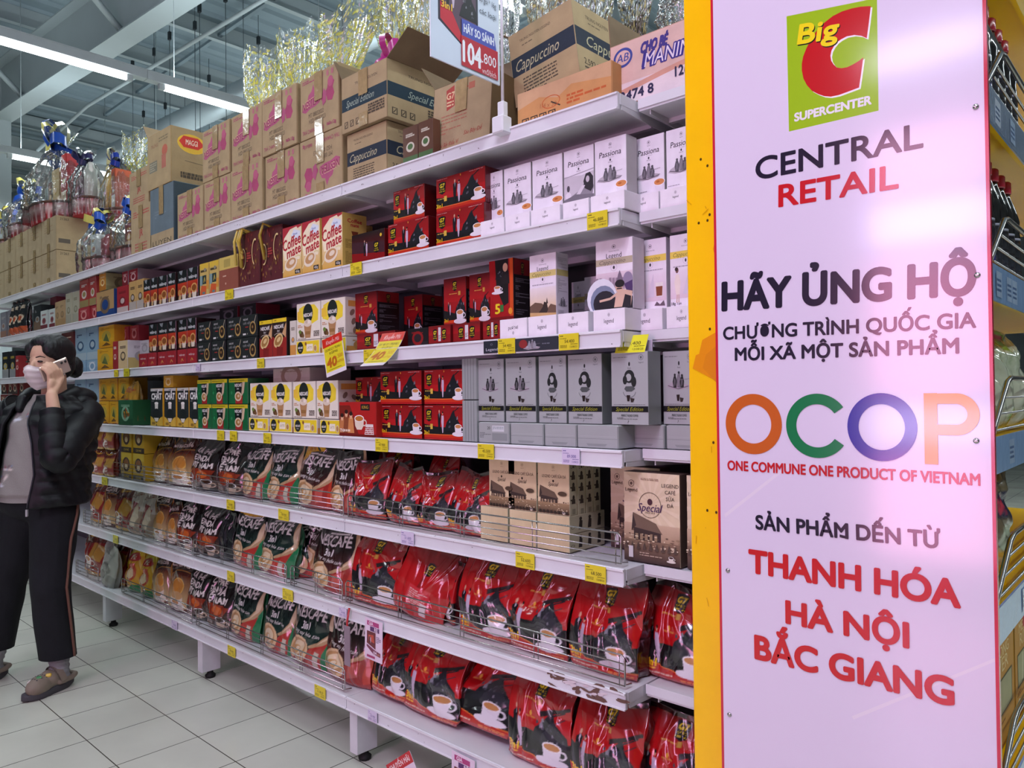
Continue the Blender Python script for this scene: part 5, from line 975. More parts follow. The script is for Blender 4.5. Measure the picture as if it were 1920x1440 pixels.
# --- bottom shelf
bags(7, [('g7bag3', 685, 756, dict(rx=-.2)), ('g7bag1', 746, 852, dict(rx=-.1)), ('g7bag2', 815, 948, dict(rx=-.38, y=.06)), ('g7bag0', 944, 1062), ('g7bag3', 1062, 1192), ('g7bag1', 1192, 1330, dict(y=.1))], 'large red foil coffee bag with white cup and couple')
bags(7, [('nes_green2', 482, 538), ('nes_green', 534, 608)], 'black and green foil bag with large cup'); bags(7, [('nes_brown', 598, 684)], 'brown and red foil bag with large cup')
bags(7, [('nes_top', 420, 476)], 'black foil bag with yellow banner top'); bags(7, [('viet', 341, 378), ('viet2', 376, 422)], 'black iced coffee bag with white block lettering')
bags(7, [('gold', 276, 304), ('gold2', 304, 344)], 'dark brown and gold bag with oval emblem'); bags(7, [('mac', 228, 254), ('mac', 252, 278)], 'yellow and red foil bag with green base'); bags(7, [('redbag', 150, 184), ('redbag', 196, 226)], 'maroon foil bag with white cup')
bags(7, [('silverbag', 180, 205, dict(y=.0, ry=.3, t='silver foil bag tipping over the fence'))], '')
# ------------------------------------------------------------------ cartons along the top shelf
T1 = LEV[1]
M_FLAP = mat('bare_kraft_board', '#7d6a50', rough=.85, var=.1, vscale=12)
def carton(desc, x, y, z, w, d, h, front, side=None, rz=0., ry=0., rx=0., tape=True, flaps=(), col=KR, scol=None, open_top=False, cat='carton', where='top shelf', tape2=True, group='cardboard cartons along the top shelf'):
    mb = MB()
    if not open_top: mb.box(0, 0, 0, w, d, h, scol or col, ch=.003)
    else:
        t = .004; c = scol or col
        mb.box(0, 0, 0, w, t, h, c); mb.box(0, d-t, 0, w, d, h, c); mb.box(0, t, 0, t, d-t, h, c); mb.box(w-t, t, 0, w, d-t, h, c); mb.box(t, t, 0, w-t, d-t, t, c)
    mb.art(front, (.002, 0, .002), (w-.004, 0, 0), (0, 0, (h-.004)/front.H), (0, -1, 0))
    if side: mb.art(side, (w, .002, .002), (0, d-.004, 0), (0, 0, (h-.004)/side.H), (1, 0, 0))
    o = mb.build('shipping_carton', M_KRAFT); o.location = (x, y, z); o.rotation_euler = (rx, ry, rz)
    if tape:
        MB().box(w*.5-.026, -.0042, h*.55, w*.5+.026, -.0034, h-.001).build('tape', M_TAPE, o)
        if tape2: MB().box(w*.5-.026, -.0042, .001, w*.5+.026, -.0034, h*.24).build('tape', M_TAPE, o)
    for (edge, ang, ln) in flaps:
        f = MB(); ca, sa = math.cos(ang)*ln, math.sin(ang)*ln
        if edge == 'back': P = [(0, d, h), (w, d, h), (w, d+ca, h+sa), (0, d+ca, h+sa)]; n = (0, .003, 0)
        elif edge == 'front': P = [(0, 0, h), (w, 0, h), (w, -ca, h+sa), (0, -ca, h+sa)]; n = (0, .003, 0)
        elif edge == 'left': P = [(0, 0, h), (0, d, h), (-ca, d, h+sa), (-ca, 0, h+sa)]; n = (.003, 0, 0)
        else: P = [(w, 0, h), (w, d, h), (w+ca, d, h+sa), (w+ca, 0, h+sa)]; n = (.003, 0, 0)
        Q = [tuple(np.array(p)+np.array(n)) for p in P]
        f.add(P+Q, [(0, 1, 2, 3), (7, 6, 5, 4), (0, 4, 5, 1), (1, 5, 6, 2), (2, 6, 7, 3), (3, 7, 4, 0)], KR); f.build('flap', M_FLAP, o)
    return put(o, desc, where, cat, group)
AN, ANF, KS = A_nestea(), A_nestea(True), '#9c8862'
for k, (a, b) in enumerate([(560, 639), (495, 557), (433, 493), (382, 431), (331, 379)]):
    x0, x1 = XP(a, .04, T1+.12), XP(b, .04, T1+.12)
    carton('kraft carton with magenta print, lower layer', x0, .04+_rr.uniform(0, .008), T1, x1-x0, .33, .246, ANF if k == 0 else AN, scol=KS, rz=_rr.uniform(-.01, .01))
for a, b in [(560, 632), (491, 556), (431, 489), (378, 429)]:
    x0, x1 = XP(a, .04, T1+.37), XP(b, .04, T1+.37)
    carton('kraft carton with magenta print, upper layer', x0, .04+_rr.uniform(0, .01), T1+.2475, x1-x0, .33, .245, AN, scol=KS, rz=_rr.uniform(-.01, .01))
x0 = XP(651, .045, T1+.1); carton('kraft carton with navy band and script lettering, under another', x0, .045, T1, .235, .28, .197, A_capp(), A_capp(False), scol='#8d7a55', tape=False)
x0 = XP(643, .035, T1+.3); carton('open kraft carton with dark band stacked on the navy-banded one', x0, .03, T1+.199, .268, .31, .205, A_spec(), A_spec(False), scol='#968260', open_top=True, flaps=(('left', 1.0, .10), ('right', .55, .13), ('back', 1.2, .1)))
D('brownstick', .082, .033, .125, A_color('#5d3a2a', '#4a6a3c', '#cfc8b4', '', 31, 1.5), M_WRAP)
row(1, 'brownstick', [(754, 783), (784, 812)], 'small brown coffee pack with green picture before the cartons', y=.015)
# leaning carton with red badge, its lid standing open behind
x0 = XP(808, .05, T1+.1); carton('leaning open kraft carton with red badge under the hanging price board', x0, .05, T1+.010, .268, .15, .232, A_g7carton(), scol='#6b5236', ry=.02, rx=-.06, open_top=True, tape2=False, flaps=(('back', 1.1, .16), ('left', .9, .12)))
carton('plain kraft carton standing behind the white sign pole', -1.705, .235, T1, .12, .2, .275, A_kraft('12', 0), scol='#8d7450', tape=False)
carton('torn orange carton in shrink film beside the sign pole', XP(970, .04, T1+.05), .04, T1, .335, .24, .112, A_orangebox(), scol='#b5814f', tape=False, col='#c8925a')
M_FILM = mat('clear_shrink_film', '#ffffff', rough=.08, trans=1., ior=1.2, bump=.8, bscale=25)
_q = carton('large tilted kraft carton with navy band stacked on the orange one', -1.575, .16, T1+.135, .255, .36, .235, A_capp(), A_capp(False, ), scol='#a89672', ry=-.13, rz=.0, open_top=True, tape=False, flaps=(('left', .7, .12), ('back', 1.1, .13)))
_m = MB(); _m.box(0, 0, 0, .09, .1, .115, '#c9872c', ch=.012); _m.art(A_color('#c98a30', '#a8406a', '#e2b54a', 'Fe', 3, 1.2), (.004, 0, .004), (.082, 0, 0), (0, 0, .09), (0, -1, 0))
_o = _m.build('noodle_pack', M_WRAP); _o.location = (-1.235, .05, T1+.001); put(_o, 'orange and pink film-wrapped pack between orange carton and milk carton', 'top shelf', 'food pack')
carton('pinkish milk carton with violet lettering at the shelf end', XP(1147, .09, T1+.05), .085, T1, .36, .25, .168, A_manime(), scol='#b5927a', tape=False, open_top=True, col='#d9b8ac', flaps=(('left', 1.5, .09), ('back', 1.3, .15)))
# grey, yellow-badged and red-printed cartons further along
carton('grey carton with a kraft base below the yellow-badged carton', XP(282, .04, T1+.15), .04, T1, .285, .31, .326, A_greybox(), scol='#36474f', tape2=False)
carton('kraft carton with a red badge on yellow on its side', XP(277, .04, T1+.47), .04, T1+.328, .285, .235, .285, A_maggi(), A_maggiside(), scol='#a78b5a', tape2=False, open_top=True, flaps=(('left', .9, .1),), tape=False)
carton('kraft carton with red print left of the grey carton', XP(246, .04, T1+.15), .04, T1, .268, .3, .275, A_redkraft(), scol=KS)
carton('open kraft carton stacked on the red-printed carton', XP(243, .05, T1+.36), .05, T1+.277, .26, .3, .2, A_redkraft(), scol=KS, open_top=True, flaps=(('back', 1.2, .12),), tape2=False)
AK = A_kraft(); AK0 = Art(.7).rect(0, 0, 1, .7, '#a39272'); AK0.lines(.2, .8, .4, .6, 4, '#97805f', 3, .5)
for lay in (0, 1):
    for k in range(5):
        carton(f'plain kraft carton in film-wrapped block, {["lower", "upper"][lay]} layer', -5.60-.31*(k+1), .045, T1+.232*lay, .307, .30, .230, AK0, AK, scol='#a5906a', where='top shelf', tape=True)
# ------------------------------------------------------------------ gift baskets under crackling clear film
def film_material(name, tint, fac):
    m = bpy.data.materials.new(name); m.use_nodes = True; nt = m.node_tree; L = nt.links.new; nt.nodes.remove(nt.nodes['Principled BSDF']); out = nt.nodes['Material Output']
    tr = nt.nodes.new('ShaderNodeBsdfTransparent'); tr.inputs[0].default_value = (*lin(tint), 1); gl = nt.nodes.new('ShaderNodeBsdfGlossy'); gl.inputs['Roughness'].default_value = .14
    a = nt.nodes.new('ShaderNodeAttribute'); a.attribute_name = 'print'
    fr = nt.nodes.new('ShaderNodeFresnel'); fr.inputs[0].default_value = 1.45
    mt = nt.nodes.new('ShaderNodeMath'); mt.operation = 'MULTIPLY_ADD'; mt.inputs[1].default_value = 1.1; mt.inputs[2].default_value = fac; L(fr.outputs[0], mt.inputs[0])
    n = nt.nodes.new('ShaderNodeTexNoise'); n.inputs['Scale'].default_value = 38; bp = nt.nodes.new('ShaderNodeBump'); bp.inputs['Strength'].default_value = .8; bp.inputs['Distance'].default_value = .01
    tc = nt.nodes.new('ShaderNodeTexCoord'); L(tc.outputs['Object'], n.inputs['Vector']); L(n.outputs['Fac'], bp.inputs['Height']); L(bp.outputs[0], gl.inputs['Normal'])
    m1 = nt.nodes.new('ShaderNodeMixShader'); L(mt.outputs[0], m1.inputs[0]); L(tr.outputs[0], m1.inputs[1]); L(gl.outputs[0], m1.inputs[2])
    df = nt.nodes.new('ShaderNodeBsdfDiffuse'); L(a.outputs['Color'], df.inputs[0]); tl = nt.nodes.new('ShaderNodeBsdfTranslucent'); L(a.outputs['Color'], tl.inputs[0]); ad = nt.nodes.new('ShaderNodeMixShader'); ad.inputs[0].default_value = .45; L(df.outputs[0], ad.inputs[1]); L(tl.outputs[0], ad.inputs[2])
    hz = nt.nodes.new('ShaderNodeBsdfTranslucent'); hz.inputs[0].default_value = (.9, .93, .92, 1); hd = nt.nodes.new('ShaderNodeBsdfDiffuse'); hd.inputs[0].default_value = (.9, .93, .92, 1); hm = nt.nodes.new('ShaderNodeMixShader'); L(hz.outputs[0], hm.inputs[1]); L(hd.outputs[0], hm.inputs[2])
    m3 = nt.nodes.new('ShaderNodeMixShader'); m3.inputs[0].default_value = .03; L(m1.outputs[0], m3.inputs[1]); L(hm.outputs[0], m3.inputs[2])
    m2 = nt.nodes.new('ShaderNodeMixShader'); L(a.outputs['Alpha'], m2.inputs[0]); L(m3.outputs[0], m2.inputs[1]); L(ad.outputs[0], m2.inputs[2]); L(m2.outputs[0], out.inputs[0]); return m
M_FILMC = film_material('clear_crinkled_film', '#f4f8f6', .09)
def film(prof, seed, flat=.6, n=96, spots=0., scol='#dcd648', pleat=.10, tip=0., lean=0.):
    """crinkled film bag of revolution; prof = (radius, height) rows; spots = share of printed dots"""
    r = np.random.RandomState(seed); mb = MB(); rows = []; H = prof[-1][1]
    zs = np.linspace(prof[0][1], H, 46); rs = np.interp(zs, [p[1] for p in prof], [p[0] for p in prof])
    ph = r.uniform(0, 2*PI, 6); vs, cs = [], []
    for i, (z, R_) in enumerate(zip(zs, rs)):
        t = (z-zs[0])/(H-zs[0])
        for j in range(n):
            a = 2*PI*j/n; w = sum(math.sin((5+3*k)*a+ph[k]+t*(k-2)*1.5)*pleat/(1+.5*k) for k in range(5))+r.uniform(-.03, .03)
            RR = R_*(1+w); zz = z+(tip*(math.sin(3*a+ph[0])+.6*math.sin(7*a+ph[1]))*t**3 if tip else 0)+r.uniform(-.004, .004)
            vs.append((RR*math.cos(a)+lean*t*t, RR*math.sin(a)*flat, zz))
            p = spots*(1.7-1.3*t); s = r.rand() < p
            cs.append((*lin(scol if r.rand() > .3 else '#efe08a'), .8 if s else 0.))
    fs = []
    for i in range(45):
        for j in range(n): fs.append((i*n+j, i*n+(j+1) % n, (i+1)*n+(j+1) % n, (i+1)*n+j))
    mb.add(vs, fs, cs, 0, True); return mb
M_RIB = mat('satin_ribbon', rough=.3, attr=True, coat=.3, var=.04)
def bow(parent, x, y, z, c1, c2, s=1., seed=0):
    r = random.Random(seed); mb = MB()
    for i, deg in enumerate((18, 58, 92, 125, 162, -28, -150, 75)):
        c = c2 if i in (1, 4, 7) else c1; a = math.radians(deg+r.uniform(-12, 12)); L_ = s*r.uniform(.075, .11); d = Vector((math.cos(a), r.uniform(-.5, .5), math.sin(a)*.8)).normalized(); sd = Vector((0, -1, 0)).cross(d).normalized()*s*.020; up = Vector((0, -1, .2)).normalized()*s*.03
        vs = []
        for k in range(9):
            t = k/8*2*PI; q = d*(L_*(1-math.cos(t))/2)+up*math.sin(t)
            for sg in (-1, 1): vs.append((Vector((x, y, z))+q+sd*sg)[:])
        mb.add(vs, [(2*k, 2*k+1, 2*k+3, 2*k+2) for k in range(8)], c, 0, True)
    for i in range(3):
        a = r.uniform(-1.2, 1.2)-PI/2; P = Vector((x, y, z)); q = P+Vector((math.cos(a)*.09*s, -.02, -.07*s*r.random()-.02)); sd = Vector((0, .0, .012*s))
        mb.add([(P-sd)[:], (P+sd)[:], (q+sd)[:], (q-sd)[:]], [(0, 1, 2, 3)], c1 if i % 2 else c2)
    return mb.build('bow', M_RIB, parent)
def gift_basket(desc, x, y, z, R_, hb, hw, seed, items, bowc=('#1f4fb0', '#d9cf6a'), where='top shelf', spots=0., bowz=None):
    t = thing('gift_basket', '', 'gift basket', (x, y, z)); n = 96; mb = MB(); vs, cs = [], []
    for zz, rr in ((0, R_*.92), (hb*.33, R_*.95), (hb*.66, R_*.98), (hb, R_)):
        for j in range(n): a = 2*PI*j/n; vs.append((rr*math.cos(a), rr*math.sin(a)*.62, zz)); cs.append(lin('#b02a34' if (j % 4 < 3 and zz not in (hb*.66,)) else '#dcbcb8'))
    mb.add(vs, [(i*n+j, i*n+(j+1) % n, (i+1)*n+(j+1) % n, (i+1)*n+j) for i in range(3) for j in range(n)]+[tuple(range(n))[::-1], tuple(3*n+j for j in range(n))], cs); b = mb.build('basket', M_PAPER, t)
    MB().tube([(R_*1.01*math.cos(2*PI*j/24), R_*.63*math.sin(2*PI*j/24), hb) for j in range(24)], .009, '#5d3a2c', closed=True).build('rim', M_PAPER, b)
    for nm, (ix, iw, ih, c, *q) in items:
        m = MB()
        if q and q[0] == 'can': m.lathe([(iw/2, 0), (iw/2, ih*.8), (iw*.35, ih*.86), (iw*.2, ih)], c, n=16, c=(ix, 0, hb))
        else: m.box(ix-iw/2, -.05, hb, ix+iw/2, .05, hb+ih, c, ch=.004); m.art(A_color(c, q[1] if len(q) > 1 else '#e0c9a0', '#c9a04a', q[0] if q and q[0] else '', seed, ih/iw), (ix-iw/2, -.05, hb), (iw, 0, 0), (0, 0, iw), (0, -1, 0))
        m.build(nm, M_BOX, t)
    film([(R_*1.02, .005), (R_*1.06, hb), (R_*1.0, hb+hw*.45), (R_*.55, hb+hw*.75), (R_*.14, hb+hw*.86), (R_*.5, hb+hw*1.1)], seed, .66, spots=spots, tip=.02).build('clear_wrap', M_FILMC, t)
    bow(t, 0, -.03, hb+hw*.88, *bowc, s=1.25*R_/.2, seed=seed)
    return put(t, desc, where, 'gift basket', 'wrapped gift baskets on the top shelf')
Z2 = T1+.463
gift_basket('large gift basket with red box and blue bow on far cartons', -6.02, .20, Z2, .30, .13, .50, 3, [('gift_box', (.05, .16, .27, '#c9a86a', 'LUXURY', '#d9b98a')), ('gift_box', (.22, .1, .34, '#b8262c')), ('bottle', (-.18, .1, .22, '#7d8a8c', 'can')), ('gift_box', (-.06, .1, .2, '#6d4a3a'))])
gift_basket('gift basket with dark jars right of the largest basket', -5.545, .22, Z2, .145, .11, .3, 5, [('jar', (-.05, .09, .2, '#5d3a40', 'can')), ('bottle', (.06, .08, .25, '#d9d4cc', 'can'))], bowc=('#2a2a55', '#3d3a60'))
gift_basket('gift basket with yellow canister and dark blue bow', -5.12, .26, T1+.40, .14, .03, .36, 6, [('canister', (-.05, .11, .28, '#d8a824', 'can')), ('gift_box', (.06, .06, .26, '#b5502c', '', '#e3d9c9'))], bowc=('#14308a', '#d9d49a'))
gift_basket('low gift basket with white carton on the shelf front', -5.08, .17, T1, .19, .10, .27, 8, [('milk_carton', (-.06, .1, .17, '#c9d2cf', '', '#8d4a50')), ('jar', (.06, .09, .16, '#8d3a40', 'can'))])
gift_basket('low gift basket holding a golden bottle beside kraft cartons', -4.68, .2, T1, .16, .12, .28, 9, [('bottle', (-.07, .06, .2, '#d39a1e', 'can')), ('gift_box', (.03, .12, .15, '#8d3a36'))])
gift_basket('gift basket in white film left of the largest basket', -6.68, .2, Z2, .25, .10, .28, 11, [('gift_box', (.0, .15, .16, '#b9aeb0', '', '#8d3a40')), ('jar', (.14, .09, .14, '#7a3a3c', 'can')), ('jar', (-.13, .1, .16, '#c9d0cc', 'can'))])
gift_basket('small basket with red and white box at the left edge', -7.25, .2, Z2, .22, .06, .24, 12, [('gift_box', (.0, .16, .13, '#c9c4c4', '', '#b82a30'))])
# tall flared tops of wrapped baskets standing behind the printed cartons
def flare(desc, pa, pb, ptop, pbot, y, seed, lean=0., spots=.34, zb=None, neck=False, scol='#dcd648', bowc=None):
    xa, xb = at(pa, pbot, y=y)[0], at(pb, pbot, y=y)[0]; xc = (xa+xb)/2; zt = at((pa+pb)/2, ptop, y=y)[2]; zn = zb if zb is not None else T1+.5; W = (xb-xa)/2
    t = thing('gift_basket', '', 'gift basket', (xc, y, zn)); H = zt-zn
    MB().box(-.11, -.07, 0, .11, .07, .06, '#b8452c', ch=.01).build('basket', M_PAPER, t)
    pr = [(.09, .0), (.05, H*.10), (W*.34, H*.25), (W*.52, H*.45), (W*.78, H*.72), (W*.84, H)] if not neck else [(.10, 0), (.12, H*.15), (.03, H*.42), (W*.6, H*.62), (W*.8, H)]
    film(pr, seed, .5, spots=spots, scol=scol, tip=H*.05, lean=lean, pleat=.13).build('clear_wrap', M_FILMC, t)
    if bowc: bow(t, .02, -.05, H*.40 if neck else H*.2, *bowc, s=1.0, seed=seed)
    return put(t, desc, 'top shelf', 'gift basket', 'spotted cellophane tops behind the cartons')
flare('yellow-spotted cellophane top, lowest, behind the magenta-printed cartons', 461, 530, 100, 180, .39, 21)
flare('yellow-spotted cellophane top between lowest and widest ones', 530, 602, 58, 150, .39, 22, lean=-.03)
flare('widest yellow-spotted cellophane top spreading to the right', 592, 690, 30, 112, .40, 23, lean=.07)
flare('tallest yellow-spotted cellophane top tied with a magenta bow', 702, 790, -25, 100, .42, 24, neck=True, zb=T1+.41, bowc=('#b8308a', '#d9c04a'))
flare('straw-filled cellophane wrap just left of the hanging price board', 770, 830, 8, 105, .40, 25, zb=T1+.3, spots=.5, scol='#b8a85a')
flare('pale spotted cellophane top with red bow behind yellow-badged carton', 240, 282, 252, 340, .39, 26, zb=T1+.5, bowc=('#c8301f', '#d8402c'), spots=.22)
flare('clear cellophane wrap with dark contents behind the sign pole', 925, 975, -10, 70, .45, 27, zb=T1+.28, spots=.1, scol='#30343a')
flare('clear cellophane wrap with coloured contents behind the tilted carton', 985, 1070, -60, 30, .52, 28, zb=T1+.30, spots=.35, scol='#8d6a30')
flare('clear cellophane wrap above the tilted carton\'s back flap', 1075, 1160, -70, 25, .55, 29, zb=T1+.30, spots=.35, scol='#5d5a50')
flare('clear cellophane wrap left of the milk carton flap', 1150, 1235, -90, 25, .55, 30, zb=T1+.30, spots=.3, scol='#26262c')
flare('clear cellophane wrap nearest to the yellow post', 1225, 1310, -110, 20, .55, 31, zb=T1+.30, spots=.15, scol='#8d9a9a')
# clear plastic bag hanging over the milk carton
_t = film([(.10, 0), (.12, .05), (.11, .12), (.05, .16), (.02, .17)], 40, .7, spots=.03, scol='#3f8fc0', pleat=.08); _o = _t.build('plastic_bag', M_FILMC); _o.location = (-.93, .17, T1+.165); tag(_o, 'clear plastic bag lying on the milk carton beside the yellow post', 'plastic bag')
# maroon paper gift bags with yellow ribbon handles
for k, (a, b, yy, dd) in enumerate([(450, 487, .02, 'left'), (488, 529, .03, 'right')]):
    x0, x1 = XP(a, yy, 1.9), XP(b, yy, 1.9); w = x1-x0; ar = A_giftbag(); ar.items = ar.items[:1]+[x for x in ar.items[1:]]
    o = MB().box(0, 0, 0, w, .12, .235, '#4d1e22', ch=.002).art(ar, (0, 0, 0), (w, 0, 0), (0, 0, .235/.78), (0, -1, 0)).build('paper_gift_bag', M_BOX); o.location = (x0, yy, LEV[2])
    rb = MB(); r = random.Random(k)
    for i in range(6 if k == 0 else 2):
        q = r.uniform(-.01, w*.5) if k == 0 else r.uniform(w*.4, w*.9); P = [(q, .01, .235), (q-.02, -.02, .25), (q-.03, -.03, .20), (q-.025+r.uniform(-.02, .02), -.02, .235-r.uniform(.06, .16))]
        rb.tube(P, .007, r.choice(['#c9ae3c', '#a98f2c', '#d9c25a']), n=4)
    rb.build('ribbon_handle', M_RIB, o)
    tag(o, f'maroon paper gift bag with gold print, {dd} of two, second shelf from top', 'gift bag', 'maroon gift bags')
# ------------------------------------------------------------------ wire fences along the three lowest shelves
def fence(lv, a, b, desc, hgt=.082, n=5):
    x0, x1 = XP(a, .022, LEV[lv]+.04), XP(b, .022, LEV[lv]+.04); z0 = LEV[lv]+.004; w = x1-x0
    t = thing('wire_fence', '', 'wire fence', (x0, .012, z0)); fr = MB()
    fr.tube([(0, .028, .004), (0, .0, .008), (0, 0, hgt-.01), (.01, 0, hgt), (w-.01, 0, hgt), (w, 0, hgt-.01), (w, 0, .008), (w, .028, .004)], .0026)
    fr.build('frame', M_CHROME, t)
    lw = MB().tube([(0, 0, 0), (w, 0, 0)], .0018, n=5).mesh('long_wire', M_CHROME); uw = MB().tube([(0, .004, 0), (0, .004, hgt)], .0017, n=5).mesh('upright_wire', M_CHROME)
    for i in range(n-1): o = bpy.data.objects.new('long_wire', lw); COL.objects.link(o); o.parent = t; o.location = (0, 0, hgt*(i+.25)/(n-.6))
    m = max(2, int(round(w/.27)))
    for dx in [.02, w-.02]+[w*i/m+q for i in range(1, m) for q in (-.008, .008)]: o = bpy.data.objects.new('upright_wire', uw); COL.objects.link(o); o.parent = t; o.location = (dx, 0, 0)
    return put(t, desc, LNAME[lv]+' front', 'wire fence', 'chromed wire fences')
for lv, spans in ((5, [(657, 1169), (372, 648), (196, 366)]), (6, [(653, 1176), (549, 646), (367, 541), (194, 364), (160, 189)]), (7, [(372, 651), (232, 364), (146, 188)])):
    for a, b in spans: fence(lv, a, b, 'chromed wire fence before the coffee bags')
# ------------------------------------------------------------------ price tags, cards and the hanging board
def A_tag(price, c='#e0d02c', ink='#4a4418'):
    a = Art(.62); a.rect(0, 0, 1, .62, c); a.lines(.06, .9, .5, .57, 1, ink, 3, .5); a.lines(.06, .4, .42, .46, 1, ink, 4, .5); a.text(price, .55, .33, .12, ink, off=.02, fit=.5); a.lines(.08, .42, .08, .2, 3, ink, 5, .4); a.text('12/08/23', .75, .12, .07, ink, fit=.36); a.lines(.6, .95, .2, .24, 1, ink, 6); return a
TAGS = {2: [(1101, 1139, '46.xxx'), (657, 678, '51.000'), (422, 437, '76.500')], 3: [(934, 966, '54.400'), (1048, 1085, '54.400'), (682, 705, '51.000'), (482, 495, '58.900'), (232, 242, '62.000'), (214, 221, '48.900')],
        4: [(896, 926, '45.500'), (704, 727, '47.900'), (494, 508, '63.500'), (407, 420, '51.200'), (431, 444, '49.800'), (165, 173, '39.000')], 5: [(967, 1002, '52.600'), (1097, 1136, '68.500'), (522, 541, '78.900'), (425, 439, '82.000'), (191, 201, '44.000')],
        6: [(530, 549, '121.0'), (426, 439, '97.500'), (212, 221, '66.000')], 7: [(590, 610, '118.0'), (427, 441, '99.000')]}
M_TAG = mat('printed_price_label', rough=.35, attr=True, coat=.3, var=.03)
def price_tag(a, b, lv, price, c='#e0d02c', ink='#4a4418', desc='yellow price tag'):
    x0, x1 = XP(a, -.013, LEV[lv]-.02), XP(b, -.013, LEV[lv]-.02); w = max(.03, x1-x0); ar = A_tag(price, c, ink); h = min(.044, w*.72)
    o = MB().box(0, -.0012, 0, w, 0, h, c).art(ar, (0, -.0012, 0), (w, 0, 0), (0, 0, h/.62), (0, -1, 0)).build('price_tag', M_TAG); o.location = (x0, -.0122, LEV[lv]-.0225-h/2); put(o, desc, LNAME[lv]+' rail', 'price tag', desc+'s on the shelf rails')
for lv, l in TAGS.items():
    for a, b, p in l: price_tag(a, b, lv, p.replace('x', '8'))
for lv, a, b, p in ((4, 1054, 1087, '89.000'), (5, 752, 776, '51.600'), (6, 636, 650, '54.000'), (7, 690, 707, '55.900'), (3, 367, 375, '23.000'), (7, 322, 332, '40.000')): price_tag(a, b, lv, p, '#d6cbe2', '#5a4f96', 'pale lilac price tag')
def strip(a, b, lv, ar, desc):
    x0, x1 = XP(a, -.0108, LEV[lv]-.02), XP(b, -.0108, LEV[lv]-.02); w = x1-x0
    o = MB().box(0, -.001, 0, w, 0, .036, '#24262e').art(ar, (0, -.001, 0), (w, 0, 0), (0, 0, .036/ar.H), (0, -1, 0)).build('rail_label', M_TAG); o.location = (x0, -.0122, LEV[lv]-.040); tag(o, desc, 'shelf label')
x0 = Art(1.0); x0.rect(0, 0, 1, 1, '#2a2c36'); x0.text('Legend', .62, .3, .22, '#b9bcc6', off=.02); x0.ring(.6, .7, .08, .08, .02, '#8d909c'); strip(908, 933, 3, x0, 'dark shelf label with pale lettering left of yellow tag')
x0 = Art(.45); x0.rect(0, 0, 1, .45, '#34363f'); x0.sketch(.2, .04, .4, .36, '#9a9ca6'); x0.ell(.2, .25, .1, .15, '#8d3030'); x0.lines(.65, .95, .18, .26, 1, '#6d707c', 3); strip(967, 1047, 3, x0, 'long dark picture label between two yellow tags')
def card(name, art, w, loc, rot, desc, cat='price card', bend=0., m=M_TAG, th=.0012, n=8):
    h = w*art.H; mb = MB()
    mb.box(0, 0, 0, w, th, h, '#e9e6ec').art(art, (0, 0, 0), (w, 0, 0), (0, 0, w), (0, -1, 0), e0=.0002)
    if bend:
        # curl the lower edge outwards
        cut = []
        me = MB(); rows_ = 14; img = art.raster(40, 48); vs, cs = [], []
        for j in range(48):
            v = j/47; t = 1-v; yy = -bend*t**2
            for i in range(40): vs.append((w*i/39, yy, h*v-0.0)); cs.append(tuple(img[j, i]))
        N = len(vs); fs = [(j*40+i, j*40+i+1, (j+1)*40+i+1, (j+1)*40+i) for j in range(47) for i in range(39)]
        me.add(vs, fs, cs); me.add([(p[0], p[1]+th, p[2]) for p in vs], [f[::-1] for f in fs], '#dcd9de'); mb = me
    o = mb.build(name, m); o.location = loc; o.rotation_euler = rot; return tag(o, desc, cat)
def A_promo():
    a = Art(1.12); a.rect(0, 0, 1, 1.12, '#e8e4ea'); a.rect(.03, .12, .97, .88, '#e4d92a'); a.rect(0, .86, 1, 1.12, '#d0301f'); a.text('Khuyến Mãi', .52, .98, .11, '#f0d0c8', shear=.2, off=.01, fit=.66); a.text('CÀ PHÊ G7 3 TRONG 1', .5, .76, .07, '#3a3a1c', off=.02, fit=.8); a.text('18 GÓI*16G', .5, .65, .07, '#3a3a1c', off=.02, fit=.42); a.text('40', .36, .38, .26, '#c06a1c', off=.05, shear=.1, fit=.48); a.text('.500', .78, .48, .11, '#d0902a', off=.01); a.text('vnđ/hộp', .78, .33, .07, '#d0902a', shear=.2); a.lines(.15, .8, .16, .19, 1, '#8d8a1c', 4); return a
p = at(604, 706, y=-.03); card('price_card', A_promo(), .125, (p[0]+.03, -.03, p[2]-.005), (0, -.21, 0), 'hanging yellow and red promotion card reading forty, tilted')
p = at(676, 697, y=-.05); card('price_card', A_promo(), .125, (p[0]+.03, -.028, p[2]-.0), (-.35, .0, 0), 'curled yellow promotion card lit on its lower half, right of another', bend=.05)
def A_cheap(red=False):
    a = Art(1.45); a.rect(0, 0, 1, 1.45, '#e6d2e4'); a.rect(.12, 1.2, .8, 1.36, '#b03a7a'); a.text('GIÁ', .34, 1.28, .11, '#f0dcea', off=.04); a.rect(.3, 1.02, .82, 1.18, '#5a2a66'); a.text('RẺ', .64, 1.1, .12, '#f0dcea', off=.04); a.poly([(.12, 1.0), (.62, 1.0), (.62, .42), (.12, .56)], '#6b2430'); a.poly([(.2, .86), (.5, .9), (.56, .62), (.24, .66)], '#c04a3a'); a.couple(.3, .6, .26); a.lines(.66, .92, .66, .9, 4, '#8d7a96', 3); a.poly([(.12, .52), (.62, .38), (.9, .34), (.9, .2), (.5, .24), (.12, .44)], '#7a3350'); a.text('104', .6, .3, .1, '#f0dcea', off=.04); a.text('.800', .8, .27, .07, '#e0a080'); a.rect(.14, .08, .6, .16, '#a83a70'); return a
p = at(684, 1208, y=-.016); card('promotion_card', A_cheap(), .097, (p[0], -.0165, LEV[6]-.150), (0, .03, 0), 'pink promotion card hanging from the rail above red bags')
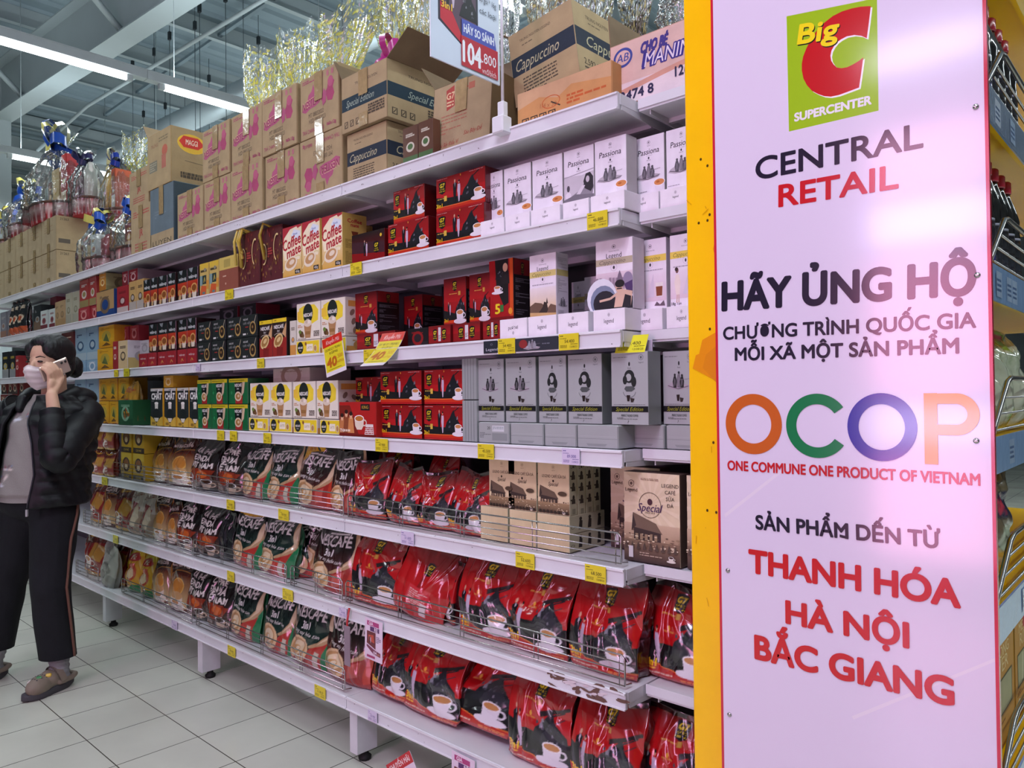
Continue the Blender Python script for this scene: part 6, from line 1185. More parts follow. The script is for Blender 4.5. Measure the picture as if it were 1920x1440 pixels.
p = at(846, 1440, y=-.016); card('promotion_card', A_cheap(), .1, (p[0], -.0165, LEV[7]-.155), (0, .03, 0), 'pink promotion card at the bottom picture edge')
def A_km():
    a = Art(1.3); a.rect(0, 0, 1, 1.3, '#e6d2e2'); a.rect(0, 1.06, 1, 1.3, '#c4202c'); a.text('KHUYẾN MÃI', .5, 1.18, .11, '#f0dada', off=.03, fit=.8); a.rect(.08, .84, .5, .98, '#b03a7a'); a.text('GIÁ', .28, .91, .1, '#f0dcea', off=.04); a.rect(.4, .68, .86, .84, '#5a3080'); a.text('RẺ', .66, .76, .12, '#f0dcea', off=.04); a.rect(.1, .1, .62, .64, '#6b2430'); a.lines(.66, .92, .3, .6, 4, '#4d4456', 4); return a
p = at(772, 1436, y=-.03); card('promotion_card', A_km(), .15, (p[0]-.02, -.03, p[2]-.20), (0, -.62, 0), 'tilted red-topped promotion card at the bottom picture edge')
p = at(1165, 662, y=.05)
a = A_tag('54.400'); a.items[0] = (a.items[0][0], '#e6e62a'); card('price_card', a, .085, (p[0], .02, LEV[3]-.058), (-.5, 0, .1), 'bright yellow price card in clear holder at the end of the rail')
MB().box(0, 0, 0, .075, .004, .05, '#c9bfd0', ch=.001).build('tag_holder', M_TAG).location = (p[0]+.012, .06, LEV[3]-.075)
tag(bpy.data.objects['tag_holder'], 'small lilac plastic tag holder behind the bright yellow card', 'tag holder')
p = at(176, 822, y=-.02); a = A_tag('35.000', '#ddd8a0'); card('price_card', a, .13, (p[0]-.02, -.03, LEV[4]-.10), (0, -.5, 0), 'pale folded price card flapping beside the woman\'s back')
x0 = MB(); x0.tube([(0, 0, 0), (.0, -.01, -.05), (.012, -.01, -.13)], .004, '#b82a30', n=5); x0.box(-.014, -.014, -.20, .02, -.010, -.06, '#8d7a86', ch=.001); o = x0.build('hanging_strip', M_RIB); p = at(655, 1140, y=-.016); o.location = (p[0], -.016, p[2]); tag(o, 'torn red and clear plastic strip hanging from the rail junction', 'plastic strip')
# blade board on a white pole clipped to the top rail
t = thing('price_board', 'white hanging price board with red coffee picture above the top shelf', 'price board', (-1.468, -.012, T1))
MB().box(-.022, -.03, -.02, .022, .012, .03, '#e4e4ea', ch=.004).box(-.012, -.016, .03, .012, .006, .075, '#e4e4ea', ch=.003).build('clip', M_WHITE, t)
MB().tube([(0, -.004, .07), (0, -.004, .62)], .0045, n=8).build('pole', M_WHITE, t)
a = Art(1.5); a.rect(0, 0, 1, 1.5, '#cfdcec'); a.poly([(.1, .42), (.1, 1.4), (.68, 1.4), (.68, .52), (.42, .26)], '#2a2838'); a.poly([(.13, .44), (.13, 1.38), (.65, 1.38), (.65, .54), (.42, .3)], '#5a4456'); a.poly([(.13, .9), (.13, 1.38), (.65, 1.38), (.65, .86), (.4, .8)], '#c0263a'); a.poly([(.13, .44), (.42, .28), (.5, .26), (.3, .56), (.13, .62)], '#c4283a'); a.couple(.26, .62, .3); a.rider(.4, .56, .26, .3); a.text('3in1', .22, .6, .07, '#f0c040', off=.04); a.badge(.42, 1.24, .12)
for i, q in enumerate(('Cà phê G7', '3 trong 1', '50 gói * 16g', 'các loại')): a.text(q, .83, 1.12-i*.13, .06, '#3a4450', fit=.26)
a.poly([(.43, .54), (.92, .54), (.96, .36), (.43, .36)], '#4a56b0'); a.text('HÃY SO SÁNH', .69, .45, .085, '#e6ecf8', off=.03, fit=.46); a.rect(.42, .04, .98, .36, '#b82838'); a.text('104', .58, .2, .22, '#eef2fa', off=.03, fit=.27); a.text('.800', .84, .22, .11, '#eef2fa', off=.01, fit=.22); a.text('vnđ/bịch', .84, .08, .06, '#eedce2', fit=.22)
_y0 = at(808, 90, x=-1.47); W_ = -_y0[1]-.03
bm_ = MB(); bm_.box(-.004, -W_-.02, .12, .0, -.015, .12+W_*1.5, '#dfe6ee'); bm_.art(a, (.0003, -W_-.02, .12), (0, W_, 0), (0, 0, W_), (1, 0, 0)); bm_.build('board', M_TAG, t)
MB().tube([(0, -.004, .40), (0, -.03, .40)], .004, n=6).build('board_clip', M_WHITE, t)
# ------------------------------------------------------------------ the yellow end rack with the white sign on it
SY = -.35
def sp(px, py):
    q = at(px, py, y=SY); return float(q[0]), float(q[2])
XS0, XS1, XPOST = sp(1349, 700)[0], -.217, -.698
t = thing('yellow_rack', 'yellow shelving rack whose end carries the white sign, bottles on its far side', 'shelving', (-.46, .3, 0))
def rp(mb, name, m, parent=None):
    o = mb.build(name, m); o.parent = parent or t
    if parent is None: o.location = (.46, -.3, 0)
    return o
a = Art(30.); a.rect(0, 0, 1, 30, '#fcc703'); r = random.Random(12)
def zf(py): return (sp(1315, py)[1]-.03)/(2.42-.03)*30
for px, py in ((1313, 298), (1331, 313), (1329, 415), (1305, 417), (1335, 405), (1331, 618), (1336, 829), (1317, 956), (1341, 958)): a.ell(.2+.6*((px-1292)/55), zf(py), .035, .035, '#4a3208', n=8)
for py, x0, x1, c in ((470, .75, 1, '#e89a08'), (495, .8, 1, '#e89a08'), (560, .78, 1, '#eca20a'), (662, .3, 1, '#e8930c'), (690, .1, 1, '#e8930c'), (690, .4, .9, '#df8a10'), (1130, .8, 1, '#dd960c'), (1180, .82, .98, '#d08a10'), (1240, .8, .95, '#e09a10')):
    z = zf(py); a.poly([(x0, z), (x1*.9, z-.35), (x1, z+.2), (x1*.92, z+.5), (x0+.1, z+.3)], c)
for _ in range(14): q = r.uniform(3, 28); w = r.uniform(.1, .9); a.line([(w, q), (w+r.uniform(-.2, .1), q+r.uniform(-.2, .2))], .02, '#d9a006')
M_YPRINT = mat('yellow_enamel_with_scuffs', rough=.2, coat=.35, attr=True, var=.04, bump=.03, bscale=12)
mb = MB().box(XPOST, SY+.002, .03, XS0+.012, SY+.04, 2.42, '#fcc703', ch=.003); mb.art(a, (XPOST+.003, SY+.002, .03), (XS0+.008-XPOST-.004, 0, 0), (0, 0, 2.39/30), (0, -1, 0)); rp(mb, 'front_post', M_YPRINT)
rp(MB().box(XS0+.02, SY+.003, .1, XS1-.012, SY+.02, 2.40, ch=.002), 'end_panel', M_YPAINT)
rp(MB().box(XPOST, .86, .03, XPOST+.06, .90, 2.42, ch=.004), 'rear_post', M_YPAINT)
rp(MB().box(XPOST+.02, SY+.03, .12, XPOST+.03, .87, 2.40), 'back_panel', mat('dark_olive_back_panel', '#5a4d1c', rough=.6, var=.1))
M_BLUE = mat('clear_blue_price_strip', rough=.2, attr=True, coat=.5, bump=.4, bscale=30)
RL = [1.755, 1.492, 1.238, .99, .71, .40]
for i, z in enumerate(RL):
    sh = rp(MB().box(XPOST+.03, SY+.03, z-.03, -.225, .86, z-.006).box(-.231, SY+.026, z-.05, -.224, .86, z-.0), 'shelf', M_YPAINT)
    a = Art(.06); a.rect(0, 0, 1, .06, '#8fb0d8' if i > 0 else '#8496ae'); r = random.Random(i)
    for _ in range(14): x = r.random(); a.rect(x, .008, x+.035, .05, r.choice(['#b9d0ea', '#6f94c4', '#a9c0dc', '#d6e2f0'])); a.lines(x+.003, x+.03, .015, .04, 3, '#5d7aa8', i, .5)
    m2 = MB().box(-.224, SY+.03, z-.050, -.2215, .86, z+.004, '#8fb0d8').art(a, (-.2215, SY+.03, z-.050), (0, 1.2, 0), (0, 0, .9), (1, 0, 0)); o = m2.build('price_strip', M_BLUE); o.parent = sh
rp(MB().box(XPOST+.03, SY+.03, 2.0, -.225, .86, 2.024).box(-.231, SY+.026, 1.98, -.224, .86, 2.03), 'shelf', M_YPAINT)
# wire guards on the rack shelves
for i, z in enumerate(RL[:5]):
    g = thing('wire_fence', f'chrome wire guard on the yellow rack, {["highest", "second highest", "middle", "second lowest", "lowest"][i]}', 'wire fence', (-.228, 0, z), group='wire guards on the yellow rack')
    y0, y1, hh = SY+.05, .84, .085
    MB().tube([(-.03, y0, .004), (0, y0, .006), (.004, y0+.10, hh), (.004, y0+.13, hh+.006), (.004, y1, hh+.006), (0, y1, .004)], .0042, n=8).build('frame', M_CHROME, g)
    w = MB()
    for k in range(3): w.tube([(.001, y0+.03+.03*k, .012+.024*k), (.001, y1, .012+.024*k)], .0022, n=5)
    w.build('long_wires', M_CHROME, g)
# dark sauce bottles with red or black caps
M_GLASSY = mat('dark_brown_bottle', rough=.08, attr=True, coat=.6, spec=.8, var=.04)
def bottle_mesh(cap, lab):
    mb = MB(); mb.lathe([(.028, 0), (.031, .006), (.031, .13), (.029, .15), (.031, .165), (.022, .20), (.013, .225), (.012, .24)], '#14120f', n=20)
    c = MB().lathe([(.0145, .236), (.0150, .24), (.0150, .262), (.012, .266)], cap, n=18)
    l = MB(); n = 20; vs, cs = [], []
    rows_ = [.02, .028, .05, .075, .095, .118, .124]
    for z in rows_:
        for j in range(n+1): q = -.3*PI+2*PI*j/n*.62; vs.append((.0316*math.cos(q), .0316*math.sin(q), z)); cs.append(lin('#cfd6e2' if z in (.02, .124) or j in (0, n) else lab[0] if z < .06 else lab[1]))
    l.add(vs, [(i*(n+1)+j, i*(n+1)+j+1, (i+1)*(n+1)+j+1, (i+1)*(n+1)+j) for i in range(len(rows_)-1) for j in range(n)], cs, 0, True)
    return mb.mesh('bottle', M_GLASSY), c.mesh('cap', M_WRAP), l.mesh('label', M_WRAP)
BM = {'black': bottle_mesh('#1d1b1c', ('#3b3f92', '#23242c')), 'red': bottle_mesh('#c02038', ('#2c2e38', '#1d1e24'))}
def bottle(kind, x, y, z, desc, where, s=1.0):
    b, c, l = BM[kind]; o = bpy.data.objects.new('sauce_bottle', b); COL.objects.link(o); o.location = (x, y, z); o.scale = (s, s, s)
    for nm, me in (('cap', c), ('label', l)): q = bpy.data.objects.new(nm, me); COL.objects.link(q); q.parent = o
    put(o, desc, where, 'bottle', 'dark sauce bottles on the yellow rack')
for lvl, nm in ((0, 'upper rack shelf'), (1, 'lower rack shelf')):
    for k in range(6):
        for j in range(2):
            kind = 'black' if k < 2 else 'red'
            bottle(kind, -.264-.056*j, -.235+.058*k+.01*j, RL[lvl], f'dark sauce bottle with {kind} cap, {["front", "rear"][j]} row', nm, .76)
# pouches and packets lower on the rack
def packet(name, art, x, y, z, w, h, d, seed, desc, rz, m=M_FOIL, cat='food pack', **k):
    o = bpy.data.objects.new(name, mk_bag(art, w, h, d, seed, nu=36, nv=44, m=m, **k)); COL.objects.link(o); o.location = (x, y, z); o.rotation_euler = (0, 0, rz); return tag(o, desc, cat)
a = Art(1.3); a.rect(0, 0, 1, 1.3, '#c3cbb0'); r = random.Random(3)
for _ in range(30): x, y = r.random(), r.random()*1.3; a.line([(x, y), (x+r.uniform(-.3, .3), y+r.uniform(-.3, .3))], .02, r.choice(['#e4e8da', '#9aa886', '#dfe6d2']))
a.poly([(0, 1.1), (.5, 1.0), (.6, 1.25), (.1, 1.3)], '#8fae3a'); a.rect(.2, 1.16, .4, 1.24, '#b83a3a'); a.ell(.6, .2, .2, .12, '#8fae3a')
for k in range(3): packet('noodle_bag', a, -.30, -.20+.17*k, RL[2]+.002, .165, .185, .11, 131+k, ['pale green clear noodle bag nearest to the sign, middle rack shelf', 'second pale green noodle bag on the middle rack shelf', 'third pale green noodle bag on the middle rack shelf'][k], PI/2, side='#aab694', edge=.3, back='#9aa886')
a = Art(1.5); a.rect(0, 0, 1, 1.5, '#b9bfa6'); a.poly([(0, 0), (1, 0), (1, .5), (.5, .8), (0, .7)], '#4d9a54'); a.poly([(.1, .1), (.5, .0), (.6, .6), (.3, .75)], '#2f7f3e'); a.poly([(.5, .1), (.95, .1), (.9, .5), (.6, .5)], '#a87a4c'); a.text('Khô', .45, .95, .15, '#8d4a24', off=.02, shear=.2); a.rect(0, 1.36, 1, 1.5, '#b9793a')
packet('dried_food_bag', a, -.29, -.215, RL[3]+.002, .15, .19, .07, 141, 'green and clear dried food bag beside the sign edge', PI/2+.1, side='#7d8a6a', edge=.3)
a2 = Art(1.5); a2.rect(0, 0, 1, 1.5, '#6d6148'); a2.poly([(0, 0), (1, 0), (1, .4), (0, .5)], '#c99a2c'); a2.poly([(0, .9), (.9, .7), (.9, 1.05), (0, 1.2)], '#2c2a4a'); a2.text('VS', .45, .96, .2, '#d83a54', off=.05, shear=.2); a2.poly([(.2, .4), (.7, .3), (.8, .7), (.3, .7)], '#a9b89a')
packet('dried_food_bag', a2, -.285, -.05, RL[3]+.002, .155, .185, .07, 142, 'brown food bag with red slanted lettering, right picture edge', PI/2, side='#4d4434', edge=.3)
a3 = Art(1.45); a3.rect(0, 0, 1, 1.45, '#c08a34'); a3.text('MEKONG', .5, 1.05, .12, '#e0c890', off=.01, fit=.62); a3.ell(.44, 1.08, .08, .09, '#b8322c'); a3.text('RIVER', .5, .9, .15, '#e0c890', fit=.56); a3.rect(.1, .36, .92, .76, '#4d4a2c'); a3.rect(.12, .38, .9, .74, '#a8a47a'); a3.line([(.3, .4), (.34, .72)], .05, '#c4c09a'); a3.lines(.08, .9, .26, .32, 2, '#8d5a1c', 3, .7); a3.ring(.14, .16, .07, .07, .02, '#e0d0a8')
mb = MB().box(-.32, -.235, RL[4], -.255, -.0, RL[4]+.222, '#b98530', ch=.003).art(a3, (-.255, -.233, RL[4]+.002), (0, .231, 0), (0, 0, .1515), (1, 0, 0)); o = mb.build('rice_vermicelli_box', M_MATT); tag(o, 'kraft-coloured box with window on the rack shelf beside the sign', 'food box')
a4 = Art(1.2); a4.rect(0, 0, 1, 1.2, '#d8b02c'); a4.rect(.1, .3, .9, .8, '#b9c0c0')
mb = MB().box(-.32, .01, RL[4], -.255, .24, RL[4]+.222, '#c09030', ch=.003).art(a3, (-.255, .012, RL[4]+.002), (0, .226, 0), (0, 0, .1515), (1, 0, 0)); o = mb.build('rice_vermicelli_box', M_MATT); tag(o, 'second kraft-coloured window box behind the first on the rack', 'food box')
mb = MB().box(-.32, -.24, RL[5], -.25, .2, RL[5]+.22, '#d3a72c', ch=.003).art(a4, (-.25, -.24, RL[5]), (0, .2, 0), (0, 0, .17), (1, 0, 0)); o = mb.build('food_box', M_MATT); tag(o, 'yellow box on the lowest visible rack shelf', 'food box')
# ---- the sign
M_SIGN = mat('glossy_laminated_sign', rough=.16, attr=True, coat=.7, spec=.5)
M_SIGN.node_tree.nodes['Principled BSDF'].inputs['Coat Roughness'].default_value = .10
ZB, ZT = .30, 2.40
g = thing('sign_panel', 'tall white sign with coloured lettering on the yellow end post', 'sign', ((XS0+XS1)/2, SY, ZB))
gx, gy, gz = g.location
s = MB().box(XS0-gx, -.008, 0, XS1-gx, .001, ZT-ZB, '#dfd5e8', ch=.001)
class W: pass
A = Art(1)   # metres on the panel: x to the right of the left edge, y up from the lower edge
A.items = []
def P2(px, py): x, z = sp(px, py); return x-XS0, z-ZB
A.rect(.001, .001, XS1-XS0-.001, ZT-ZB-.001, '#dfd5e8')
for c in (((1362, 963), (1480, 870), (1484, 874), (1364, 969)), ((1600, 1340), (1870, 1230), (1872, 1236), (1604, 1346))): A.poly([P2(*q) for q in c], '#e6dde9')
def box_uv(X, Y): return P2(1280+X/2, Y/2)
A.poly([box_uv(397, 68), box_uv(406, 498), box_uv(741, 420), box_uv(735, 0-0)], '#9dc41a')
Cp = [(712, 30), (676, 32), (640, 39), (604, 50), (570, 67), (538, 92), (510, 121), (487, 155), (470, 190), (459, 218), (454, 245), (454, 270), (460, 300), (473, 325), (492, 346), (515, 358), (538, 366), (562, 368), (592, 362), (625, 350), (668, 334), (676, 280), (684, 221), (668, 234), (645, 248), (624, 258), (602, 262), (585, 259), (573, 248), (564, 234), (561, 215), (565, 196), (574, 180), (586, 165), (601, 154), (622, 143), (650, 138), (676, 141), (697, 150), (705, 90)]
A.poly([box_uv(x+6, y+5) for x, y in Cp], '#f2eef2'); A.poly([box_uv(x, y) for x, y in Cp], '#c4161c')
def word(t, l, rgt, cap, c, off=.03, crop=None, out=None):
    """word between two measured baseline ends, capitals cap pixels tall in its middle"""
    x0, z0 = P2(*l); x1, z1 = P2(*rgt); mx, my = (l[0]+rgt[0])/2, (l[1]+rgt[1])/2
    h = P2(mx, my-cap)[1]-P2(mx, my)[1]; rot = math.atan2(z1-z0, x1-x0)
    A.text(t, (x0+x1)/2, (z0+z1)/2+h/2, h, c, off=off, fit=math.hypot(x1-x0, z1-z0), rot=rot, fine=True)
for dx, dy, c in ((3, 4, '#1d1714'), (1.5, 2, '#1d1714'), (0, 0, '#f2de1a')): word('Big', (1280+(444+dx)/2, (170+dy)/2), (1280+(591+dx)/2, (146+dy)/2), 35, c, off=.035)
word('SUPERCENTER', (1494, 230), (1637, 197.5), 15, '#ece8ea', off=.05)
DK, RD = '#221b30', '#c8141f'
word('CENTRAL', (1422, 339), (1733, 278), 42, DK, .025); word('RETAIL', (1465, 389), (1687, 354), 41, RD, .03)
word('HÃY ỦNG HỘ', (1360, 582), (1830, 551), 56, DK, .045); word('CHƯƠNG TRÌNH QUỐC GIA', (1361, 637), (1832, 614), 25, DK, .03); word('MỖI XÃ MỘT SẢN PHẨM', (1383, 676), (1800, 662), 25, DK, .035)
def ringpx(x0, x1, y0, y1, th, c, a0=0, a1=2*PI):
    (X0, Z1), (X1, Z0) = P2(x0, (y0+y1)/2), P2(x1, (y0+y1)/2); zt, zb = P2((x0+x1)/2, y0)[1], P2((x0+x1)/2, y1)[1]
    A.ring((X0+X1)/2, (zt+zb)/2, (X1-X0)/2, (zt-zb)/2, th*(X1-X0)/(x1-x0), c, a0, a1, 64)
ringpx(1365, 1470, 738.5, 851, 19, '#c8601c'); ringpx(1478, 1597, 738, 858, 20, '#0a7a44', .62, 2*PI-.62); ringpx(1592.5, 1723, 737, 864, 22, '#1c1a94')
A.rect(*P2(1737, 869), P2(1761, 800)[0], P2(1750, 737)[1], '#f09a34')
x0, z0 = P2(1760, 815); x1, z1 = P2(1839, 737); tk = (x1-x0)*.28
A.rect(P2(1750, 760)[0], z1-tk, x0+(x1-x0)*.45, z1, '#f09a34'); A.rect(P2(1750, 760)[0], z0, x0+(x1-x0)*.45, z0+tk, '#f09a34'); A.ring(x0+(x1-x0)*.45, (z0+z1)/2, (x1-x0)*.55, (z1-z0)/2, tk, '#f09a34', -PI/2, PI/2, 32)
word('ONE COMMUNE ONE PRODUCT OF VIETNAM', (1369, 880), (1840, 909), 19, '#c41a22', .03); word('SẢN PHẨM DẾN TỪ', (1422, 990), (1765, 1026), 27, DK, .035)
_p0, _p1 = P2(1578, 1000.5), P2(1594, 1004.5); A.poly([_p0, _p1, (_p1[0], _p1[1]-.0042), (_p0[0], _p0[1]-.0042)], DK)
word('THANH HÓA', (1410, 1070), (1802, 1136), 44, RD, .045); word('HÀ NỘI', (1479, 1165), (1706, 1211), 42, RD, .045); word('BẮC GIANG', (1421, 1231), (1790, 1319), 45, RD, .045)
s.art(A, (XS0-gx, -.008, 0), (1, 0, 0), (0, 0, 1), (0, -1, 0), e0=.0002, e=.000005)
s.build('panel', M_SIGN, g)
e = MB(); 
for x in (XS0-gx, XS1-gx): e.box(x-.0022, -.0086, 0, x+.0022, .0012, ZT-ZB, '#c81f3c')
e.box(XS0-gx, -.0086, ZT-ZB-.002, XS1-gx, .0012, ZT-ZB+.002, '#c81f3c'); e.build('red_edge', M_SIGN, g)
for px, py in ((1832, 203), (1835, 517), (1833, 826), (1369, 1068), (1372, 1337)):
    x, z = sp(px, py); q = MB().lathe([(.0042, 0), (.0040, .0012), (.0026, .0022), (.0006, .0026)], '#b9b4ba', n=14); q.box(-.0022, -.0005, .0024, .0022, .0005, .0028, '#4a464a'); o = q.build('screw', M_CHROME, g); o.location = (x-gx, -.0084, z-gz); o.rotation_euler = (PI/2, 0, 0)
# ------------------------------------------------------------------ the woman on the phone
# local frame: x to her left, -y ahead of her, z up; she stands on the floor at the root
M_SKIN = mat('skin', '#cfa68c', rough=.5, var=.05, vscale=18, bump=.05, bscale=150)
M_HAIR = mat('black_hair', '#0e0e12', rough=.5, var=.25, vscale=30, bump=.25, bscale=90)
M_JACK = mat('black_quilted_nylon', '#0b0c11', rough=.5, spec=.35, var=.12, vscale=12, bump=.25, bscale=35)
M_TROU = mat('navy_black_trouser_cloth', '#0c0f16', rough=.85, var=.15, vscale=10, bump=.2, bscale=220)
M_SHIRT = mat('printed_grey_jersey', rough=.85, attr=True, var=.06, bump=.25, bscale=180)
M_MASK = mat('white_face_mask', '#dcd3d3', rough=.8, var=.03, bump=.1, bscale=200)
M_SOCK = mat('grey_knit_sock', '#8d8b90', rough=.9, var=.1, bump=.3, bscale=250)
M_CLOG = mat('taupe_foam_clog', '#85776a', rough=.6, var=.06, bump=.05)
M_SOLE = mat('dark_foam_sole', '#49464c', rough=.7, var=.08)
def L3(a, b, z):            # (left, ahead, up); hips and legs are turned a little less towards us than the chest
    t = -.35*min(1, max(0, (.98-z)/.3)); c, s_ = math.cos(t), math.sin(t); return Vector((a*c+b*s_, a*s_-b*c, z))
def AR(p):                  # points measured square to the raised arm
    c, s_ = math.cos(-.35), math.sin(-.35); return (p[0]*c+p[1]*s_, p[1]*c-p[0]*s_, p[2])
def blob(name, prims, m, parent, voxel=.006, smooth=6, disp=None, cut=None):
    """one continuous skin grown over overlapping tapered limbs and ellipsoids"""
    bm = bmesh.new()
    for p in prims:
        if p[0] == 'e':
            r = bmesh.ops.create_uvsphere(bm, u_segments=24, v_segments=16, radius=1)
            rot = Matrix.Rotation(p[3], 4, p[4]) if len(p) > 3 else Matrix()
            for v in r['verts']: v.co = rot @ Vector((v.co.x*p[2][0], v.co.y*p[2][1], v.co.z*p[2][2]))+L3(*p[1])
        else:
            pts = p[1]
            for (a, ra), (b, rb) in zip(pts, pts[1:]):
                A, B = L3(*a), L3(*b); t = (B-A).normalized(); u = t.orthogonal().normalized(); w = t.cross(u); n = 16; k0 = []
                for P_, R_ in ((A, ra), (B, rb)): k0.append([bm.verts.new(P_+(u*math.cos(2*PI*j/n)+w*math.sin(2*PI*j/n))*R_) for j in range(n)])
                for j in range(n): bm.faces.new((k0[0][j], k0[0][(j+1) % n], k0[1][(j+1) % n], k0[1][j]))
                bm.faces.new(k0[0][::-1]); bm.faces.new(k0[1])
            for (a, ra) in pts:
                r = bmesh.ops.create_uvsphere(bm, u_segments=16, v_segments=10, radius=ra)
                for v in r['verts']: v.co += L3(*a)
    bmesh.ops.recalc_face_normals(bm, faces=bm.faces[:])
    me = bpy.data.meshes.new(name); bm.to_mesh(me); bm.free()
    o = bpy.data.objects.new(name, me); COL.objects.link(o)
    rm = o.modifiers.new('skin', 'REMESH'); rm.mode = 'VOXEL'; rm.voxel_size = voxel; rm.use_smooth_shade = True
    sm = o.modifiers.new('soft', 'SMOOTH'); sm.iterations = smooth; sm.factor = .5
    me2 = bpy.data.meshes.new_from_object(o.evaluated_get(bpy.context.evaluated_depsgraph_get()))
    bpy.data.objects.remove(o); bpy.data.meshes.remove(me)
    if disp:
        for v in me2.vertices: v.co += v.normal*disp(v.co)
    if cut is not None:
        b2 = bmesh.new(); b2.from_mesh(me2); bmesh.ops.bisect_plane(b2, geom=b2.verts[:]+b2.edges[:]+b2.faces[:], plane_co=(0, 0, cut), plane_no=(0, 0, 1), clear_inner=True); b2.to_mesh(me2); b2.free()
    for p in me2.polygons: p.use_smooth = True
    me2.materials.clear(); me2.materials.append(m); me2.name = name
    o = bpy.data.objects.new(name, me2); COL.objects.link(o); o.parent = parent; return o
PHI = math.radians(20)+.35; HT = math.radians(14)-.35
lady = thing('person', 'woman in black quilted jacket and white mask talking on a phone', 'person', (-3.93, -.515, 0), PHI)
HX, HY = .03, -.02
def H(a, b, z):           # point of the head, which is turned a little further than the body
    c, s = math.cos(HT), math.sin(HT); x, y = a, -b
    X, Y = x*c-y*s, x*s+y*c; return (HX+X, -(Y)+HY, z)
hand = []
C = np.array((.122, .012, 1.446)); dd = np.array((0, .92, -.38)); ww = np.array((0, .38, .92)); ll = np.array((1., 0, 0))
for i, (tq, ln) in enumerate(((-.031, .95), (-.010, 1.05), (.011, 1.), (.031, .82))):
    K = C+dd*(tq+.034)-ww*(.040-.004*(i == 3))+ll*.028; A1 = K+ww*.042*ln+ll*.004-dd*.004*(i-1.5); B1 = A1+ww*.026*ln-ll*.012; T1_ = B1+ww*.010*ln-ll*.020
    hand += [('c', [(AR(K), .0103), (AR(A1), .0088), (AR(B1), .0080), (AR(T1_), .0068)]), ('c', [(AR((.176, .068, 1.328)), .018), (AR(K), .012)])]
hand += [('e', AR((.160, .052, 1.368)), (.014, .030, .034)), ('c', [(AR((.172, .05, 1.35)), .014), (AR((.156, .012, 1.388)), .0115), (AR((.143, -.002, 1.418)), .0095), (AR((.136, -.004, 1.445)), .008)])]
body = [('e', (0, 0, .87), (.13, .09, .10)), ('e', (.01, 0, 1.0), (.13, .09, .14)), ('e', (.02, -.03, 1.17), (.14, .09, .14)), ('c', [((-.10, -.06, 1.262), .035), ((.13, -.065, 1.262), .035)]),
        ('c', [((.03, -.06, 1.30), .055), (H(0, -.035, 1.42), .05)]),
        ('e', H(0, -.012, 1.515), (.073, .092, .088), HT, 'Z'), ('e', H(0, .028, 1.455), (.062, .062, .088), HT, 'Z'), ('e', H(0, .042, 1.395), (.043, .04, .036), HT, 'Z'),
        ('c', [(H(0, .090, 1.478), .009), (H(0, .103, 1.442), .013)]), ('e', H(.033, .068, 1.448), (.024, .022, .022)), ('e', H(-.033, .068, 1.448), (.024, .022, .022)),
        ('e', H(.074, -.01, 1.463), (.010, .018, .030)), ('e', H(-.074, -.01, 1.463), (.010, .018, .030)),
        ('c', [((.14, -.065, 1.255), .038), (AR((.262, .095, 1.065)), .04), (AR((.176, .068, 1.328)), .024)]), ('c', [((-.11, -.06, 1.255), .038), ((-.22, -.09, 1.03), .038), ((-.23, -.06, .80), .025), ((-.23, -.05, .74), .03)]),
        ('c', [((.075, 0, .83), .06), ((.105, .03, .45), .050), ((.105, -.02, .10), .032)]), ('c', [((-.075, 0, .83), .06), ((-.18, .03, .45), .050), ((-.29, .02, .10), .032)]),
        ('c', [((.105, -.03, .05), .026), ((.10, .075, .042), .024)]), ('c', [((-.29, .01, .05), .026), ((-.293, .115, .042), .024)])]+hand
bd = blob('body', body, M_SKIN, lady, voxel=.0042, smooth=3)
M_EYE = mat('dark_eye', '#17110f', rough=.15, var=.05); M_BROW = mat('soft_dark_brow', '#3a2a26', rough=.9, var=.2)
for sx in (-1, 1):
    blob('eye', [('e', H(sx*.031, .0865, 1.482), (.0125, .006, .0048), HT+sx*.25, 'Z')], M_EYE, lady, voxel=.0015, smooth=2)
    blob('eyebrow', [('c', [(H(sx*.016, .092, 1.500), .0028), (H(sx*.032, .088, 1.505), .003), (H(sx*.048, .076, 1.500), .0022)])], M_BROW, lady, voxel=.0015, smooth=2)
# mask over nose, mouth and chin
def headring(th, z, off):      # th from straight ahead, towards her left
    rx = np.interp(z, [1.355, 1.38, 1.41, 1.44, 1.47], [.030, .050, .062, .067, .069])+off; ry = np.interp(z, [1.355, 1.38, 1.41, 1.44, 1.47], [.050, .072, .088, .094, .090])+off
    return H(rx*math.sin(th), ry*math.cos(th)+.012, z)
mk = MB(); vs = []; nt, nz = 32, 22
for j in range(nz):
    v = j/(nz-1)
    for i in range(nt):
        th = (-1+2*i/(nt-1))*1.12; top = 1.460-.012*abs(th)**1.5+.006*math.exp(-(th/.22)**2); bot = 1.352+.012*abs(th)
        z = bot+(top-bot)*v; nose = .014*math.exp(-(th/.3)**2)*math.exp(-((z-1.435)/.03)**2)
        pl = .0022*math.sin(v*PI*2*4)*math.exp(-(th/.9)**4); q = headring(th, z, .010+nose+pl-.004*(v < .06)); vs.append(L3(*q)[:])
mk.add(vs, [(j*nt+i, j*nt+i+1, (j+1)*nt+i+1, (j+1)*nt+i) for j in range(nz-1) for i in range(nt-1)], '#ffffff', 0, True)
for s_ in (-1, 1):
    for zz in (1.447, 1.372): mk.tube([L3(*headring(s_*1.11, zz, .010))[:], L3(*H(s_*.082, .01, (zz+1.455)/2))[:], L3(*H(s_*.080, -.022, 1.45))[:]], .0016, n=5)
mk.build('face_mask', M_MASK, lady)
def hairwave(co): return .0006*math.sin(co.x*420+co.z*120+co.y*60)+.0005*math.sin(co.y*460-co.z*160)
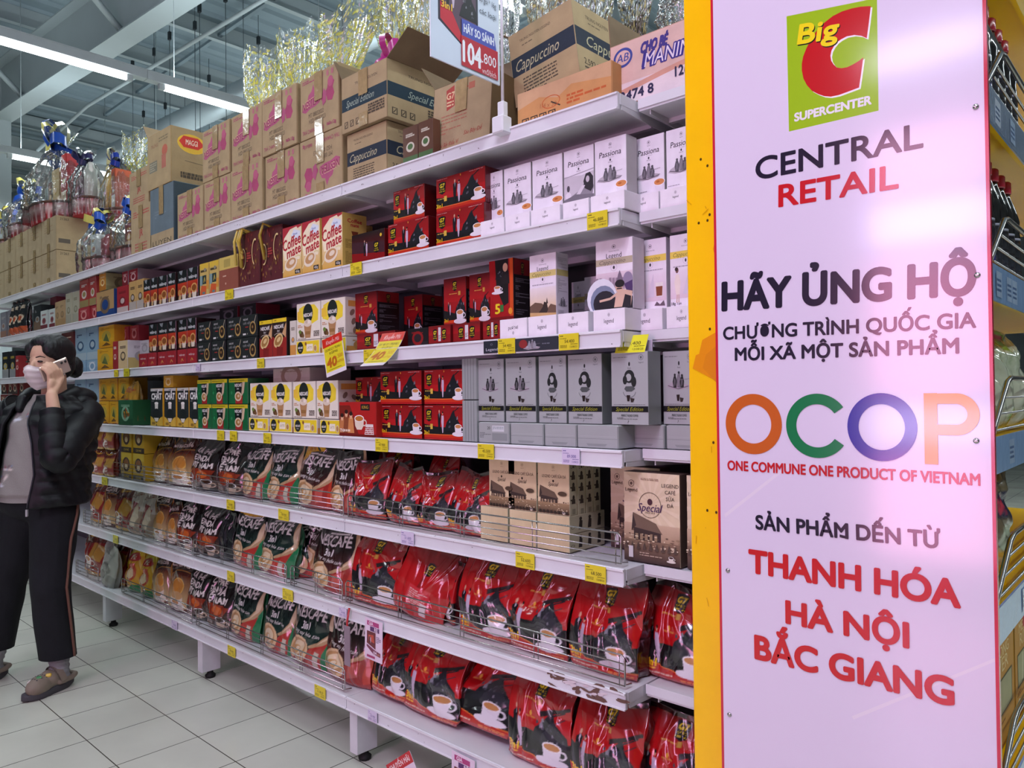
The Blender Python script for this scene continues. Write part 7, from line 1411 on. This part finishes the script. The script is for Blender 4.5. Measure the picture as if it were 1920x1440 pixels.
hr = blob('hair', [('e', H(0, -.036, 1.528), (.086, .094, .088), HT, 'Z'), ('e', H(.044, -.002, 1.540), (.042, .080, .056), HT, 'Z'), ('e', H(-.044, -.002, 1.540), (.042, .080, .056), HT, 'Z'), ('e', H(.0, .0, 1.572), (.060, .078, .040), HT, 'Z'),
                   ('c', [(H(.062, .045, 1.525), .014), (H(.074, .018, 1.49), .013), (H(.074, -.03, 1.455), .018)]), ('c', [(H(-.060, .05, 1.525), .014), (H(-.072, .025, 1.49), .012), (H(-.074, -.03, 1.455), .018)]),
                   ('e', H(0, -.075, 1.47), (.068, .055, .065), HT, 'Z')], M_HAIR, lady, voxel=.0045, smooth=26, disp=hairwave)
blob('hair_bun', [('e', H(.006, -.148, 1.468), (.046, .040, .050), HT, 'Z'), ('e', H(.006, -.162, 1.448), (.036, .03, .036), HT, 'Z')], M_HAIR, lady, voxel=.0045, smooth=3, disp=hairwave)
# grey printed shirt
TZ = [.80, .86, 1.0, 1.12, 1.2, 1.27, 1.31, 1.345]
def sect(z, th, off=0., wide=1.):
    cx, cf = np.interp(z, TZ, [0, 0, .01, .018, .022, .026, .03, .03]), np.interp(z, TZ, [.005, .005, .0, -.018, -.032, -.05, -.058, -.06])
    a_, b_ = np.interp(z, TZ, [.19, .185, .168, .168, .172, .15, .105, .075])*wide+off, np.interp(z, TZ, [.145, .145, .13, .128, .122, .10, .078, .068])*wide+off
    return (cx+a_*math.sin(th), cf+b_*math.cos(th), z)
sa = Art(1.2); sa.rect(0, 0, 1, 1.2, '#8f8c88'); r = random.Random(21)
for _ in range(26):
    x, y = r.uniform(.05, .95), r.uniform(.05, 1.1)
    for _ in range(5): sa.ell(x+r.uniform(-.03, .03), y+r.uniform(-.03, .03), r.uniform(.008, .02), r.uniform(.006, .016), r.choice(['#b98a90', '#8d5a66', '#c9cfd9', '#7d8ba0', '#dcd2cc', '#6d5560']), r.uniform(0, 3), 8)
for x, y in ((.42, .9), (.4, .18)): sa.ell(x, y, .03, .02, '#d6dde6', .3, 9)
im = sa.raster(120, 80); vs, cs = [], []; n1, n2 = 120, 60
for j in range(n2):
    z = .855+(1.335-.855)*j/(n2-1)
    for i in range(n1):
        th = -PI+2*PI*i/n1; w = .004*math.sin(z*40+3*math.sin(th*2))*math.sin(th*3+z*9); q = sect(z, th, w-(.012 if j < 4 else 0)); vs.append(L3(*q)[:]); cs.append(tuple(im[min(79, int(j/n2*80)), i]))
sh = MB().add(vs, [(j*n1+i, j*n1+(i+1) % n1, (j+1)*n1+(i+1) % n1, (j+1)*n1+i) for j in range(n2-1) for i in range(n1)], cs, 0, True).build('shirt', M_SHIRT, lady)
# quilted jacket, hanging open
def jk(z, th, off): 
    wide = np.interp(z, [.83, .95, 1.1, 1.25, 1.34], [1.04, 1.08, 1.14, 1.14, 1.2]); q = sect(z, th, off, wide); return q
vs = []; n1, n2 = 110, 84; th0, th1 = .10, 2*PI-.62
for lay, off in ((0, .022), (1, .010)):
    for j in range(n2):
        z = .835+(1.33-.835)*j/(n2-1); qz = abs(math.sin((z-.835)/.058*PI)); puff = .010*qz**.6
        ta = np.interp(z, [.84, 1.0, 1.12, 1.22, 1.33], [.46, .36, .24, .06, .0])
        for i in range(n1):
            th = ta+(th1-ta)*i/(n1-1); e = min(1, min(i, n1-1-i)/5); w = .006*math.sin(th*7+z*30)*qz+.003*math.sin(th*19+z*80)
            open_ = .014*math.exp(-((i)/12)**2); q = jk(z, th, off+(puff*e+w*e if lay == 0 else 0)+open_); vs.append(L3(*q)[:])
idx = lambda l_, j, i: l_*n1*n2+j*n1+i
fs = [(idx(0, j, i), idx(0, j, i+1), idx(0, j+1, i+1), idx(0, j+1, i)) for j in range(n2-1) for i in range(n1-1)]+[(idx(1, j, i+1), idx(1, j, i), idx(1, j+1, i), idx(1, j+1, i+1)) for j in range(n2-1) for i in range(n1-1)]
fs += [(idx(0, j, 0), idx(0, j+1, 0), idx(1, j+1, 0), idx(1, j, 0)) for j in range(n2-1)]+[(idx(0, j, n1-1), idx(1, j, n1-1), idx(1, j+1, n1-1), idx(0, j+1, n1-1)) for j in range(n2-1)]
fs += [(idx(0, 0, i), idx(1, 0, i), idx(1, 0, i+1), idx(0, 0, i+1)) for i in range(n1-1)]+[(idx(0, n2-1, i), idx(0, n2-1, i+1), idx(1, n2-1, i+1), idx(1, n2-1, i)) for i in range(n1-1)]
jacket = MB().add(vs, fs, '#14151b', 0, True).build('jacket', M_JACK, lady)
def sleeve(pts, rad, name='sleeve'):
    P = [Vector(L3(*p)) for p in pts]; out, rr = [], []
    N = 90
    for k in range(N+1):
        t = k/N*(len(P)-1); i = min(int(t), len(P)-2); f_ = t-i; p0, p1, p2, p3 = P[max(i-1, 0)], P[i], P[i+1], P[min(i+2, len(P)-1)]
        out.append((.5*((2*p1)+(p2-p0)*f_+(2*p0-5*p1+4*p2-p3)*f_**2+(3*p1-p0-3*p2+p3)*f_**3))[:]); rr.append((rad[i]+(rad[i+1]-rad[i])*f_)*(1+.13*abs(math.sin(k/N*PI*8.5))**.6-.06))
    return MB().tube(out, 1., '#14151b', n=26, taper=rr).build(name, M_JACK, jacket)
sleeve([(.125, -.06, 1.275), (.185, -.06, 1.235), AR((.250, .03, 1.13)), AR((.268, .088, 1.055)), AR((.262, .115, 1.07)), AR((.234, .105, 1.16)), AR((.196, .082, 1.258))], [.066, .070, .067, .062, .058, .053, .045])
sleeve([(-.125, -.055, 1.275), (-.185, -.065, 1.22), (-.222, -.09, 1.06), (-.232, -.085, .94), (-.235, -.06, .80)], [.07, .075, .068, .06, .05])
blob('hood', [('e', (.035, -.135, 1.315), (.155, .055, .045)), ('e', (.13, -.10, 1.322), (.07, .075, .042)), ('e', (-.07, -.09, 1.322), (.06, .075, .042)), ('c', [((.135, -.06, 1.335), .036), ((.11, .005, 1.315), .028), ((.075, .05, 1.27), .02)]), ('c', [((-.08, -.05, 1.335), .034), ((-.07, .01, 1.315), .026), ((-.055, .05, 1.27), .018)])], M_JACK, jacket, voxel=.006, smooth=6, disp=lambda c: .003*math.sin(c.x*70+c.z*50))
zp = MB(); ZA = lambda z: np.interp(z, [.84, 1.0, 1.12, 1.22, 1.33], [.46, .36, .24, .06, .0]); zl = [L3(*jk(z, ZA(z), .034))[:] for z in np.linspace(.84, 1.30, 24)]; zp.tube(zl, .0035, '#3a3b42', n=6); zp.box(*(np.array(L3(*jk(.835, .46, .036)))-np.array((.004, .004, .03))), *(np.array(L3(*jk(.835, .46, .036)))+np.array((.004, .004, .0))), '#b9b9bd'); zp.build('zip', mat('dark_zip', rough=.4, attr=True, metal=.5, var=.05), jacket)
# trousers with a brown side stripe
def fold(c): return .0022*math.sin(c.z*30+c.x*40+c.y*25)*math.exp(-((c.z-.5)/.2)**2)+.0012*math.sin(c.z*22+c.y*60)
tr = blob('trousers', [('e', (0, .0, .85), (.178, .128, .10)), ('c', [((.085, 0, .79), .102), ((.108, .03, .47), .080), ((.106, -.012, .11), .077)]), ('c', [((-.085, 0, .79), .102), ((-.185, .03, .46), .082), ((-.29, .02, .12), .078)])], M_TROU, lady, voxel=.007, smooth=8, disp=fold, cut=.15)
st = []
for z in np.linspace(.153, .86, 30):
    cx, cf, R_ = np.interp(z, [.165, .47, .79, .86], [.106, .108, .085, .055]), np.interp(z, [.165, .47, .79, .86], [-.012, .03, 0, 0]), np.interp(z, [.165, .47, .79, .86], [.078, .082, .102, .123])
    st.append(L3(cx+R_*.985, cf-R_*.24, z)[:])
MB().tube(st, .006, '#6d4a3a', n=6).build('side_stripe', mat('brown_piping', '#6b4a3c', rough=.7, var=.1), tr)
MB().box(.062, -.150, .835, .085, -.146, .862, '#8d8d92').build('waist_tag', M_CHROME, tr)
for (cx, cf, az, side) in ((.105, -.02, 0, 1), (-.29, .02, .12, -1)):
    blob('sock', [('c', [((cx+(.06 if side < 0 else 0), cf+.01, .20), .042), ((cx, cf+.005, .09), .041), ((cx, cf+.02, .06), .043)]), ('c', [((cx, cf+.0, .055), .04), ((cx-.003, cf+.10, .05), .036)])], M_SOCK, lady, voxel=.005, smooth=5, disp=lambda c: .0018*math.sin(c.z*260))
    f0 = cf-.065; sole = MB(); n = 40
    def outl(k, s=1.): t = 2*PI*k/n; y = math.cos(t); w = np.interp(y, [-1, -.6, 0, .45, .8, 1], [.030, .036, .036, .047, .044, .030])*s; return (cx+w*np.sign(math.sin(t))*abs(math.sin(t))**.8+.004*y, f0+.122+.124*y)
    vs = []
    for z, s in ((0, .94), (.006, 1.0), (.024, 1.02), (.03, .98)):
        for k in range(n): a_, b_ = outl(k, s); vs.append(L3(a_, b_, z+(.012*max(0, -(b_-f0-.05)/.05)+.010*max(0, (b_-f0-.2)/.05) if z < .02 else 0)+(.004*math.sin(k*1.9) if z > .02 else 0)+(.02*max(0, -(b_-f0-.07)/.07) if z > .02 else 0))[:])
    sole.add(vs, [(i*n+k, i*n+(k+1) % n, (i+1)*n+(k+1) % n, (i+1)*n+k) for i in range(3) for k in range(n)]+[tuple(range(n))[::-1], tuple(3*n+k for k in range(n))], '#49464c', 0, True)
    clog = thing('clog_part', '', '', (0, 0, 0)); 
    for k_ in ('label', 'category'): del clog[k_]
    clog.name = 'clog'; clog.parent = lady
    sole.build('sole', M_SOLE, clog)
    up_ = blob('upper', [('e', (cx+.002, cf+.095, .050), (.046, .078, .042)), ('e', (cx, cf+.05, .062), (.045, .05, .040)), ('c', [((cx+.038, cf+.03, .045), .013), ((cx+.036, cf-.03, .046), .012), ((cx+.02, cf-.058, .050), .012), ((cx-.02, cf-.058, .050), .012), ((cx-.036, cf-.03, .046), .012), ((cx-.038, cf+.03, .045), .013)])], M_CLOG, clog, voxel=.004, smooth=4)
    sp_ = MB(); arc = [(cx+.052*math.cos(t), cf+.018+.018*math.sin(t), .055+.062*math.sin(t)) for t in np.linspace(.05, PI-.05, 16)]
    for (a0, b0, z0), (a1, b1, z1) in zip(arc, arc[1:]):
        sp_.add([L3(a0, b0-.013, z0)[:], L3(a0, b0+.013, z0-.004)[:], L3(a1, b1+.013, z1-.004)[:], L3(a1, b1-.013, z1)[:], L3(a0, b0-.013, z0-.006)[:], L3(a0, b0+.013, z0-.010)[:], L3(a1, b1+.013, z1-.010)[:], L3(a1, b1-.013, z1-.006)[:]], [(0, 1, 2, 3), (7, 6, 5, 4), (0, 4, 5, 1), (3, 2, 6, 7)])
    sp_.build('strap', M_CLOG, clog)
    def on_top(a, b):
        h_, lc, nn, _ = up_.ray_cast(L3(a, b, .02)+Vector((0, 0, .2)), Vector((0, 0, -1))); return (lc, nn) if h_ else (L3(a, b, .07), Vector((0, 0, 1)))
    ch = [((cx+.026, cf+.075, .083), '#e0b83a', .011), ((cx+.016, cf+.112, .080), '#5aa06a', .010), ((cx-.012, cf+.138, .074), '#e4ded6', .010)]
    for (p, c, s) in ch:
        MB().box(-s, -s*.8, -.004, s, s*.8, .004, c, ch=.003).build('charm', M_WRAP, clog).matrix_local = Matrix.Translation(on_top(p[0], p[1])[0]) @ on_top(p[0], p[1])[1].to_track_quat('Z', 'Y').to_matrix().to_4x4()
    ho = MB()
    for ia in range(-2, 3):
        for ib in range(3): q = on_top(cx+ia*.013, cf+.085+.022*ib)[0]; ho.lathe([(.0034, -.003), (.0034, .0010)], '#3a332d', n=8, c=q[:])
    ho.build('vent_hole', M_SOLE, clog)
# the phone is a thing she holds
ph = thing('mobile_phone', 'pale gold mobile phone held to the woman\'s left ear', 'phone', (0, 0, 0))
R_ = Matrix(((1, 0, 0), (0, 1, 0), (0, 0, 1)))
bx = Vector((0, -dd[1], dd[2])); by = Vector((0, -ww[1], ww[2])); bz = bx.cross(by)
if bz.x < 0: bx = -bx; bz = bx.cross(by)
Mw = Matrix.Translation((-3.93, -.515, 0)) @ Matrix.Rotation(PHI-.35, 4, 'Z') @ Matrix(((bx.x, by.x, bz.x, C[0]), (bx.y, by.y, bz.y, -C[1]), (bx.z, by.z, bz.z, C[2]), (0, 0, 0, 1)))
ph.matrix_world = Mw
sgn = 1 if (bx.z > 0) else -1
MB().box(-.071, -.034, -.0042, .071, .034, .0042, '#c9b3a6', ch=.0035).build('case', mat('pale_gold_phone_back', '#c7b2a6', rough=.28, metal=.35, var=.03), ph)
cb = MB().box(sgn*.045-.016, .006, .0036, sgn*.045+.018, .029, .0058, '#b9a79c', ch=.0015); cb.lathe([(.006, 0), (.006, .0022)], '#17151a', n=16, c=(sgn*.056, .018, .0055)).lathe([(.006, 0), (.006, .0022)], '#17151a', n=16, c=(sgn*.036, .018, .0055)); cb.build('camera_bump', M_WRAP, ph)
MB().box(-.066, -.031, -.0048, .066, .031, -.0042, '#0c0c10').build('screen', mat('dark_phone_glass', '#0c0d11', rough=.06, var=.02), ph)
finish_labels()
